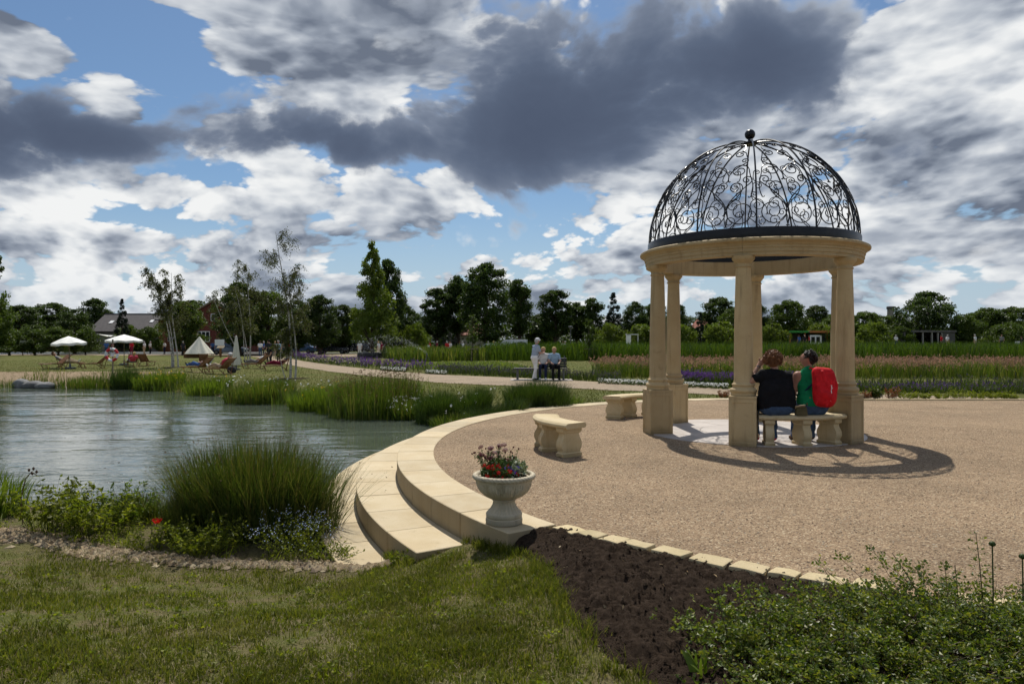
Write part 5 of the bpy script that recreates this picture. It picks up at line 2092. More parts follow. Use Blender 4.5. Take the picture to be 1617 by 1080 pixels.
# ground cover between the plants
n = 2600
x = rng.uniform(-6.6, -1.5, n)
yl = np.interp(x, [p[0] for p in pebble_line], [p[1] for p in pebble_line])
y = yl + 0.22 + 1.5 * rng.random(n)
k = (np.hypot(x - PC[0], y - PC[1]) > 9.95) & ~inside(x, y, pond) & (fbm(x * 2.4, y * 2.4, 2, 71) > 0.42)
x, y = x[k], y[k]
B = gpts(x, y, -0.005)
v1, t1 = blades(B, rng.uniform(0.05, 0.18, len(x)), 0.007, rng.uniform(0.3, 1.2, len(x)), rng.uniform(0, 6.3, len(x)), 3)
c2 = np.repeat(B, 3, 0) + rng.normal(0, 0.03, (len(B) * 3, 3)) + np.array([0, 0, 0.035])
v2, t2 = leaf_cards(c2, rng.uniform(0.015, 0.04, len(c2)), None, 0.8, 0.6)
V, T, MI = merge([(v1, t1), (v2, t2)])
tag(link('bank_weeds', fast_mesh('bank_weeds', V, T, M['weed'])), 'sparse weeds covering the near bank of the pond', kind='stuff')
# poppy
pp = at(248, 862, -0.46)
pop = thing('poppy', 'single bright red poppy flower standing in front of the small rush clump', 'flower', pp)
MB().tube([(0, 0, 0), (.01, 0, .12), (0, -.01, .225)], 0.003, 5).build('stem', M['stem'], pop)
bm_ = MB()
for k in range(4):
    w = k * pi / 2 + 0.3
    rows = []
    for i in range(4):
        r = 0.010 + 0.040 * i / 3
        rows.append([(r * math.cos(w + q) * 1.0, r * math.sin(w + q), 0.225 + 0.040 * (i / 3) ** 1.4 + 0.006 * math.sin(q * 6)) for q in np.linspace(-0.8, 0.8, 6)])
    vs = [p for r_ in rows for p in r_]
    fs = [(i * 6 + j, i * 6 + j + 1, (i + 1) * 6 + j + 1, (i + 1) * 6 + j) for i in range(3) for j in range(5)]
    MB().addv(vs, fs).build('petal', M['petal_red'], pop, 60)
MB().lathe([(0, 0.222), (0.008, 0.226), (0.009, 0.24), (0, 0.246)], 10).build('seed_pod', M['rubber'], pop, 60)
# drooping seed stalk at far left
st = thing('seed_stalk', 'dark bent stalk with small seed heads at the left edge of the bank', 'plant', at(36, 830, -0.46))
MB().tube([(0, 0, 0), (-.02, 0, .3), (0.03, 0, .52), (.10, 0, .60), (.16, .0, .56)], 0.006, 5).build('stalk', M['rose_stem'], st, 60)
for p in ((.07, 0, .62), (.12, 0, .635), (.155, 0, .60), (.10, .01, .58)):
    MB().lathe([(0, -.022), (.012, -.01), (.013, .008), (0, .022)], 8, p).build('seed_head', M['rose_stem'], st, 60)

# ---- ground-cover roses in the front right bed
RG = 'low rose shrubs in the front right bed'
roses = [((1.34, 3.66), 0.34, 0.20, 'low rose shrub at the left tip of the bed, next to bare soil'),
         ((1.80, 3.84), 0.38, 0.20, 'low rose shrub touching the last visible edging stones'),
         ((2.26, 3.90), 0.44, 0.28, 'rose shrub at the gravel edge, middle of the bed'),
         ((2.62, 3.80), 0.48, 0.34, 'rose shrub at the gravel edge beside the tall shoot'),
         ((1.28, 3.20), 0.34, 0.18, 'front rose shrub at the bottom edge, leftmost and yellowish'),
         ((1.68, 3.42), 0.46, 0.22, 'glossy rose shrub filling the centre of the bed'),
         ((2.18, 3.42), 0.48, 0.27, 'dark rose shrub below the seed heads'),
         ((1.66, 2.98), 0.42, 0.18, 'front rose shrub at the bottom edge, in the middle'),
         ((2.78, 3.36), 0.46, 0.30, 'rose shrub at the right edge of the picture')]
for (c, rad, h, lab) in roses:
    leafy_plant('rose_shrub', lab, 'shrub', c, rad * 1.15, h * 1.05, 84, M['rose'], 0.0245, 13, M['rose_stem'], spread=1.0, z=-0.05, group=RG, leaflets=5, aspect=0.66, wild=0.75, stem_w=0.0055)


def shoot(label, p, h, lean, n=16):
    """one long upright rose shoot with leaves in fives"""
    t = thing('rose_shoot', label, 'plant', (p[0], p[1], -0.05), 0, 'long shoots rising above the roses')
    pts = [Vector((lean[0] * q ** 1.4, lean[1] * q ** 1.4, h * q)) for q in np.linspace(0, 1, 8)]
    MB().tube(pts, [0.0045 - 0.0028 * i / 7 for i in range(8)], 5).build('stem', M['rose_stem'], t, 60)
    c, a, s = [], [], []
    for i in range(n):
        q = 0.35 + 0.65 * i / n
        b = np.array([lean[0] * q ** 1.4, lean[1] * q ** 1.4, h * q])
        w = i * 2.4
        d = np.array([math.cos(w), math.sin(w), 0.35])
        e = np.cross(d, (0, 0, 1))
        for j, (al, sg) in enumerate(((1.0, 0), (.75, 1), (.75, -1), (.45, 1), (.45, -1))):
            L = 0.062 * (1.15 - 0.5 * q)
            c.append(b + d * al * L + e * sg * 0.013)
            a.append(d + e * sg * 1.3)
            s.append(0.021 * rng.uniform(.8, 1.2))
    v, tr = leaf_cards(np.array(c), np.array(s), np.array(a) * 2.5, 0.6, 0.6)
    link('foliage', fast_mesh('foliage', v, tr, M['rose']), t)


shoot('tall leafy rose shoot left of the round seed heads', (2.66, 3.92), 0.58, (-0.05, 0.0), 20)
shoot('leaning rose shoot above the middle of the bed', (2.42, 4.02), 0.42, (-0.20, 0.05), 14)
shoot('leafy rose shoot over bare soil at the left end of the bed', (1.14, 3.62), 0.34, (-0.08, 0.0), 14)
shoot('short rose shoot beside the tall leafy one', (2.56, 3.98), 0.38, (-0.03, 0.0), 10)
shoot('rose shoot reaching over the edging stones', (1.95, 4.02), 0.32, (-0.12, 0.06), 10)
for lab, p, h in (('round dark seed head on a tall bare stem, left one of the pair', (2.62, 3.80), 0.55), ('round dark seed head on a tall bare stem, right one at picture edge', (2.74, 3.74), 0.50)):
    t = thing('seed_head_stalk', lab, 'plant', (p[0], p[1], -0.05), 0, 'tall seed heads above the roses')
    MB().tube([(0, 0, 0), (.005, 0, h * .5), (0, 0, h)], [0.005, 0.0042, 0.0035], 6).build('stalk', M['stem'], t, 60)
    MB().lathe([(0.0145 * math.cos(R(a)) * (1 + 0.10 * math.cos(a * 1.7)), h + 0.0145 * math.sin(R(a))) for a in range(-90, 91, 15)], 14, fn=lambda r, z, w: r * (1 + 0.12 * math.cos(w * 7))).build('seed_head', M['darkrush'], t, 60)
# broad-leaved perennial and grassy blades at the lower right corner, strappy leaves at the lower left of the bed
clump('grass_clump', 'grassy narrow leaves in the lower right corner among roses', 'grass plant', 2.62, 3.45, 0.24, 0.2, 80, 0.34, M['darkrush'], 0.8, 0.010, 5, z=-0.05)
clump('tulip_leaves', 'broad strap-shaped green leaves at the left foot of the roses', 'plant', 0.92, 3.36, 0.04, 0.04, 9, 0.20, M['iris'], 0.55, 0.042, 5, z=-0.04)
leafy_plant('perennial', 'broad-leaved perennial at the bottom right corner', 'plant', (2.34, 3.02), 0.26, 0.20, 26, M['weed'], 0.065, 7, z=-0.05, aspect=0.62)

# ---- plants along the far bank of the pond
RB = 'reed clumps along the far bank of the pond'


def bank(px, py, wpx, label, h, mat, n, lean=0.22, w=0.02, depth=0.7, name='reed_clump', cat='reeds', top=None, z=-0.45, segs=3, hvar=0.4):
    p = at(px, py, z)
    rx = wpx / F * p.y / 2
    return clump(name, label, cat, p.x, p.y, rx, depth, n, h, mat, lean, w, segs, RB, None, top, 0.7, None, hvar)


bank(136, 612, 90, 'sparse short reeds in front of the sandy beach', 0.75, M['reed'], 900, 0.2, 0.022, 0.7)
bank(198, 613, 42, 'dark tall reed clump below the life ring', 1.15, M['darkrush'], 900, 0.16, 0.02, 0.6)
bank(20, 611, 60, 'thin reeds at the left picture edge behind the boulders', 0.5, M['reed'], 240, 0.25, 0.02, 0.5)
bank(252, 615, 76, 'yellow flowering iris clump below the leaning birch', 0.95, M['iris'], 1000, 0.2, 0.03, 0.7, top=(M['petal_yellow'], 0.025, 0.06))
bank(330, 622, 70, 'low green reeds in front of the sunbathers', 0.75, M['iris'], 700, 0.2, 0.026, 0.8, top=(M['petal_yellow'], 0.008, 0.06))
bank(410, 634, 110, 'green reeds below the tall birch', 0.95, M['reed'], 1700, 0.2, 0.022, 0.9, top=(M['petal_white'], 0.004, 0.06))
bank(500, 645, 80, 'bright green reeds left of the tall cattails', 0.85, M['iris'], 1200, 0.2, 0.022, 0.8, top=(M['petal_yellow'], 0.012, 0.05))
bank(590, 655, 140, 'tall brown-topped cattails in the middle of the bank', 1.35, M['reed'], 2200, 0.10, 0.018, 1.1, top=(M['seed'], 0.22, 0.05), hvar=0.55)
bank(545, 650, 90, 'yellow flowered iris and cattails at the water edge', 1.05, M['iris'], 900, 0.14, 0.022, 0.7, top=(M['petal_yellow'], 0.01, 0.05))
bank(640, 659, 50, 'white flowered plants beside the cattails', 0.65, M['reed'], 500, 0.25, 0.02, 0.5, top=(M['petal_white'], 0.10, 0.045))
bank(690, 664, 64, 'dark fine rush clump right of the cattails', 0.92, M['darkrush'], 2600, 0.22, 0.010, 0.7)
bank(748, 668, 54, 'dark fine rush clump with white flowers below it', 0.85, M['darkrush'], 1900, 0.24, 0.010, 0.6, top=(M['petal_white'], 0.006, 0.05))
bank(725, 672, 90, 'lighter green sedge at the foot of the dark rushes', 0.42, M['reed'], 700, 0.4, 0.016, 0.6, top=(M['petal_white'], 0.02, 0.035))
p = at(782, 655, -0.1)
clump('reed_clump', 'dense green rush clump touching the pale stone rim', 'reeds', p.x, p.y, 0.7, 0.5, 2200, 0.75, M['darkrush'], 0.25, 0.010, 3, RB)
p = at(850, 644, -0.05)
clump('reed_clump', 'dark rush clump right of the others behind the stone rim', 'reeds', p.x, p.y, 0.85, 0.55, 2600, 0.80, M['darkrush'], 0.25, 0.010, 3, RB)
p = at(905, 640, -0.03)
clump('reed_clump', 'small pale iris tuft at the rim behind the lone bench', 'reeds', p.x, p.y, 0.25, 0.2, 90, 0.35, M['iris'], 0.4, 0.016, 3, RB)

# ragged fringe of grasses and sedges that joins the clumps
n = 9000
k = rng.uniform(0, 1, n)
fs_ = np.array([tuple(p[:2]) for p in smooth_line(far_shore[2:], 12)] + [(-1.55, 16.9)])
i_ = np.minimum((k * (len(fs_) - 1)).astype(int), len(fs_) - 2)
f_ = (k * (len(fs_) - 1) - i_)[:, None]
q_ = fs_[i_] * (1 - f_) + fs_[i_ + 1] * f_
off = rng.normal(0.45, 0.45, n)
x, y = q_[:, 0] + off * 0.35, q_[:, 1] + off
dn = fbm(x * 0.9, y * 0.9, 3, 81)
kk = (dn > 0.40) & ((x > -17) | (rng.random(n) < 0.3)) & (np.hypot(x - PC[0], y - PC[1]) > 9.95)
x, y, dn = x[kk], y[kk], dn[kk]
V, T = blades(np.stack([x, y, np.maximum(ground_z(x, y), -0.6) - 0.01], 1), (0.22 + 1.5 * (dn - 0.38)) * rng.uniform(0.5, 1.2, len(x)), 0.02, rng.uniform(0.1, 0.6, len(x)), rng.uniform(0, 6.3, len(x)), 3)
tag(link('bank_fringe', fast_mesh('bank_fringe', V, T, M['reed'])), 'ragged fringe of grasses along the far bank of the pond', kind='stuff')
m_ = 110
xx, yy = rng.uniform(-12, -1.5, m_), np.zeros(m_)
yy = np.interp(xx, fs_[:, 0], fs_[:, 1]) + rng.uniform(0.2, 1.0, m_)
v, t = flower_heads(np.stack([xx, yy, ground_z(xx, yy) + rng.uniform(0.35, 0.75, m_)], 1), rng.uniform(0.025, 0.045, m_), None, 5)
tag(link('bank_flowers', fast_mesh('bank_flowers', v, t, M['petal_white'])), 'small white flowers dotted among the bank grasses', kind='stuff')

# boulders in the water
for lab, px, py, s in (('dark round boulder in the water, leftmost of three', 34, 613, (0.42, 0.34, 0.32)), ('flat grey boulder in the water, middle of three', 54, 613.5, (0.55, 0.40, 0.24)), ('low pale boulder in the water, rightmost of three', 73, 614, (0.48, 0.36, 0.20))):
    p = at(px, py, WATER)
    s = [0.95 * q for q in s]
    me = bpy.data.meshes.new('boulder')
    b_ = bmesh.new()
    bmesh.ops.create_icosphere(b_, subdivisions=3, radius=1.0)
    for v in b_.verts:
        q = v.co
        f = 1 + 0.35 * (float(fbm(np.array([q.x * 1.7 + px]), np.array([q.y * 1.7 + q.z * 1.3]), 3, 7)[0]) - 0.5)
        v.co = Vector((q.x * s[0], q.y * s[1], q.z * s[2])) * f
    b_.to_mesh(me)
    b_.free()
    me.materials.append(M['boulder'])
    me.polygons.foreach_set('use_smooth', [True] * len(me.polygons))
    o = link('boulder', me)
    o.location = (p.x, p.y, WATER + 0.10)
    tag(o, lab, 'boulder', 'boulders in the pond')


# ------------------------------------------------------------------ trees
M['leaf_dark'] = leafy('dark broad leaves', [(0.028, 0.050, 0.011), (0.046, 0.078, 0.014), (0.074, 0.110, 0.021)], 0.34, 0.5, 0.3, None, 0.25)
M['leaf_mid'] = leafy('mid green leaves', [(0.044, 0.076, 0.011), (0.070, 0.110, 0.016), (0.10, 0.138, 0.024)], 0.36, 0.5, 0.3, None, 0.3)
M['leaf_light'] = leafy('light green leaves', [(0.075, 0.115, 0.013), (0.11, 0.155, 0.02), (0.145, 0.18, 0.03)], 0.40, 0.5, 0.3, None, 0.3)
M['leaf_spruce'] = leafy('spruce needles', [(0.012, 0.022, 0.012), (0.02, 0.034, 0.018)], 0.10, 0.6, 0.2, None, 0.3)
M['leaf_birch'] = leafy('birch leaves', [(0.05, 0.065, 0.016), (0.075, 0.09, 0.025), (0.11, 0.12, 0.045)], 0.35, 0.5, 0.3, None, 0.6)


def limb(p0, p1, r0, r1, sag=0.0, n=5):
    p0, p1 = Vector(p0), Vector(p1)
    pts = [p0.lerp(p1, q) + Vector((0, 0, -sag * 4 * q * (1 - q))) for q in np.linspace(0, 1, n)]
    return pts, [r0 + (r1 - r0) * q for q in np.linspace(0, 1, n)]


def crown_tree(label_mesh, shape, rx, z0, z1, n_lobes, per, leaf, mat, trunk_r=0.25, bark='bark', seed=0, hollow=0.55, lobe=0.34, aspect=0.6, gap=0.0):
    """trunk with limbs, crown of many leaf clumps inside an envelope; returns (trunk mesh, crown mesh)"""
    global rng
    keep = rng
    rng = np.random.default_rng(seed + 100)
    H = z1 - z0
    prof = {'round': lambda t: np.sqrt(np.clip(1 - (2 * t - 1) ** 2, 0, 1)),
            'egg': lambda t: np.sqrt(np.clip(1 - (2 * np.clip(t, 0, 1) ** 0.85 - 1) ** 2, 0, 1)),
            'column': lambda t: np.clip(1 - np.abs(2 * t - 1) ** 3.2, 0, 1) ** 0.6,
            'cone': lambda t: np.clip(1 - t, 0, 1) ** 0.85 * 0.95 + 0.05,
            'dome': lambda t: np.clip(1 - t ** 2.2, 0, 1) ** 0.5}[shape]
    t = rng.random(n_lobes)
    if shape == 'cone':
        t = np.where(rng.random(n_lobes) < 0.5, t, 1 - np.sqrt(1 - t * 0.98))
    a = rng.uniform(0, 2 * np.pi, n_lobes)
    R_ = rx * prof(t)
    rr = R_ * np.clip(rng.normal(0.70, 0.20, n_lobes), 0.1, 0.95) * (0.85 + 0.3 * rng.random(n_lobes))
    L = np.stack([np.cos(a) * rr, np.sin(a) * rr, z0 + H * (0.06 + 0.90 * t)], 1)
    lr = lobe * rx * rng.uniform(0.45, 1.15, n_lobes) * (0.55 + 0.45 * prof(t))
    v = unit(rng.normal(size=(n_lobes * per, 3)))
    d = rng.random(n_lobes * per) ** 0.5
    cen = np.repeat(L, per, 0) + v * (np.repeat(lr, per) * d)[:, None] * np.array([1, 1, 0.72])
    sz = leaf * rng.uniform(0.6, 1.35, len(cen))
    V, T = leaf_cards(cen, sz, v * 0.6 + np.array([0, 0, -0.25]), 0.7, aspect, 0.35)
    crown = fast_mesh('crown', V, T, M[mat])
    mb = MB()
    top = z0 + H * (0.78 if shape != 'cone' else 0.88)
    P, r = limb((0, 0, -0.1), (rx * 0.05, 0, top), trunk_r, trunk_r * 0.12, 0, 8)
    r[0] *= 1.35
    mb.tube(P, r, 9)
    for i in range(min(16, n_lobes)):
        q = L[i * n_lobes // min(16, n_lobes)]
        zb = max(z0 * 0.75, q[2] - rx * 0.9)
        zb = min(zb, top * 0.92)
        k = zb / top
        P, r = limb((rx * 0.05 * k, 0, zb), q, trunk_r * (0.5 - 0.3 * k), 0.02, -0.06 * rx, 5)
        mb.tube(P, r, 5, cap=False)
    trunk = mb.mesh('trunk', M[bark], 60)
    rng = keep
    return trunk, crown


KINDS = {}
for i in range(3):
    KINDS['dark', i] = crown_tree('', ['egg', 'round', 'egg'][i], 3.4, 0.8, 11.0, 150, 120, 0.30, 'leaf_dark', 0.30, seed=i)
for i in range(3):
    KINDS['linden', i] = crown_tree('', 'column', 2.2, 2.0, 10.0, 130, 110, 0.28, 'leaf_dark', 0.30, seed=10 + i, lobe=0.42)
for i in range(3):
    KINDS['bushy', i] = crown_tree('', 'dome', 3.2, 0.5, 5.2, 95, 100, 0.26, 'leaf_mid', 0.16, seed=20 + i)
for i in range(2):
    KINDS['light', i] = crown_tree('', 'dome', 2.6, 0.3, 3.6, 70, 100, 0.24, 'leaf_light', 0.12, seed=30 + i)
for i in range(2):
    KINDS['mid', i] = crown_tree('', 'round', 3.2, 0.4, 8.5, 130, 110, 0.28, 'leaf_mid', 0.26, seed=35 + i)
KINDS['spruce', 0] = crown_tree('', 'cone', 2.6, 0.6, 11.0, 150, 60, 0.30, 'leaf_spruce', 0.2, seed=40, lobe=0.26, aspect=0.35)
KINDS['conic', 0] = crown_tree('', 'cone', 3.3, 1.2, 12.0, 190, 70, 0.26, 'leaf_light', 0.20, seed=50, lobe=0.26)
KINDS['slim', 0] = crown_tree('', 'egg', 1.0, 1.7, 6.0, 26, 42, 0.20, 'leaf_mid', 0.06, seed=55, lobe=0.40)
KINDS['walnut', 0] = crown_tree('', 'dome', 5.2, 1.0, 9.6, 170, 90, 0.32, 'leaf_dark', 0.34, seed=60, lobe=0.24)
NAT = {'dark': (3.4, 11.0), 'linden': (2.2, 10.0), 'bushy': (3.2, 5.2), 'light': (2.6, 3.6), 'mid': (3.2, 8.5), 'spruce': (2.6, 11.0), 'conic': (3.3, 12.0), 'slim': (1.0, 6.0), 'walnut': (5.2, 9.6)}


def tree(kind, var, px, d, top_y, wpx, label, name='tree', cat='tree', group=None):
    tr, cr = KINDS[kind, var]
    rx, h = NAT[kind]
    t = thing(name, label, cat, far(px, d), random.uniform(0, 6.28), group)
    sx = wpx / F * d / 2 / (rx * 0.90)
    sz = hgt(top_y, d) / (h * 0.985)
    t.scale = (sx, sx, sz)
    link('trunk', tr, t)
    link('crown', cr, t)
    return t


GL = 'dark trees on the left skyline'
tree('dark', 0, 35, 96, 484, 70, 'dark round tree at the far left of the skyline', group=GL)
tree('dark', 1, 82, 100, 480, 62, 'dark broad tree left of the grey-roofed house', group=GL)
tree('dark', 2, 118, 92, 490, 48, 'dark tree nearest the grey-roofed house on its left', group=GL)
tree('dark', 0, 150, 128, 473, 46, 'dark tree rising behind the left end of the grey roof', group=GL)
tree('mid', 0, -16, 72, 470, 62, 'tall green tree cut by the left picture edge', group=GL)
tree('slim', 0, -8, 42, 402, 36, 'near tree whose branch tips show at the left picture edge', group=GL)
GB = 'bushes along the left path'
for px, d, ty, w, v, lab in ((15, 84, 522, 60, 0, 'green bush at the left picture edge behind the white kerb'), (55, 86, 515, 56, 1, 'green bush left of the small square sign'), (92, 85, 518, 50, 2, 'green bush behind the left parasol'),
                             (135, 87, 520, 40, 0, 'green bush between the two open parasols'), (205, 96, 515, 48, 1, 'light bush in front of the grey roof'), (232, 97, 518, 44, 2, 'bush between grey house and brick house')):
    tree('bushy', v, px, d, ty, w, lab, 'bush', 'bush', GB)
tree('spruce', 0, 193, 94, 472, 26, 'narrow pointed young tree standing before the grey roof')
tree('mid', 0, 290, 88, 478, 60, 'bronze green tree in front of the brick gable')
tree('dark', 1, 300, 140, 476, 90, 'distant tree crown showing over the brick house roof')
GM = 'dark trees between brick house and conical tree'
for k, (px, d, ty, w, v, lab) in enumerate(((378, 84, 448, 70, 0, 'dark tree right beside the brick gable'), (425, 86, 462, 66, 1, 'dark green tree behind the tall birch'), (470, 88, 476, 56, 2, 'dark tree right of the tall birch'),
                                            (505, 90, 468, 52, 0, 'dark bushy tree above the parked blue car'), (540, 96, 483, 48, 1, 'dark tree above the parked black cars'), (635, 98, 478, 46, 2, 'dark tree just right of the conical tree'))):
    tree('dark' if k != 1 else 'mid', v if k != 1 else 0, px, d, ty, w, lab, group=GM)
tree('dark', 1, 608, 88, 412, 58, 'tall dark tree directly behind the light conical tree')
tree('conic', 0, 588, 73, 379, 74, 'tall light green conical tree with feathery top, on the lawn')
GL2 = 'dark lindens in a row across the middle skyline'
for px, d, ty, w, v, lab in ((690, 104, 456, 42, 0, 'linden with rounded crown, left end of the dark row'), (724, 106, 436, 38, 1, 'slim tall linden left of the biggest dark tree'), (820, 106, 443, 40, 2, 'linden with rounded crown right of the biggest dark tree'),
                             (877, 108, 459, 48, 0, 'broad linden above the standing man in the plaid shirt'), (911, 112, 478, 26, 1, 'small linden left of the lamp post'), (936, 110, 472, 34, 2, 'linden behind the staked young tree')):
    tree('linden', v, px, d, ty, w, lab, group=GL2)
tree('dark', 0, 768, 100, 418, 76, 'biggest dark tree of the middle skyline')
tree('dark', 1, 855, 118, 497, 40, 'low dark round tree beneath the broad linden', group=GL2)
tree('spruce', 0, 969, 106, 462, 40, 'dark pointed spruce left of the gazebo columns')
GR = 'trees seen through and beside the gazebo'
for kind, v, px, d, ty, w, lab in (('dark', 2, 1003, 112, 478, 40, 'dark tree just left of the gazebo'), ('dark', 0, 1034, 114, 480, 46, 'dark tree behind the left gazebo columns'), ('dark', 1, 1070, 108, 482, 40, 'dark tree between the two left gazebo columns'),
                                   ('dark', 0, 1135, 118, 471, 60, 'round topped dark tree left of the front column'), ('mid', 1, 1165, 110, 487, 60, 'green tree behind the front gazebo column'), ('dark', 2, 1196, 118, 480, 36, 'dark tree just right of the front column'),
                                   ('mid', 0, 1245, 112, 476, 56, 'green tree above the seated woman'), ('dark', 1, 1290, 116, 484, 46, 'dark round tree above the man with the backpack'), ('mid', 1, 1322, 106, 497, 50, 'green tree behind the right gazebo columns')):
    tree(kind, v, px, d, ty, w, lab, group=GR)
tree('spruce', 0, 1106, 104, 494, 26, 'small dark spruce between left and front gazebo columns')
GS = 'light green shrubs behind the tall grass bed'
for px, d, ty, w, v, lab in ((655, 92, 512, 40, 0, 'green shrub left of the pale house'), (965, 96, 512, 50, 0, 'light shrub below the pointed spruce'), (1015, 94, 514, 54, 1, 'light shrub behind the small white frame'), (1080, 96, 514, 40, 0, 'pale shrub between the left columns'), (1140, 92, 510, 56, 1, 'light shrub left of the front column'),
                             (1180, 95, 512, 44, 0, 'light shrub hidden by the front column'), (1222, 92, 513, 46, 1, 'light shrub beside the kiosk'), (1300, 98, 512, 56, 0, 'light shrub behind the kiosk')):
    tree('light', v, px, d, ty, w, lab, 'shrub', 'shrub', GS)
GQ = 'trees along the right skyline'
for kind, v, px, d, ty, w, lab in (('mid', 0, 1365, 100, 494, 62, 'green tree just right of the gazebo'), ('mid', 1, 1402, 104, 500, 50, 'green tree below the thin chimney'), ('light', 0, 1376, 88, 510, 56, 'light shrub at the foot of the right-hand trees'),
                                   ('bushy', 1, 1530, 96, 500, 56, 'green bushy tree right of the grey pavilion'), ('mid', 0, 1558, 102, 488, 58, 'green tree near the right edge, left of two'), ('mid', 1, 1600, 100, 486, 62, 'green tree at the right picture edge'),
                                   ('bushy', 0, 1590, 90, 512, 70, 'low bush at the right picture edge'), ('bushy', 2, 1425, 92, 517, 40, 'low bush left of the grey pavilion'), ('bushy', 1, 1640, 96, 500, 60, 'bushy tree half outside the right edge')):
    tree(kind, v, px, d, ty, w, lab, group=GQ)
tree('walnut', 0, 1466, 98, 463, 100, 'large dark spreading tree above the grey pavilion')
# far belt of wood that closes the gaps on the skyline
nb = 46
trb, crb = KINDS['dark', 1]
belt = []
bv = np.array([v.co[:] for v in crb.vertices])
bt = np.array([p.vertices[:] for p in crb.polygons])
sub = np.arange(len(bt)) % 6 < 2
parts = []
for i in range(nb):
    px = -60 + i * 39
    d = random.uniform(150, 175)
    s = random.uniform(0.7, 1.05)
    q = far(px + random.uniform(-12, 12), d)
    w = random.uniform(0, 6.28)
    c_, s_ = math.cos(w), math.sin(w)
    ids, inv = np.unique(bt[sub], return_inverse=True)
    vv = bv[ids]
    vv = np.stack([(vv[:, 0] * c_ - vv[:, 1] * s_) * s * 1.5, (vv[:, 0] * s_ + vv[:, 1] * c_) * s * 1.5, (vv[:, 2] - 2.2) * s * 0.92], 1) + np.array(q)
    parts.append((vv, inv.reshape(-1, 3)))
V, T, _ = merge(parts)
tag(link('distant_wood', fast_mesh('distant_wood', V, T, M['leaf_dark'])), 'far belt of wood closing the skyline', kind='stuff')


# hedge line under the trees
n = 26000
hx = rng.uniform(-110, 110, n)
lim = 2.6 + 1.8 * fbm(hx * 0.12, hx * 0.0, 3, 77) + 1.2 * fbm(hx * 0.6, hx * 0.0, 2, 78)
hz = lim * rng.random(n) ** 0.8
hy = 118 + rng.normal(0, 1.6, n)
V, T = leaf_cards(np.stack([hx, hy, hz], 1), rng.uniform(0.35, 0.75, n), np.array([0, -0.4, 0.2]), 0.7, 0.7)
tag(link('hedge', fast_mesh('hedge', V, T, M['leaf_dark'])), 'dark overgrown hedge running under the far trees', kind='stuff')


def birch(px, d, stems, label, seed, leaves=2600, leaf=0.075):
    """light open birch: leaning pale stems, thin limbs and hanging twigs"""
    global rng
    keep = rng
    rng = np.random.default_rng(seed)
    t = thing('birch_tree', label, 'birch', far(px, d), 0, 'birches on the pond lawn')
    cen = []
    tw = []
    for (bx, by, tx, ty, h, r) in stems:
        mb = MB()
        axis = lambda q: Vector((bx + (tx - bx) * max(q, 0.0) ** 1.2 + 0.10 * math.sin(q * 5 + bx * 9), by + (ty - by) * max(q, 0.0) ** 1.2, h * q))
        mb.tube([axis(q) for q in np.linspace(-0.02, 1, 12)], [0.78 * r * (1 - 0.86 * q) for q in np.linspace(0, 1, 12)], 8)
        link('trunk', mb.mesh('trunk', M['birch_bark'], 60), t)
        lb = MB()
        nl = int(15 * h / 6) + 4
        for i in range(nl):
            q = 0.34 + 0.64 * (i + rng.random()) / nl
            a = rng.uniform(0, 6.28)
            L = (1 - q * 0.62) * 0.26 * h * rng.uniform(0.55, 1.1)
            p0 = axis(q)
            up = L * rng.uniform(0.45, 0.95)
            p1 = p0 + Vector((math.cos(a) * L, math.sin(a) * L, up))
            P, rr = limb(p0, p1, r * 0.20 * (1 - q * 0.6), 0.004, -0.08 * L, 6)
            lb.tube(P, rr, 4, cap=False)
            nt = max(4, int(leaves / len(stems) / nl / 9))
            for j in range(nt):
                s = rng.uniform(0.35, 1.0)
                b = np.array(P[0].lerp(P[-1], s))
                b = b + np.array([0, 0, 0.08 * L])
                drop = rng.uniform(0.2, 0.65) * h / 7
                e = b + np.array([rng.normal(0, 0.16) + math.cos(a) * 0.16, rng.normal(0, 0.16) + math.sin(a) * 0.16, -drop])
                tw.append(np.stack([b, (b + e) / 2 + np.array([0, 0, drop * 0.22]), e]))
                for k in range(9):
                    f = rng.random()
                    p = b * (1 - f) + e * f + np.array([0, 0, drop * 0.4 * f * (1 - f)])
                    cen.append(p + rng.normal(0, 0.05, 3))
        link('limb', lb.mesh('limb', M['bark'], 60), t)
    V, T = strips(np.array(tw), 0.010)
    link('twig', fast_mesh('twig', V, T, M['bark']), t)['kind'] = 'stuff'
    cen = np.array(cen)
    V, T = leaf_cards(cen, leaf * rng.uniform(0.7, 1.3, len(cen)), np.array([0, 0, -0.8]), 0.2, 0.75, 0.3)
    link('crown', fast_mesh('crown', V, T, M['leaf_birch']), t)['kind'] = 'stuff'
    rng = keep
    return t


birch(462, 30.9, [(-0.05, 0, -0.72, 0.2, 6.5, 0.075), (0.05, 0.1, -0.25, 0.5, 4.9, 0.06), (-0.36, 0.05, -0.55, -0.2, 2.2, 0.03)], 'tallest birch with two pale leaning trunks beside the pond', 3, 8000, 0.062)
birch(394, 50.0, [(0.0, 0, -0.1, 0, 7.3, 0.08), (-0.1, 0.2, -1.5, 0.3, 5.6, 0.06)], 'slender pale-trunked birch behind the closed parasol', 4, 6500, 0.085)
birch(360, 47.0, [(0.9, 0, -1.3, 0.2, 5.0, 0.05), (1.2, 0.2, 0.4, 0.2, 5.2, 0.045)], 'strongly leaning thin birch left of the slender one', 5, 2600, 0.085)
birch(272, 44.5, [(0.0, 0, -1.2, 0.2, 6.2, 0.08), (0.2, 0.2, 0.0, -0.2, 6.0, 0.07), (0.05, 0, -0.55, 0.1, 5.5, 0.06)], 'birch with several stems leaning left on the sunbathing lawn', 6, 9000, 0.085)
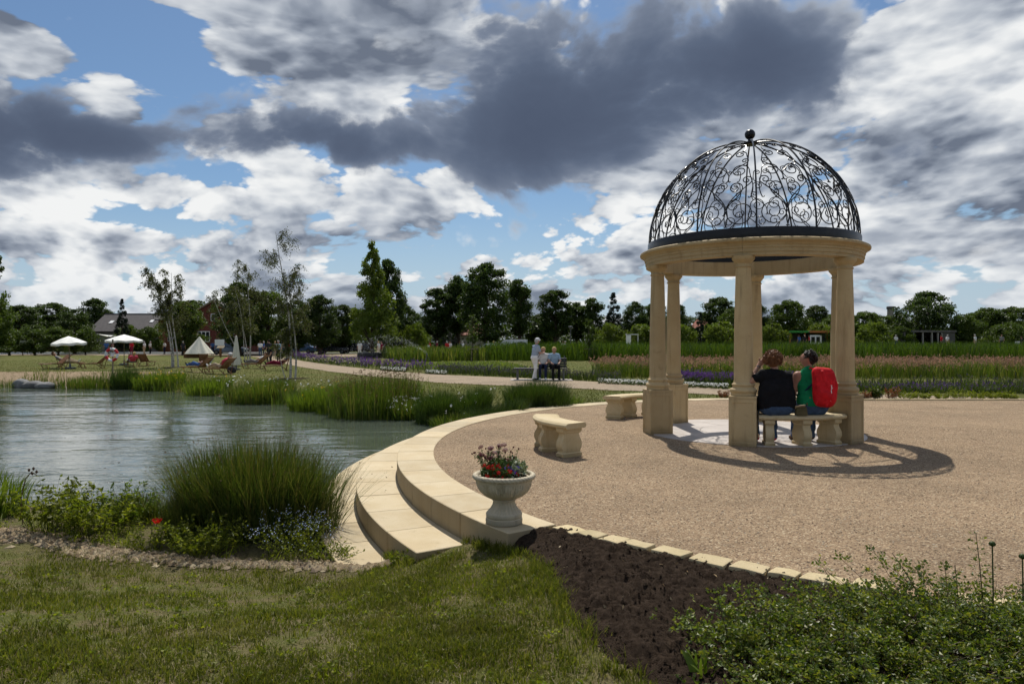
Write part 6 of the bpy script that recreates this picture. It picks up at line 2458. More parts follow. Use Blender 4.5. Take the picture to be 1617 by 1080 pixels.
for lab, px, d in (('bare dark earth ring around the tallest birch', 462, 30.9), ('bare dark earth ring around the leaning birch clump', 274, 44.5)):
    o = MB().lathe([(0.75, -0.04), (0.6, -0.012), (0.0, 0.0)], 26, fn=lambda r, z, w: r * (1 + 0.12 * math.sin(3 * w) + 0.08 * math.sin(7 * w))).build('earth_ring', M['soil'], None, 60)
    o.location = far(px, d)
    tag(o, lab, 'earth ring')

# staked young trees
for px, d, ty, lab in ((746, 60, 497, 'slim staked young tree behind the pale flower bed'), (930, 61, 504, 'slim staked young tree at the front of the tall grass bed')):
    tree('slim', 0, px, d, ty, 24, lab, 'young_tree', 'young tree', 'staked young trees')
    s = thing('tree_stakes', lab.replace('slim staked young tree', 'wooden stakes round the young tree'), 'stakes', far(px, d), 0, 'wooden tree stakes')
    for a in (0.4, 2.5, 4.6):
        MB().tube([(0.52 * math.cos(a), 0.52 * math.sin(a), 0), (0.47 * math.cos(a), 0.47 * math.sin(a), 1.05)], 0.045, 8).build('stake', M['palewood'], s, 60)
    mb = MB()
    for a, b in ((0.4, 2.5), (2.5, 4.6), (4.6, 0.4)):
        p, q = Vector((0.48 * math.cos(a), 0.48 * math.sin(a), 1.0)), Vector((0.48 * math.cos(b), 0.48 * math.sin(b), 1.0))
        MB().box((p + q) / 2, ((q - p).length + 0.1, 0.03, 0.09), math.atan2((q - p).y, (q - p).x)).build('rail', M['palewood'], s)
# brushwood-edged bed round the conical tree
o = MB().lathe([(1.25, 0.0), (1.30, 0.25), (1.28, 0.48), (1.15, 0.52), (0.0, 0.50)], 28, fn=lambda r, z, w: r * (1 + 0.02 * math.cos(40 * w))).build('tree_planter', M['darkwood'], None, 40)
o.location = far(584, 73)
tag(o, 'low dark round planter at the foot of the conical tree', 'planter')


# ------------------------------------------------------------------ planted beds between path and trees
M['salvia'] = leafy('violet salvia spikes', [(0.085, 0.035, 0.17), (0.13, 0.055, 0.25), (0.18, 0.085, 0.30), (0.09, 0.07, 0.09)], 0.30, 0.7, 0.2, None, 0.8, (1.1, 0.9, 1.1))
M['lavender'] = leafy('greyish lavender', [(0.075, 0.065, 0.095), (0.11, 0.09, 0.14), (0.07, 0.075, 0.05), (0.10, 0.085, 0.07)], 0.25, 0.7, 0.2, None, 0.8, (1, 1, 1))
M['plume'] = leafy('pinkish grass plumes', [(0.22, 0.125, 0.095), (0.30, 0.185, 0.14), (0.36, 0.24, 0.17)], 0.40, 0.8, 0.1, None, 0.4, (1.1, 1, 0.85))
M['tallgrass'] = leafy('tall bright grass', [(0.036, 0.072, 0.008), (0.055, 0.098, 0.011), (0.082, 0.122, 0.018)], 0.35, 0.5, 0.25, None, 0.35)
M['bedleaf'] = leafy('low bed leaves', [(0.035, 0.055, 0.014), (0.055, 0.08, 0.02), (0.08, 0.105, 0.03)], 0.3, 0.6, 0.2, None, 0.8)
M['lime'] = leafy('lime green ground cover', [(0.09, 0.13, 0.02), (0.13, 0.18, 0.03), (0.17, 0.21, 0.05)], 0.35, 0.6, 0.2, None, 0.8)


def region(poly, n):
    xs_, ys_ = [p[0] for p in poly], [p[1] for p in poly]
    x, y = rng.uniform(min(xs_), max(xs_), n * 3), rng.uniform(min(ys_), max(ys_), n * 3)
    k = inside(x, y, poly)
    return x[k][:n], y[k][:n]


def pixpoly(pts):
    return [tuple(at(a, b)[:2]) for a, b in pts]


def grass_bed(name, label, poly, n, h, w, mat, lean=0.2, top=None, kind='stuff', var=0.35, segs=3, lump=0.0):
    x, y = region(poly, n)
    n = len(x)
    hh = h * (1 - var * rng.random(n))
    if lump:
        hh = hh * (1 - lump + 2 * lump * fbm(x * 0.45, y * 0.45, 3, 91))
    V, T = blades(np.stack([x, y, np.full(n, -0.04)], 1), hh, w, rng.uniform(0.2, 1.8, n) * lean, rng.uniform(0, 6.3, n), segs)
    parts, mats = [(V, T, 0)], [mat]
    if top:
        tm, frac, size, k_, asp = top
        sel = rng.random(n) < frac * np.clip(fbm(x * 0.9, y * 1.8, 3, 93) * 3.4 - 0.9, 0.05, 1.25)
        tips = V.reshape(n, -1, 3)[sel, -1]
        c = np.repeat(tips, k_, 0) + rng.normal(0, 1, (len(tips) * k_, 3)) * np.array([size * .4, size * .4, size * .9]) - np.array([0, 0, size * 0.6])
        v, t = leaf_cards(c, size * rng.uniform(0.7, 1.4, len(c)), np.array([0, 0, 1.4]), 0, asp)
        parts.append((v, t, 1))
        mats.append(tm)
    V, T, MI = merge(parts)
    return tag(link(name, fast_mesh(name, V, T, mats, MI)), label, kind=kind)


# tall bright green grass right across the view
grass_bed('tall_grass_bed', 'wide bed of tall bright green grass behind the gazebo', [(-2.5, 60.5), (1.5, 59.6), (60, 58.5), (64, 72), (-2.0, 73)], 26000, 1.85, 0.065, M['tallgrass'], 0.22, var=0.40, lump=0.14)
grass_bed('meadow_grass_bed', 'softer olive green grass bed left of the tall bright grass', [(-8.5, 56), (-6, 58.5), (-2.0, 60), (-1.6, 72), (-14, 74)], 4600, 1.45, 0.085, M['reed'], 0.25, var=0.5, lump=0.35)
grass_bed('plume_grass_bed', 'long bed of pinkish feathery plume grass', smooth_line([(3.9, 33.2), (3.75, 32.2), (4.6, 31.4)], 4) + [(30, 30.2), (31, 37), (5.0, 38)], 12500, 0.92, 0.026, M['reed'], 0.30, (M['plume'], 0.85, 0.11, 2, 0.35), var=0.28)
grass_bed('low_green_bed', 'low lime green ground cover bed behind the lavender', pixpoly([(655, 583), (720, 588), (830, 590), (835, 581), (790, 572), (650, 574)]), 4200, 0.22, 0.07, M['lime'], 0.6, var=0.4, segs=2)
# violet and lavender borders
SAL = (M['salvia'], 0.75, 0.075, 4, 0.45)
grass_bed('salvia_bed', 'violet salvia border between the gazebo columns', pixpoly([(1060, 603), (1062, 609), (1200, 612), (1330, 614), (1330, 607), (1200, 606)]), 3000, 0.50, 0.03, M['bedleaf'], 0.2, SAL, var=0.35)
grass_bed('salvia_bed', 'mixed blue and violet border right of the gazebo', pixpoly([(1345, 612), (1345, 618), (1480, 621), (1660, 622), (1660, 615), (1500, 613)]), 3000, 0.30, 0.03, M['bedleaf'], 0.35, (M['salvia'], 0.16, 0.055, 3, 0.5), var=0.5)
grass_bed('lavender_bed', 'greyish lavender in the border right of the gazebo', pixpoly([(1345, 609), (1345, 612), (1660, 615), (1660, 609)]), 900, 0.46, 0.03, M['bedleaf'], 0.25, (M['lavender'], 0.3, 0.06, 3, 0.5), var=0.6)
grass_bed('salvia_bed', 'violet salvia drift along the path left of the sprinkler', pixpoly([(426, 561), (450, 566), (520, 577), (590, 583), (690, 589), (690, 584), (600, 576), (520, 570), (455, 560)]), 4600, 0.52, 0.045, M['bedleaf'], 0.2, (M['salvia'], 0.8, 0.11, 4, 0.5), var=0.35)
grass_bed('lavender_bed', 'grey lavender along the path behind the wooden bench', pixpoly([(690, 585), (700, 591), (860, 598.5), (980, 604), (980, 600), (860, 593), (760, 587)]), 2200, 0.44, 0.04, M['bedleaf'], 0.25, (M['lavender'], 0.5, 0.08, 3, 0.5), var=0.45)
grass_bed('salvia_bed', 'distant violet flower strip below the parked cars', [(-16, 84), (-16, 87), (-3, 86), (-3, 83)], 1400, 0.6, 0.08, M['bedleaf'], 0.2, (M['salvia'], 0.9, 0.20, 4, 0.5))


def petal_patch(name, label, poly, n, z, size, mat):
    x, y = region(poly, n)
    c = np.stack([x, y, z * rng.uniform(0.4, 1.0, len(x))], 1)
    v, t = leaf_cards(c, size * rng.uniform(0.7, 1.3, len(c)), np.array([0, 0, 0.3]), 0.5, 0.9)
    g_ = c.copy()
    v2, t2 = leaf_cards(np.repeat(g_, 2, 0) + rng.normal(0, size * 0.6, (2 * len(g_), 3)) - np.array([0, 0, z * 0.3]), size * 1.3, None, 0.6, 0.6)
    V, T, MI = merge([(v, t, 0), (v2, t2, 1)])
    return tag(link(name, fast_mesh(name, V, T, [mat, M['bedleaf']], MI)), label, kind='stuff')


petal_patch('white_flowers', 'row of white flowers edging the path left of the gazebo', pixpoly([(945, 604), (945, 606), (1022, 610), (1150, 615), (1150, 613), (1022, 607)]), 1300, 0.16, 0.065, M['petal_white'])
petal_patch('white_flowers', 'white flowers at the path edge left of the sprinkler', pixpoly([(600, 584.5), (602, 586.5), (642, 588.5), (640, 585.5)]), 420, 0.18, 0.085, M['petal_white'])
petal_patch('white_flowers', 'white flowers at the path edge right of the sprinkler', pixpoly([(672, 589.5), (674, 591), (706, 592.5), (704, 590)]), 320, 0.16, 0.08, M['petal_white'])
petal_patch('cream_flowers', 'cream flower clumps within the violet drift', pixpoly([(478, 567), (482, 573), (536, 578), (575, 580), (570, 574), (520, 570)]), 700, 0.40, 0.10, leafy('cream petals', [(0.42, 0.40, 0.22), (0.55, 0.53, 0.34)], 0.3, 0.7, tcol=(1, 1, .8)))

# row of small shrubs along the back edging
names = ['reddish-leaved small plant behind the right rear column', 'grassy upright plant right of the gazebo', 'small orange-leaved plant in the back row', 'low green shrub, first of the back row', 'low green shrub, second of the back row', 'low green shrub, third of the back row, below blue flowers',
         'broad green shrub in the middle of the back row', 'green shrub right of the broad one in the back row', 'small green shrub in the back row near the right edge', 'last green shrub at the right end of the back row', 'tiny plant at the right end of the back edging']
M['redleaf'] = leafy('reddish leaves', [(0.14, 0.04, 0.02), (0.25, 0.08, 0.03), (0.12, 0.07, 0.02)], 0.35, 0.6)
for lab, px, rad, h, mt in zip(names, (1366, 1384, 1409, 1430, 1458, 1487, 1514, 1545, 1572, 1590, 1600), (0.22, 0.2, 0.22, 0.32, 0.32, 0.30, 0.36, 0.32, 0.28, 0.24, 0.12), (0.30, 0.42, 0.40, 0.26, 0.24, 0.26, 0.34, 0.28, 0.24, 0.28, 0.14), ('redleaf', 'reed', 'redleaf') + ('weed',) * 8):
    p = far(px, 19.75)
    leafy_plant('small_shrub', lab, 'shrub', p[:2], rad, h, 40, M[mt], 0.055 if mt != 'reed' else 0.10, 10, z=-0.02, group='small shrubs along the back edging')
leafy_plant('small_shrub', 'reddish small plant just left of the front column', 'plant', far(1143, 19.9)[:2], 0.22, 0.32, 30, M['redleaf'], 0.055, 9, z=-0.02, group='small shrubs along the back edging')

# ------------------------------------------------------------------ park bench with people by the path
M['plaid'] = None


def plaid():
    m, g, out = new_mat('plaid shirt cloth')
    p = coords(g)
    s = g.n('ShaderNodeSeparateXYZ')
    g.put(s.inputs[0], p)
    a = g.m('LESS_THAN', g.m('FRACT', g.mul(s.outputs[2], 22.0)), 0.35)
    b = g.m('LESS_THAN', g.m('FRACT', g.mul(g.add(s.outputs[0], s.outputs[1]), 22.0)), 0.35)
    c = g.mix(a, (0.50, 0.56, 0.62), (0.15, 0.22, 0.36))
    c = g.mix(g.mul(b, 0.6), c, (0.12, 0.17, 0.30))
    principled(g, out, c, 0.9, 0.1)
    return m


M['plaid'] = plaid()
bp_ = at(862, 600.5)
pb = thing('park_bench', 'dark slatted park bench with backrest beside the gravel path', 'bench', bp_, R(-6))
for y_, z_ in ((-0.26, 0.0), (-0.16, 0.0), (-0.06, 0.0), (0.04, 0.0), (0.14, 0.0)):
    MB().box((-0.25, y_, 0.47), (2.25, 0.085, 0.045), 0).build('seat_slat', M['darkwood'], pb, None, 0.008, 1)
for i in range(4):
    MB().box((0.30, 0.215 + 0.022 * i, 0.56 + 0.105 * i), (1.15, 0.035, 0.088), 0, rx=R(-12)).build('back_slat', M['darkwood'], pb, None, 0.008, 1)
for x_ in (-1.20, 0.75):
    MB().box((x_, -0.06, 0.225), (0.07, 0.36, 0.45)).build('leg', M['steel'], pb, None, 0.01, 1)
for x_ in (-0.15, 0.78):
    MB().tube([(x_, 0.19, 0.44), (x_, 0.26, 0.66), (x_, 0.335, 1.0)], 0.022, 8).build('back_post', M['steel'], pb, 60)
pl = MB().box((0, 0, 0.0), (2.6, 1.0, 0.03)).build('bench_slab', M['pave_stone'])
pl.location = (bp_.x - 0.2, bp_.y, -0.003)
tag(pl, 'pale concrete slab under the park bench', 'slab')


def seated(label, x_, rz, cols, lean=0.0, **kw):
    p = pb.matrix_basis @ Vector((x_, -0.06, 0.0))
    return person(label, p, R(-6) + pi + rz, J_sit(0.49, lean=lean), cols, None, 0.022, **kw)


C_ = bpy.context.view_layer
C_.update()
seated('blond person in white top sitting on the park bench, nearer the standing man', -0.10, 0.0, ('skin', 'white', 'navy', 'white', 'blond'), 0.05)
seated('blond person in pale blue top and dark trousers on the park bench', 0.34, R(15), ('skin', 'paleblue', 'black', 'black', 'blond'), 0.04)
man2 = person('person in plaid shirt, white trousers and white cap standing before the park bench', at(844, 601.5), R(-62), J_stand(1.74, 0.12, 0.10, 'front'), ('skin', M['plaid'], 'white', 'charcoal', 'grey_hair', 'white'), None, 0.022, hat=True)
MB().tube([(-.17, -.05, 1.42), (-.06, .17, 1.28), (.10, .19, 1.05), (.19, .05, 0.95)], 0.014, 6).build('shoulder_strap', cloth('black', COL['black']), man2, 60)

# ------------------------------------------------------------------ sunbathing lawn across the pond
def lounger_parts():
    seat, back = [], []
    for i in range(12):
        y = 0.05 + i * 0.085
        seat.append(((0, y, 0.30 + 0.03 * math.sin(i * 0.5)), (0.58, 0.07, 0.02), 0.0))
    for i in range(9):
        q = 0.06 + i * 0.085
        back.append(((0, -q * math.cos(R(42)), 0.30 + q * math.sin(R(42))), (0.58, 0.07, 0.02), -R(42)))
    return seat, back


SL, BL = lounger_parts()
FRM = MB()
for x in (-.27, .27):
    FRM.tube([(x, 1.08, 0.30), (x, 0.0, 0.28), (x, -0.62, 0.85)], 0.022, 6)
    FRM.tube([(x, 0.95, 0.30), (x, 0.80, 0.0)], 0.022, 6)
    FRM.tube([(x, 0.05, 0.30), (x, -0.35, 0.0)], 0.022, 6)
    FRM.tube([(x, -0.42, 0.66), (x, -0.25, 0.0)], 0.018, 6)
FRM.tube([(-.27, .8, .02), (.27, .8, .02)], 0.016, 5)
FRM.tube([(-.27, -.35, .02), (.27, -.35, .02)], 0.016, 5)
FRM = FRM.mesh('frame', M['wood'], 60)
SLM = [MB().box((0, 0, 0), s).mesh('slat', M['wood']) for s in ((0.58, 0.07, 0.02),)][0]
LG = 'wooden loungers on the lawn across the pond'


def lounger(label, px, py, rz):
    t = thing('wooden_lounger', label, 'lounger', at(px, py, -0.03), rz, LG)
    link('frame', FRM, t)
    for c, s, r_x in SL + BL:
        o = link('slat', SLM, t)
        o.location = c
        o.rotation_euler = (r_x, 0, 0)
    return t


def sunbather(label, px, py, rz, cols, recl=38, **kw):
    return person(label, at(px, py, -0.03), rz, J_lie(recl, 0.30), cols, ('lie', recl, tuple(sorted(kw.items()))), 0.034, 'sunbathers across the pond', **kw)


lounger('empty wooden lounger between left parasol and life ring', 155, 582.5, R(-80 - 180))
lounger('wooden lounger in the shade under the left parasol', 94, 582.5, R(150))
lounger('second wooden lounger under the left parasol, holding a pale figure', 102, 581, R(-70))
lounger('upright wooden lounger seen from behind, right of the life ring', 229, 579, R(5))
lounger('wooden lounger under the right parasol with a reclining person', 208, 580, R(40))
lounger('lounger carrying the sunbather in blue, nearest the pond on the left', 318, 589, R(75))
lounger('lounger carrying the person in red with the white hat', 352, 592, R(72))
lounger('pale empty wooden lounger beside the closed parasol', 366, 577, R(185))
lounger('wooden lounger behind the sunbather in blue', 322, 579, R(20))
lounger('lounger carrying the person in white, right of the closed parasol', 408, 583, R(80))
lounger('wooden lounger turned to the pond below the standing group', 444, 586, R(-250))
sunbather('person with towel reclining under the left parasol', 100, 581.5, R(-60), ('skin', 'grey', 'beige', 'white', 'brown_hair'))
sunbather('person in red reclining under the right parasol', 209, 580.5, R(40), ('skin', 'pink', 'grey', 'white', 'blond'))
sunbather('sunbather in blue and white lying on a lounger', 318, 588.5, R(75), ('skin', 'paleblue', 'blue', 'black', 'grey_hair'), 20, legs='long')
sunbather('person in red shirt and white hat reclining on a lounger', 352, 591.5, R(72), ('skin', 'pink', 'beige', 'white', 'grey_hair', 'white'), 48, hat=True)
sunbather('person in white shirt and grey trousers reclining on a lounger', 408, 582.5, R(80), ('skin', 'white', 'grey', 'black', 'brown_hair'))
sunbather('person in dark shirt reclining below the standing group', 444, 585.5, R(-250), ('skin', 'charcoal', 'wine', 'black', 'dark_hair'))
bag2 = MB().lathe([(0.0, 0.0), (.20, .02), (.24, .14), (.20, .30), (.08, .36), (0, .36)], 14).build('dark_bag', cloth('charcoal', COL['charcoal']), None, 60)
bag2.location = at(366, 590, -0.03)
tag(bag2, 'round dark bag on the grass behind the person in red', 'bag')


def parasol(label, px, py, top_y, wpx, sides=8, rise=0.42, tilt=0.0):
    p = at(px, py, -0.03)
    d = p.y
    r = wpx / F * d / 2
    H = hgt(top_y, d)
    t = thing('parasol', label, 'parasol', p, 0.2, 'open white parasols')
    MB().tube([(0, 0, 0), (0, 0, H - 0.05)], 0.026, 8).build('pole', M['palewood'], t, 60)
    MB().lathe([(0.30, 0.0), (0.30, 0.08), (0.06, 0.10), (0.05, 0.30)], 16).build('base', M['steel'], t, 40)
    mb = MB()
    vs, fs = [(0, 0, H)], []
    n = 32
    for j, (q, dz) in enumerate(((0.5, rise * 0.42), (1.0, rise), (1.0, rise + 0.13))):
        for k in range(n):
            w = 2 * pi * k / n
            f = math.cos(pi / sides) / math.cos((w % (2 * pi / sides)) - pi / sides)
            sag = 0.05 * q * (1 - abs(((w / (2 * pi / sides)) % 1) - 0.5) * 2)
            vs.append((r * q * f * math.cos(w), r * q * f * math.sin(w), H - dz - sag + (0.02 * math.sin(w * 8) if j == 2 else 0)))
    for k in range(n):
        a = (k + 1) % n
        fs.append((0, 1 + k, 1 + a))
        for j in range(2):
            fs.append((1 + j * n + k, 1 + (j + 1) * n + k, 1 + (j + 1) * n + a, 1 + j * n + a))
    mb.addv(vs, fs).build('canopy', M['canvas'], t, 40)
    for k in range(sides):
        w = 2 * pi * k / sides
        MB().tube([(0, 0, H - 0.10), (r * 0.97 * math.cos(w), r * 0.97 * math.sin(w), H - rise - 0.015)], 0.010, 4).build('rib', M['palewood'], t)
    t.rotation_euler = (0, tilt, 0.2)
    return t


parasol('open white parasol on the left, tilted, over two loungers', 111, 583, 531, 52, tilt=R(-3))
parasol('open white parasol behind the life ring', 196, 577, 528.5, 56)
# closed parasol
p = at(373, 585, -0.03)
t = thing('closed_parasol', 'closed cream parasol standing upright beside the empty lounger', 'parasol', p)
H = hgt(530, p.y)
MB().tube([(0, 0, 0), (0, 0, H - 0.02)], 0.022, 8).build('pole', M['palewood'], t, 60)
MB().lathe([(0.25, 0), (0.25, 0.07), (0.05, 0.09), (0.04, 0.25)], 16).build('base', M['steel'], t, 40)
MB().lathe([(0.02, H), (0.05, H - 0.05), (0.11, H - 0.45), (0.17, H - 0.95), (0.23, H - 1.55), (0.245, H - 1.72), (0.0, H - 1.68)], 40, fn=lambda r, z, w: r * (1 + 0.10 * math.cos(8 * w))).build('canopy', M['cream_canvas'], t, 60)
# tent-like canopy over a timber box
p = at(315, 566, -0.03)
t = thing('canopy_tent', 'white tent-like canopy over a low timber box', 'tent', p)
H = hgt(532, p.y)
rr_ = 42 / 2 / F * p.y
MB().lathe([(0.03, H), (0.10, H - 0.10), (rr_ * 0.42, H - 0.75), (rr_ * 0.78, H - 1.35), (rr_, H - 1.75), (rr_ * 0.98, H - 1.80), (rr_ * 0.4, H - 0.85)], 64, fn=lambda r, z, w: r * (1 + 0.05 * math.cos(9 * w) * (r > 0.3))).build('canopy', M['cream_canvas'], t, 50)
MB().tube([(0, 0, 0), (0, 0, H)], 0.03, 8).build('pole', M['palewood'], t, 60)
for i in range(3):
    MB().box((-0.45, -0.5, 0.12 + 0.22 * i), (1.9, 0.06, 0.20)).build('board', M['wood'], t, None, 0.01, 1)
MB().box((-0.45, 0.0, 0.30), (1.85, 0.9, 0.58)).build('timber_box', M['wood'], t, None, 0.01, 1)
# life ring on its post
p = at(178, 596, -0.03)
t = thing('life_ring_stand', 'red and white life ring on a post by the far bank', 'life ring', p)
MB().tube([(0, 0, -0.2), (0, 0, 1.75)], 0.035, 8).build('post', M['palewood'], t, 60)
zc = hgt(560, p.y)
for k in range(8):
    a0, a1 = k * pi / 4 + 0.2, (k + 1) * pi / 4 + 0.2
    pts = [(0.27 * math.cos(a0 + (a1 - a0) * q), -0.08, zc + 0.27 * math.sin(a0 + (a1 - a0) * q)) for q in np.linspace(0, 1, 6)]
    MB().tube(pts, 0.062, 10).build('ring_segment', M['red_paint'] if k % 2 == 0 else M['white'], t, 60)
MB().box((0, -0.03, zc), (0.16, 0.02, 0.16)).build('back_plate', M['white'], t)

# small signs
for lab, px, d, ty, w in (('small square white sign on a brown post by the left path', 36, 84, 539, 10), ('white notice board before the brick house', 347, 80, 537, 15), ('small pale plaque on a post near the tall grass, right edge', 1606, 74, 540, 8),
                          ('pale information panel in front of the parked cars', 797, 72, 544, 8), ('small white panel beside the olive grass bed', 677, 74, 546, 5)):
    wd = w / F * d
    t = thing('sign', lab, 'sign', far(px, d), 0, 'small signs among the beds')
    H = hgt(ty, d)
    MB().box((0, 0, H / 2), (0.09, 0.07, H)).build('post', M['wood'], t)
    MB().box((0, -0.06, H - wd * 0.32), (wd, 0.04, wd * 0.62)).build('panel', M['white'], t, None, 0.01, 1)
p = far(348.5, 72)
t = thing('lectern_sign', 'slanted wooden information lectern right of the canopy tent', 'sign', p)
MB().box((0, 0, 0.5), (0.16, 0.12, 1.0)).build('post', M['wood'], t)
MB().box((0, 0, 1.08), (0.75, 0.5, 0.05), 0, rx=R(30)).build('panel', M['palewood'], t, None, 0.01, 1)

# ------------------------------------------------------------------ visitors
def walker(label, px, d, rz, cols, h=1.72, arms='down', stride=0.0, group='visitors on the far paths', **kw):
    q = far(px, d)
    return person(label, (q.x, q.y, float(ground_z(np.array([q.x]), np.array([q.y]))[0]) + 0.01), rz, J_stand(h, stride, 0.02, arms), cols, ('st', h, arms, stride, tuple(sorted(kw.items()))), 0.04, group, **kw)


walker('person in pale shirt and dark trousers standing on the path behind the tallest birch', 440, 55, R(150), ('skin', 'paleblue', 'black', 'black', 'grey_hair'), 1.74)
walker('person dressed all in black standing by the reclining figures', 425, 52, R(60), ('skin', 'charcoal', 'charcoal', 'black', 'dark_hair'), 1.80, hat=False)
walker('seated-looking person in black jacket left of the one in pale shirt', 428, 50, R(100), ('skin', 'black', 'charcoal', 'black', 'dark_hair'), 1.30)
G1 = 'group of visitors behind the birches'
for lab, px, d, rz, cols in (('visitor in white, left of the birch group', 411, 78, 0.3, ('skin', 'white', 'jeans', 'black', 'brown_hair')), ('visitor in bright blue in the birch group', 417, 79, 2.0, ('skin', 'blue', 'charcoal', 'black', 'grey_hair')),
                             ('visitor in a pale hat in the birch group', 424, 77, 1.0, ('skin', 'cream', 'navy', 'black', 'grey_hair')), ('visitor in grey, right of the birch group', 434, 80, -0.8, ('skin', 'grey', 'beige', 'black', 'blond')),
                             ('visitor in beige beside the violet flowers', 447, 80, -2.0, ('skin', 'beige', 'jeans', 'black', 'brown_hair')), ('visitor in red at the end of the birch group', 455, 82, 0.4, ('skin', 'red', 'charcoal', 'black', 'grey_hair'))):
    walker(lab, px, d, rz, cols, 1.70, group=G1)
G2 = 'visitors on the path by the houses'
for lab, px, d, rz, cols, arms in (('visitor in blue left of the right parasol pole', 168, 84, 0.5, ('skin', 'blue', 'jeans', 'black', 'dark_hair'), 'down'), ('visitor in black and pink behind the life ring', 178, 86, 2.0, ('skin', 'pink', 'black', 'black', 'brown_hair'), 'down'),
                                   ('visitor in red by the right parasol', 208, 88, 1.0, ('skin', 'red', 'wine', 'black', 'blond'), 'down'), ('visitor in white shirt walking past the grey house', 228, 90, 1.5, ('skin', 'white', 'beige', 'black', 'grey_hair'), 'down'),
                                   ('visitor in white shirt and black shorts near the birch', 237, 89, -1.5, ('skin', 'white', 'black', 'white', 'grey_hair'), 'down'), ('visitor in white behind the leaning birch, left of two', 260, 90, 1.4, ('skin', 'white', 'navy', 'black', 'brown_hair'), 'down'),
                                   ('visitor in white behind the leaning birch, right of two', 272, 91, 1.2, ('skin', 'white', 'jeans', 'black', 'dark_hair'), 'down'), ('dark dressed visitor left of the canopy tent', 289, 84, 0.0, ('skin', 'charcoal', 'charcoal', 'black', 'grey_hair'), 'down'),
                                   ('visitor in blue and pink right of the canopy tent', 336, 86, 0.8, ('skin', 'blue', 'navy', 'black', 'brown_hair'), 'down')):
    walker(lab, px, d, rz, cols, 1.70, arms, group=G2)
G3 = 'visitors strolling in the middle distance'
for lab, px, d, rz, cols, st in (('visitor all in white left of the conical tree', 568, 80, 0.4, ('skin', 'white', 'white', 'white', 'grey_hair'), 0.08), ('visitor in red beside the conical tree trunk', 603, 78, 2.2, ('skin', 'wine', 'wine', 'black', 'dark_hair'), 0.05),
                                 ('visitor in white right beside the one in red', 598, 79, 1.2, ('skin', 'white', 'cream', 'white', 'blond'), 0.05), ('visitor in red carrying a white bag by the olive grass', 679, 82, 1.4, ('skin', 'red', 'wine', 'black', 'brown_hair'), 0.12),
                                 ('visitor in dark red walking alone below the lindens', 690, 84, -1.2, ('skin', 'wine', 'charcoal', 'black', 'grey_hair'), 0.1), ('visitor in salmon shirt below the tall lindens', 706, 80, 0.6, ('skin', 'red', 'beige', 'black', 'grey_hair'), 0.05),
                                 ('visitor in black and white beside the salmon shirt', 711, 81, 2.4, ('skin', 'white', 'black', 'black', 'dark_hair'), 0.05), ('visitor in dark jacket left of the staked tree', 726, 80, 0.2, ('skin', 'charcoal', 'charcoal', 'black', 'brown_hair'), 0.05),
                                 ('visitor in white hat beside the dark jacket', 730, 82, -0.4, ('skin', 'white', 'grey', 'black', 'grey_hair'), 0.05), ('visitor in white by the parked white van', 771, 84, 1.0, ('skin', 'white', 'jeans', 'black', 'grey_hair'), 0.1),
                                 ('visitor in white and red by the parked white van', 779, 83, -1.0, ('skin', 'white', 'red', 'black', 'blond'), 0.1), ('visitor in pale pink shirt left of the lamp post', 889, 82, 0.4, ('skin', 'white', 'jeans', 'black', 'brown_hair'), 0.05),
                                 ('visitor in white shirt, nearest the lamp post', 893, 83, 2.0, ('skin', 'white', 'beige', 'black', 'grey_hair'), 0.05)):
    walker(lab, px, d, rz, cols, 1.70, 'down', st, group=G3)
G4 = 'visitors half hidden behind the tall grass'
for lab, px, d, rz, cols in (('visitor in blue at the kiosk, leftmost', 1262, 92, 0.5, ('skin', 'blue', 'jeans', 'black', 'brown_hair')), ('visitor in dark clothes at the kiosk', 1271, 94, 2.0, ('skin', 'charcoal', 'charcoal', 'black', 'grey_hair')),
                             ('visitor in red at the kiosk', 1278, 93, 1.0, ('skin', 'red', 'navy', 'black', 'dark_hair')), ('visitor in pale shirt right of the gazebo column, left of a pair', 1358, 90, 1.0, ('skin', 'beige', 'jeans', 'black', 'grey_hair')),
                             ('visitor in rose shirt right of the gazebo column', 1363, 91, -1.0, ('skin', 'pink', 'jeans', 'black', 'brown_hair')), ('visitor in white near the left end of the pavilion', 1415, 90, 0.2, ('skin', 'white', 'jeans', 'black', 'grey_hair')),
                             ('visitor in dark red before the pavilion', 1487, 88, 1.4, ('skin', 'red', 'charcoal', 'black', 'dark_hair')), ('visitor in white before the right end of the pavilion', 1496, 89, -1.4, ('skin', 'white', 'beige', 'black', 'grey_hair')),
                             ('visitor in white with white hat right of the pavilion', 1540, 84, 0.6, ('skin', 'white', 'beige', 'white', 'grey_hair')), ('visitor in grey near the right edge', 1582, 86, 2.0, ('skin', 'grey', 'charcoal', 'black', 'brown_hair')),
                             ('visitor in dark clothes cut by the right edge', 1614, 80, 1.0, ('skin', 'charcoal', 'navy', 'black', 'dark_hair'))):
    walker(lab, px, d, rz, cols, 1.78, group=G4)

# ------------------------------------------------------------------ houses
M['roof_grey'] = plain('grey roof tiles', (0.075, 0.068, 0.068), 0.8, 0.3, 0, 0.2, 3)
M['roof_red'] = plain('red roof tiles', (0.22, 0.075, 0.045), 0.8, 0.3, 0, 0.2, 3)
M['render_grey'] = plain('grey rendered wall', (0.20, 0.19, 0.17), 0.9, 0.2, 0, 0.15, 1.5)
M['render_white'] = plain('pale rendered wall', (0.45, 0.42, 0.37), 0.9, 0.2, 0, 0.1, 1.5)


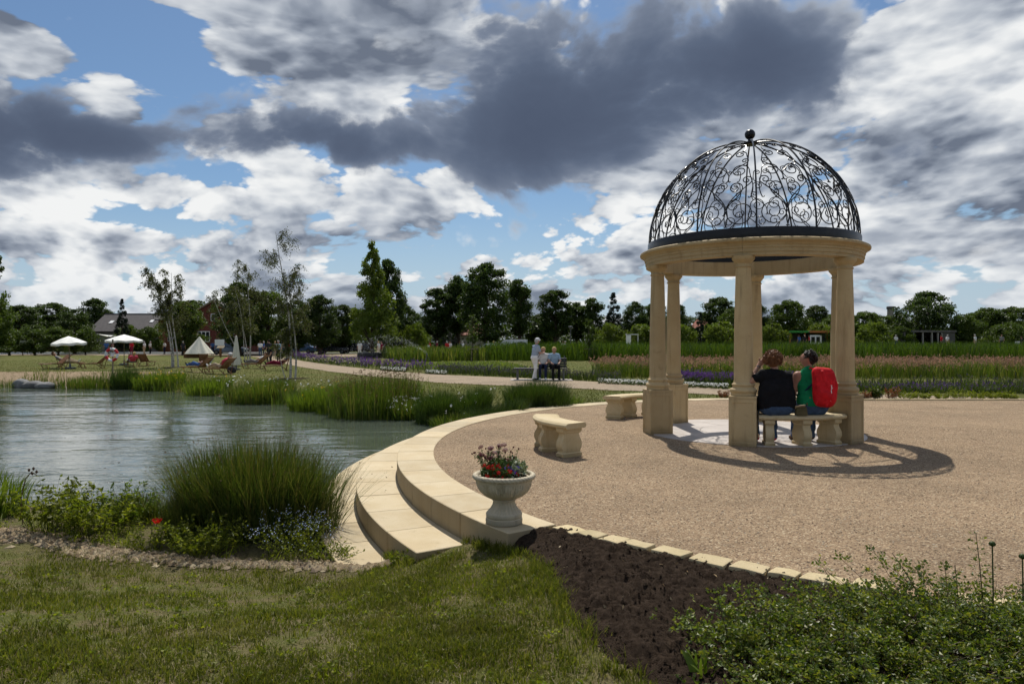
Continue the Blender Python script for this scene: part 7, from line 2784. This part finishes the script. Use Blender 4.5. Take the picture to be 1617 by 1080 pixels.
def brick():
    m, g, out = new_mat('dark red brick')
    p = coords(g)
    b = g.n('ShaderNodeTexBrick')
    g.put(b.inputs['Vector'], g.vm('MULTIPLY', g.n('ShaderNodeVectorRotate', rotation_type='X_AXIS').outputs[0], (1, 1, 1)))
    vr = [n for n in g.nt.nodes if n.bl_idname == 'ShaderNodeVectorRotate'][0]
    g.put(vr.inputs['Vector'], p)
    vr.inputs['Angle'].default_value = R(-90)
    for k, v in (('Color1', (0.15, 0.042, 0.030, 1)), ('Color2', (0.11, 0.032, 0.026, 1)), ('Mortar', (0.16, 0.11, 0.09, 1))):
        b.inputs[k].default_value = v
    b.inputs['Scale'].default_value = 2.2
    b.inputs['Mortar Size'].default_value = 0.012
    principled(g, out, b.outputs[0], 0.9, 0.2)
    return m


M['brick'] = brick()


def house(label, px0, px1, d, eave_y, ridge_y, depth, wall, roof, windows=(), gable_front=False, skylights=(), over=0.35, cat='house', name='house', chimney=None):
    """windows: (px, top y, bottom y, width px, panes)"""
    x0, x1 = far(px0, d).x, far(px1, d).x
    w = x1 - x0
    ez, rz_ = hgt(eave_y, d), hgt(ridge_y, d)
    t = thing(name, label, cat, ((x0 + x1) / 2, d, 0))
    mb = MB()
    if gable_front:
        poly = [(-w / 2, 0), (w / 2, 0), (w / 2, ez), (0, rz_), (-w / 2, ez)]
        vs = [(x, 0, z) for x, z in poly] + [(x, depth, z) for x, z in poly]
        fs = [(0, 1, 2, 3, 4), (9, 8, 7, 6, 5), (0, 5, 6, 1), (1, 6, 7, 2), (2, 7, 8, 3), (3, 8, 9, 4), (4, 9, 5, 0)]
        mb.addv(vs, fs).build('wall', wall, t)
        for s in (-1, 1):
            sl = math.hypot(w / 2, rz_ - ez)
            an = math.atan2(rz_ - ez, w / 2)
            MB().box((s * w / 4 * 1.04, depth / 2, (ez + rz_) / 2 + 0.06), (sl + 0.5, depth + 2 * over, 0.16), 0, ry=s * an).build('roof', roof, t)
            MB().box((s * w / 4 * 1.04, -over - 0.03, (ez + rz_) / 2 + 0.02), (sl + 0.5, 0.05, 0.22), 0, ry=s * an).build('verge_board', M['palewood'], t)
    else:
        poly = [(0, 0), (depth, 0), (depth, ez), (depth / 2, rz_), (0, ez)]
        vs = [(-w / 2, y, z) for y, z in poly] + [(w / 2, y, z) for y, z in poly]
        fs = [(4, 3, 2, 1, 0), (5, 6, 7, 8, 9), (0, 1, 6, 5), (1, 2, 7, 6), (2, 3, 8, 7), (3, 4, 9, 8), (4, 0, 5, 9)]
        mb.addv(vs, fs).build('wall', wall, t)
        sl = math.hypot(depth / 2, rz_ - ez)
        an = math.atan2(rz_ - ez, depth / 2)
        for s in (0, 1):
            rf = MB().box((0, 0, 0), (w + 2 * over, sl + 0.6, 0.16)).build('roof', roof, t)
            rf.location = (0, depth / 4 * (0.96 if s == 0 else 3.04), (ez + rz_) / 2 + 0.06)
            rf.rotation_euler = (an if s == 0 else -an, 0, 0)
            if s == 0:
                for u, v, a, b in skylights:
                    k = MB().box((u * w / 2, v * sl / 2, 0.12), (a, b, 0.08)).build('skylight', M['white'], rf)
    for px, ty, by_, wp, panes in windows:
        wx = far(px, d).x - (x0 + x1) / 2
        zt, zb, ww = hgt(ty, d), hgt(by_, d), wp / F * d
        fr = MB().box((wx, -0.04, (zt + zb) / 2), (ww, 0.12, zt - zb)).build('window', M['white'], t)
        for i in range(panes):
            pw = ww / panes
            MB().box((wx - ww / 2 + pw * (i + .5), -0.075, (zt + zb) / 2), (pw * 0.76, 0.10, (zt - zb) * 0.86)).build('pane', M['glass'], fr)
    if chimney:
        MB().box((chimney * w / 2, depth / 2, rz_ + 0.4), (0.6, 0.6, 1.4)).build('chimney', M['brick'], t)
    return t


house('long low house with grey tiled roof and skylights behind the right parasol', 143, 252, 106, 524, 497, 9, M['render_grey'], M['roof_grey'], ((150, 532, 543, 8, 2), (176, 532, 545, 9, 2), (214, 533, 543, 9, 2)), False, ((-0.62, 0.0, 0.55, 0.8), (-0.32, -0.1, 0.6, 0.8), (0.55, 0.1, 0.5, 0.7)))
house('lower brick wing left of the dark brick gable, partly behind trees', 250, 300, 101, 506, 492, 8, plain('orange brick', (0.22, 0.09, 0.05), 0.9, 0.2, 0, 0.2, 4), M['roof_grey'], ((267, 500, 511, 6, 1), (281, 500, 511, 6, 1), (270, 526, 540, 9, 2)))
house('dark red brick house with front gable and white windows', 302, 372, 98, 497, 477, 10, M['brick'], M['roof_grey'], ((338, 496.5, 508.5, 9.5, 1), (322, 524, 541, 19, 3), (361, 524, 541, 18, 3)), True)
house('small grey house half hidden behind the dark lindens', 688, 728, 118, 520, 500, 9, M['render_grey'], M['roof_grey'], ((700, 526, 534, 5, 1), (716, 526, 534, 5, 1)), True)
house('house with orange-red tiled roof right of the grey house', 726, 762, 116, 530, 514, 8, M['render_white'], M['roof_red'], ((748, 534, 540, 5, 1),))
house('distant white gabled house with pink roof between gazebo columns', 1111, 1136, 122, 518, 504, 9, M['render_white'], M['roof_red'], ((1124, 521, 527, 4, 1),), True)
# sail awning
p0, p1, p2 = far(152, 96, hgt(528, 96)), far(190, 96, hgt(530.5, 96)), far(172, 93, hgt(532.5, 93))
aw = thing('sail_awning', 'white triangular sail awning at the left of the grey-roofed house', 'awning', (p0 + p1) / 2)
n = 8
vs, fs, rows = [], [], []
for i in range(n + 1):
    rows.append(len(vs))
    for j in range(n + 1 - i):
        a, b = i / n, j / n
        c = 1 - a - b
        q = p0 * c + p1 * b + p2 * a
        vs.append(q - (p0 + p1) / 2 - Vector((0, 0, 2.4 * a * b * c * 3 + 0.35 * b * c)))
for i in range(n):
    for j in range(n - i):
        a, b, c = rows[i] + j, rows[i] + j + 1, rows[i + 1] + j
        fs.append((a, b, c))
        if j < n - i - 1:
            fs.append((b, rows[i + 1] + j + 1, c))
mb = MB().addv(vs, fs)
mb.build('sail', M['canvas'], aw, 60)
for q in (p0, p1, p2):
    l = q - (p0 + p1) / 2
    MB().tube([(l.x, l.y, -(p0 + p1).z / 2), (l.x, l.y, l.z + 0.1)], 0.05, 8).build('post', M['steel'], aw, 60)
# thin chimney
p = far(1406, 150)
t = thing('factory_chimney', 'thin dark chimney rising above the right-hand trees', 'chimney', p)
Hc = hgt(485, 150)
MB().lathe([(0.75, 0), (0.70, Hc * 0.6), (0.62, Hc - 0.6)], 20).build('shaft', M['render_grey'], t, 60)
MB().lathe([(0.72, Hc - 0.6), (0.78, Hc - 0.5), (0.78, Hc - 0.1), (0.70, Hc)], 20).build('rim', M['roof_grey'], t, 40)

# grey pavilion on the right
d = 92
x0, x1 = far(1418, d).x, far(1508, d).x
w = x1 - x0
pv = thing('pavilion', 'long grey flat-roofed pavilion with dark openings at the right', 'pavilion', ((x0 + x1) / 2, d, 0))
Hp = hgt(523, d)
M['pav'] = plain('grey boards', (0.10, 0.095, 0.09), 0.8, 0.3, 0, 0.2, 2)
MB().box((0, 2.0, Hp - 0.12), (w + 0.2, 4.4, 0.26)).build('roof', M['pav'], pv, None, 0.02, 1)
MB().box((0, 4.0, Hp / 2 - 0.13), (w, 0.15, Hp - 0.26)).build('rear_wall', M['pav'], pv)
for a, b in ((-0.5, -0.385), (0.27, 0.5)):
    MB().box((w * (a + b) / 2, 0.05, Hp / 2 - 0.13), (w * (b - a), 0.14, Hp - 0.26)).build('front_panel', M['pav'], pv)
for q in (-0.385, -0.225, -0.065, 0.095, 0.20, 0.27):
    MB().box((w * q, 0.02, Hp / 2 - 0.13), (0.16, 0.2, Hp - 0.262)).build('post', plain('pale post', (0.26, 0.25, 0.23), 0.7) if q == -0.385 else bpy.data.materials['pale post'], pv)
for q in (-0.5, 0.5):
    MB().box((w * q + (0.08 if q < 0 else -0.08), 2.0, Hp / 2 - 0.13), (0.14, 3.8, Hp - 0.262)).build('side_wall', M['pav'], pv)
# kiosk
d = 96
x0, x1 = far(1246, d).x, far(1308, d).x
w = x1 - x0
ks = thing('kiosk', 'small kiosk with green and orange roof edge seen through the gazebo', 'kiosk', ((x0 + x1) / 2, d, 0))
Hk = hgt(526, d)
MB().box((0, 1.6, Hk + 0.1), (w + 0.4, 3.8, 0.22)).build('roof', M['palewood'], ks)
MB().box((-w * 0.28, -0.33, Hk + 0.1), (w * 0.50, 0.06, 0.30)).build('green_fascia', plain('green fascia', (0.03, 0.22, 0.03), 0.6), ks)
MB().box((w * 0.26, -0.33, Hk + 0.1), (w * 0.50, 0.06, 0.30)).build('orange_fascia', plain('orange fascia', (0.38, 0.14, 0.03), 0.6), ks)
MB().box((0, 3.2, Hk / 2), (w, 0.12, Hk)).build('rear_wall', M['pav'], ks)
for q in (-0.48, -0.1, 0.47):
    MB().box((w * q, -0.05, Hk / 2), (0.14, 0.14, Hk)).build('post', plain('orange post', (0.36, 0.15, 0.04), 0.7) if q == -0.48 else bpy.data.materials['orange post'], ks)
pn = MB().box((w * 0.17, -0.10, Hk * 0.52), (w * 0.30, 0.06, Hk * 0.72)).build('white_panel', M['white'], ks)
for u in (-0.07, 0.06):
    MB().box((w * (0.17 + u), -0.14, Hk * 0.66), (w * 0.09, 0.03, Hk * 0.26)).build('picture', M['glass'], pn)
MB().box((w * 0.39, -0.06, Hk * 0.5), (w * 0.10, 0.05, Hk * 0.9)).build('dark_door', M['glass'], ks)
MB().box((-w * 0.28, 0.0, 0.5), (w * 0.36, 0.5, 1.0)).build('counter', M['palewood'], ks)
# white frame stand
d = 88
t = thing('white_frame', 'small white frame with a side panel behind the tall grass, left of the gazebo', 'stand', far(998, d))
Hf = hgt(528.5, d)
MB().box((-0.45, 0, Hf / 2), (0.55, 0.5, Hf)).build('panel', M['white'], t, None, 0.02, 1)
MB().box((0.0, 0, Hf - 0.05), (1.6, 0.5, 0.10)).build('top_rail', M['white'], t)
MB().box((0.75, 0, Hf / 2 - 0.06), (0.08, 0.1, Hf - 0.12)).build('post', M['white'], t)
# lamp post
d = 90
t = thing('lamp_post', 'slim dark lamp post in front of the lindens', 'lamp post', far(901, d))
Hl = hgt(517, d)
MB().tube([(0, 0, 0), (0, 0, Hl - 0.3)], 0.06, 8).build('pole', M['steel'], t, 60)
MB().lathe([(0.06, Hl - 0.35), (0.20, Hl - 0.28), (0.24, Hl - 0.05), (0.30, Hl - 0.04), (0.26, Hl + 0.06), (0.0, Hl + 0.10)], 12).build('lantern', M['steel'], t, 40)
# low white fence rails before the lindens
fc = thing('post_fence', 'low dark post-and-rail fence below the lindens near the sprinkler', 'fence', far(640, 92))
for i in range(7):
    MB().box((-3 + i, 0, 0.5), (0.10, 0.10, 1.0)).build('post', M['palewood'], fc)
for z_ in (0.45, 0.85):
    MB().box((0, -0.07, z_), (6.2, 0.05, 0.10)).build('rail', M['palewood'], fc)


# ------------------------------------------------------------------ parked cars
def car(label, px, d, rz, col, van=False, wagon=False):
    t = thing('parked_car', label, 'van' if van else 'car', far(px, d), rz, 'vehicles parked behind the gardens')
    L, W, Hh = (4.6, 1.75, 1.95) if van else (4.3, 1.72, 1.46)
    paint = plain(label[:24] + ' paint', col, 0.25, 0.6, 0.1, 0.03)
    if van:
        top = [(-2.25, 1.0), (-2.2, 1.85), (-1.9, 1.95), (0.9, 1.93), (1.25, 1.80), (1.75, 1.12), (2.2, 0.98), (2.3, 0.72)]
    elif wagon:
        top = [(-2.12, 0.92), (-1.95, 1.38), (-1.7, 1.46), (0.2, 1.47), (0.55, 1.40), (1.15, 0.97), (1.95, 0.86), (2.13, 0.66)]
    else:
        top = [(-2.12, 0.86), (-1.7, 0.97), (-1.15, 1.36), (-0.7, 1.45), (0.1, 1.45), (0.5, 1.37), (1.1, 0.97), (1.95, 0.85), (2.13, 0.66)]
    low = [(2.15, 0.30), (-2.14, 0.30)]
    prof = top + low
    n = len(prof)
    mb = MB()
    vs = []
    for s, in ((-1,), (1,)):
        for x, z in prof:
            wv = W / 2 * (1.0 if z < 0.98 else 1.0 - 0.22 * (z - 0.98) / (Hh - 0.98) * (0.5 if van else 1.0))
            vs.append((x, s * wv, z))
    fs = [tuple(range(n)), tuple(range(2 * n - 1, n - 1, -1))] + [(i, n + i, n + (i + 1) % n, (i + 1) % n) for i in range(n)]
    mb.addv(vs, fs).build('car_body', paint, t, 30, 0.05, 2)
    # side windows
    z0, z1 = (1.08, 1.72) if van else (0.98, 1.34)
    xs_ = ((-2.0, -0.75), (-0.65, 0.4), (0.5, 1.35)) if van else ((-1.35, -0.45), (-0.38, 0.72)) if not wagon else ((-1.85, -1.1), (-1.02, -0.2), (-0.12, 0.75))
    for s in (-1, 1):
        for a, b in xs_:
            y0 = s * W / 2 * (1 - 0.02) + s * 0.004
            y1 = s * W / 2 * (1 - (0.10 if van else 0.19)) + s * 0.004
            la, lb = a + (0.28 if (not van and not wagon and a < -1) else 0.05), b - (0.30 if b > 0.6 else 0.03)
            v_ = [(a, y0, z0), (b, y0, z0), (lb, y1, z1), (la, y1, z1)]
            v_ += [(x, y - s * 0.03, z) for x, y, z in v_]
            MB().addv(v_, [(0, 1, 2, 3), (7, 6, 5, 4), (0, 4, 5, 1), (1, 5, 6, 2), (2, 6, 7, 3), (3, 7, 4, 0)]).build('window', M['glass'], t)
    wsx = ((1.30, 1.76), (1.70, 1.16)) if van else ((0.58, 1.37), (1.08, 1.0))
    for (xa, za), (xb, zb) in (wsx,):
        MB().box(((xa + xb) / 2 + 0.03, 0, (za + zb) / 2 + 0.02), (0.03, W * 0.80, math.hypot(xb - xa, za - zb) * 0.9), 0, ry=-math.atan2(xb - xa, za - zb) if False else math.atan2(xa - xb, za - zb)).build('windscreen', M['glass'], t)
    MB().box((-2.13 if not van else -2.24, 0, 1.12 if not van else 1.45), (0.05, W * 0.7, 0.34), 0, ry=R(14) if not van else 0).build('rear_window', M['glass'], t)
    for x in (-1.32, 1.33):
        for s in (-1, 1):
            wl = MB().lathe([(0.0, -0.10), (0.24, -0.10), (0.31, -0.09), (0.32, -0.05), (0.32, 0.05), (0.31, 0.09), (0.24, 0.10), (0.0, 0.10)], 20).build('wheel', M['rubber'], t, 40)
            wl.location = (x, s * (W / 2 - 0.08), 0.32)
            wl.rotation_euler = (R(90), 0, 0)
            MB().lathe([(0.0, -0.112), (0.19, -0.112), (0.20, -0.09), (0.20, 0.09), (0.19, 0.112), (0.0, 0.112)], 16).build('rim', M['steel'], wl, 40)
    for s in (-1, 1):
        MB().box((2.10, s * W * 0.36, 0.70), (0.10, 0.30, 0.13)).build('headlight', M['white'], t, None, 0.02, 1)
        MB().box((-2.12 if not van else -2.24, s * W * 0.42, 0.85), (0.06, 0.16, 0.22)).build('tail_light', M['red_paint'], t, None, 0.01, 1)
    return t


car('pale blue parked car behind the closed parasol', 362, 88, R(8), (0.09, 0.13, 0.19))
car('blue parked car left of the black ones', 476, 98, R(175), (0.05, 0.10, 0.22))
car('dark estate car parked left of the conical tree', 526, 96, R(4), (0.012, 0.014, 0.02), wagon=True)
car('black parked car behind the conical tree trunk', 562, 97, R(182), (0.014, 0.016, 0.022), wagon=True)
car('silver parked car left of the white van', 779, 98, R(0), (0.42, 0.43, 0.44))
car('white parked van beneath the biggest dark tree', 808, 98, R(180), (0.55, 0.56, 0.57), van=True)
car('dark parked car right behind the salvia strip', 648, 102, R(10), (0.02, 0.02, 0.03))

# ------------------------------------------------------------------ lawn sprinkler with its fan of droplets
p = at(674, 580)
sp = thing('sprinkler', 'tripod lawn sprinkler beside the lavender, throwing a fan of water', 'sprinkler', p)
for a in (0.3, 2.4, 4.5):
    MB().tube([(0, 0, 0.72), (0.45 * math.cos(a), 0.45 * math.sin(a), 0)], 0.018, 5).build('leg', M['steel'], sp, 60)
MB().lathe([(0.03, 0.68), (0.05, 0.72), (0.05, 0.84), (0.02, 0.88)], 10).build('head', M['steel'], sp, 40)
n = 1700
tt = rng.random(n) ** 0.8
vx, vz = -5.6, 4.6
T_ = 1.05
jit_ = rng.normal(0, 1, (n, 3)) * (0.04 + 0.34 * tt)[:, None]
frac = rng.random(n) ** 2 * 0.55
tm = tt * T_
X = vx * tm * (1 - frac * 0.5)
Z = 0.86 + vz * tm * (1 - frac * 0.35) - 4.9 * tm ** 2 - frac * tm * 1.2
Pd = np.stack([X, rng.normal(0, 0.5, n) * tm, Z], 1) + jit_ * np.array([1, 1, 0.6])
Pd = Pd[Pd[:, 2] > 0.02]
m_, g_, o_ = new_mat('water droplets')
tr_ = g_.n('ShaderNodeBsdfTranslucent')
g_.put(tr_.inputs[0], (0.92, 0.94, 0.96, 1))
g_.nt.links.new(tr_.outputs[0], o_.inputs[0])
s_ = rng.uniform(0.004, 0.009, len(Pd))
me = pebbles('droplet', Pd[:, 0], Pd[:, 1], Pd[:, 2], s_, m_, 1.0)
dr = link('water_spray', me)
dr.location = p
tag(dr, 'fan of fine water droplets thrown by the lawn sprinkler', kind='stuff')
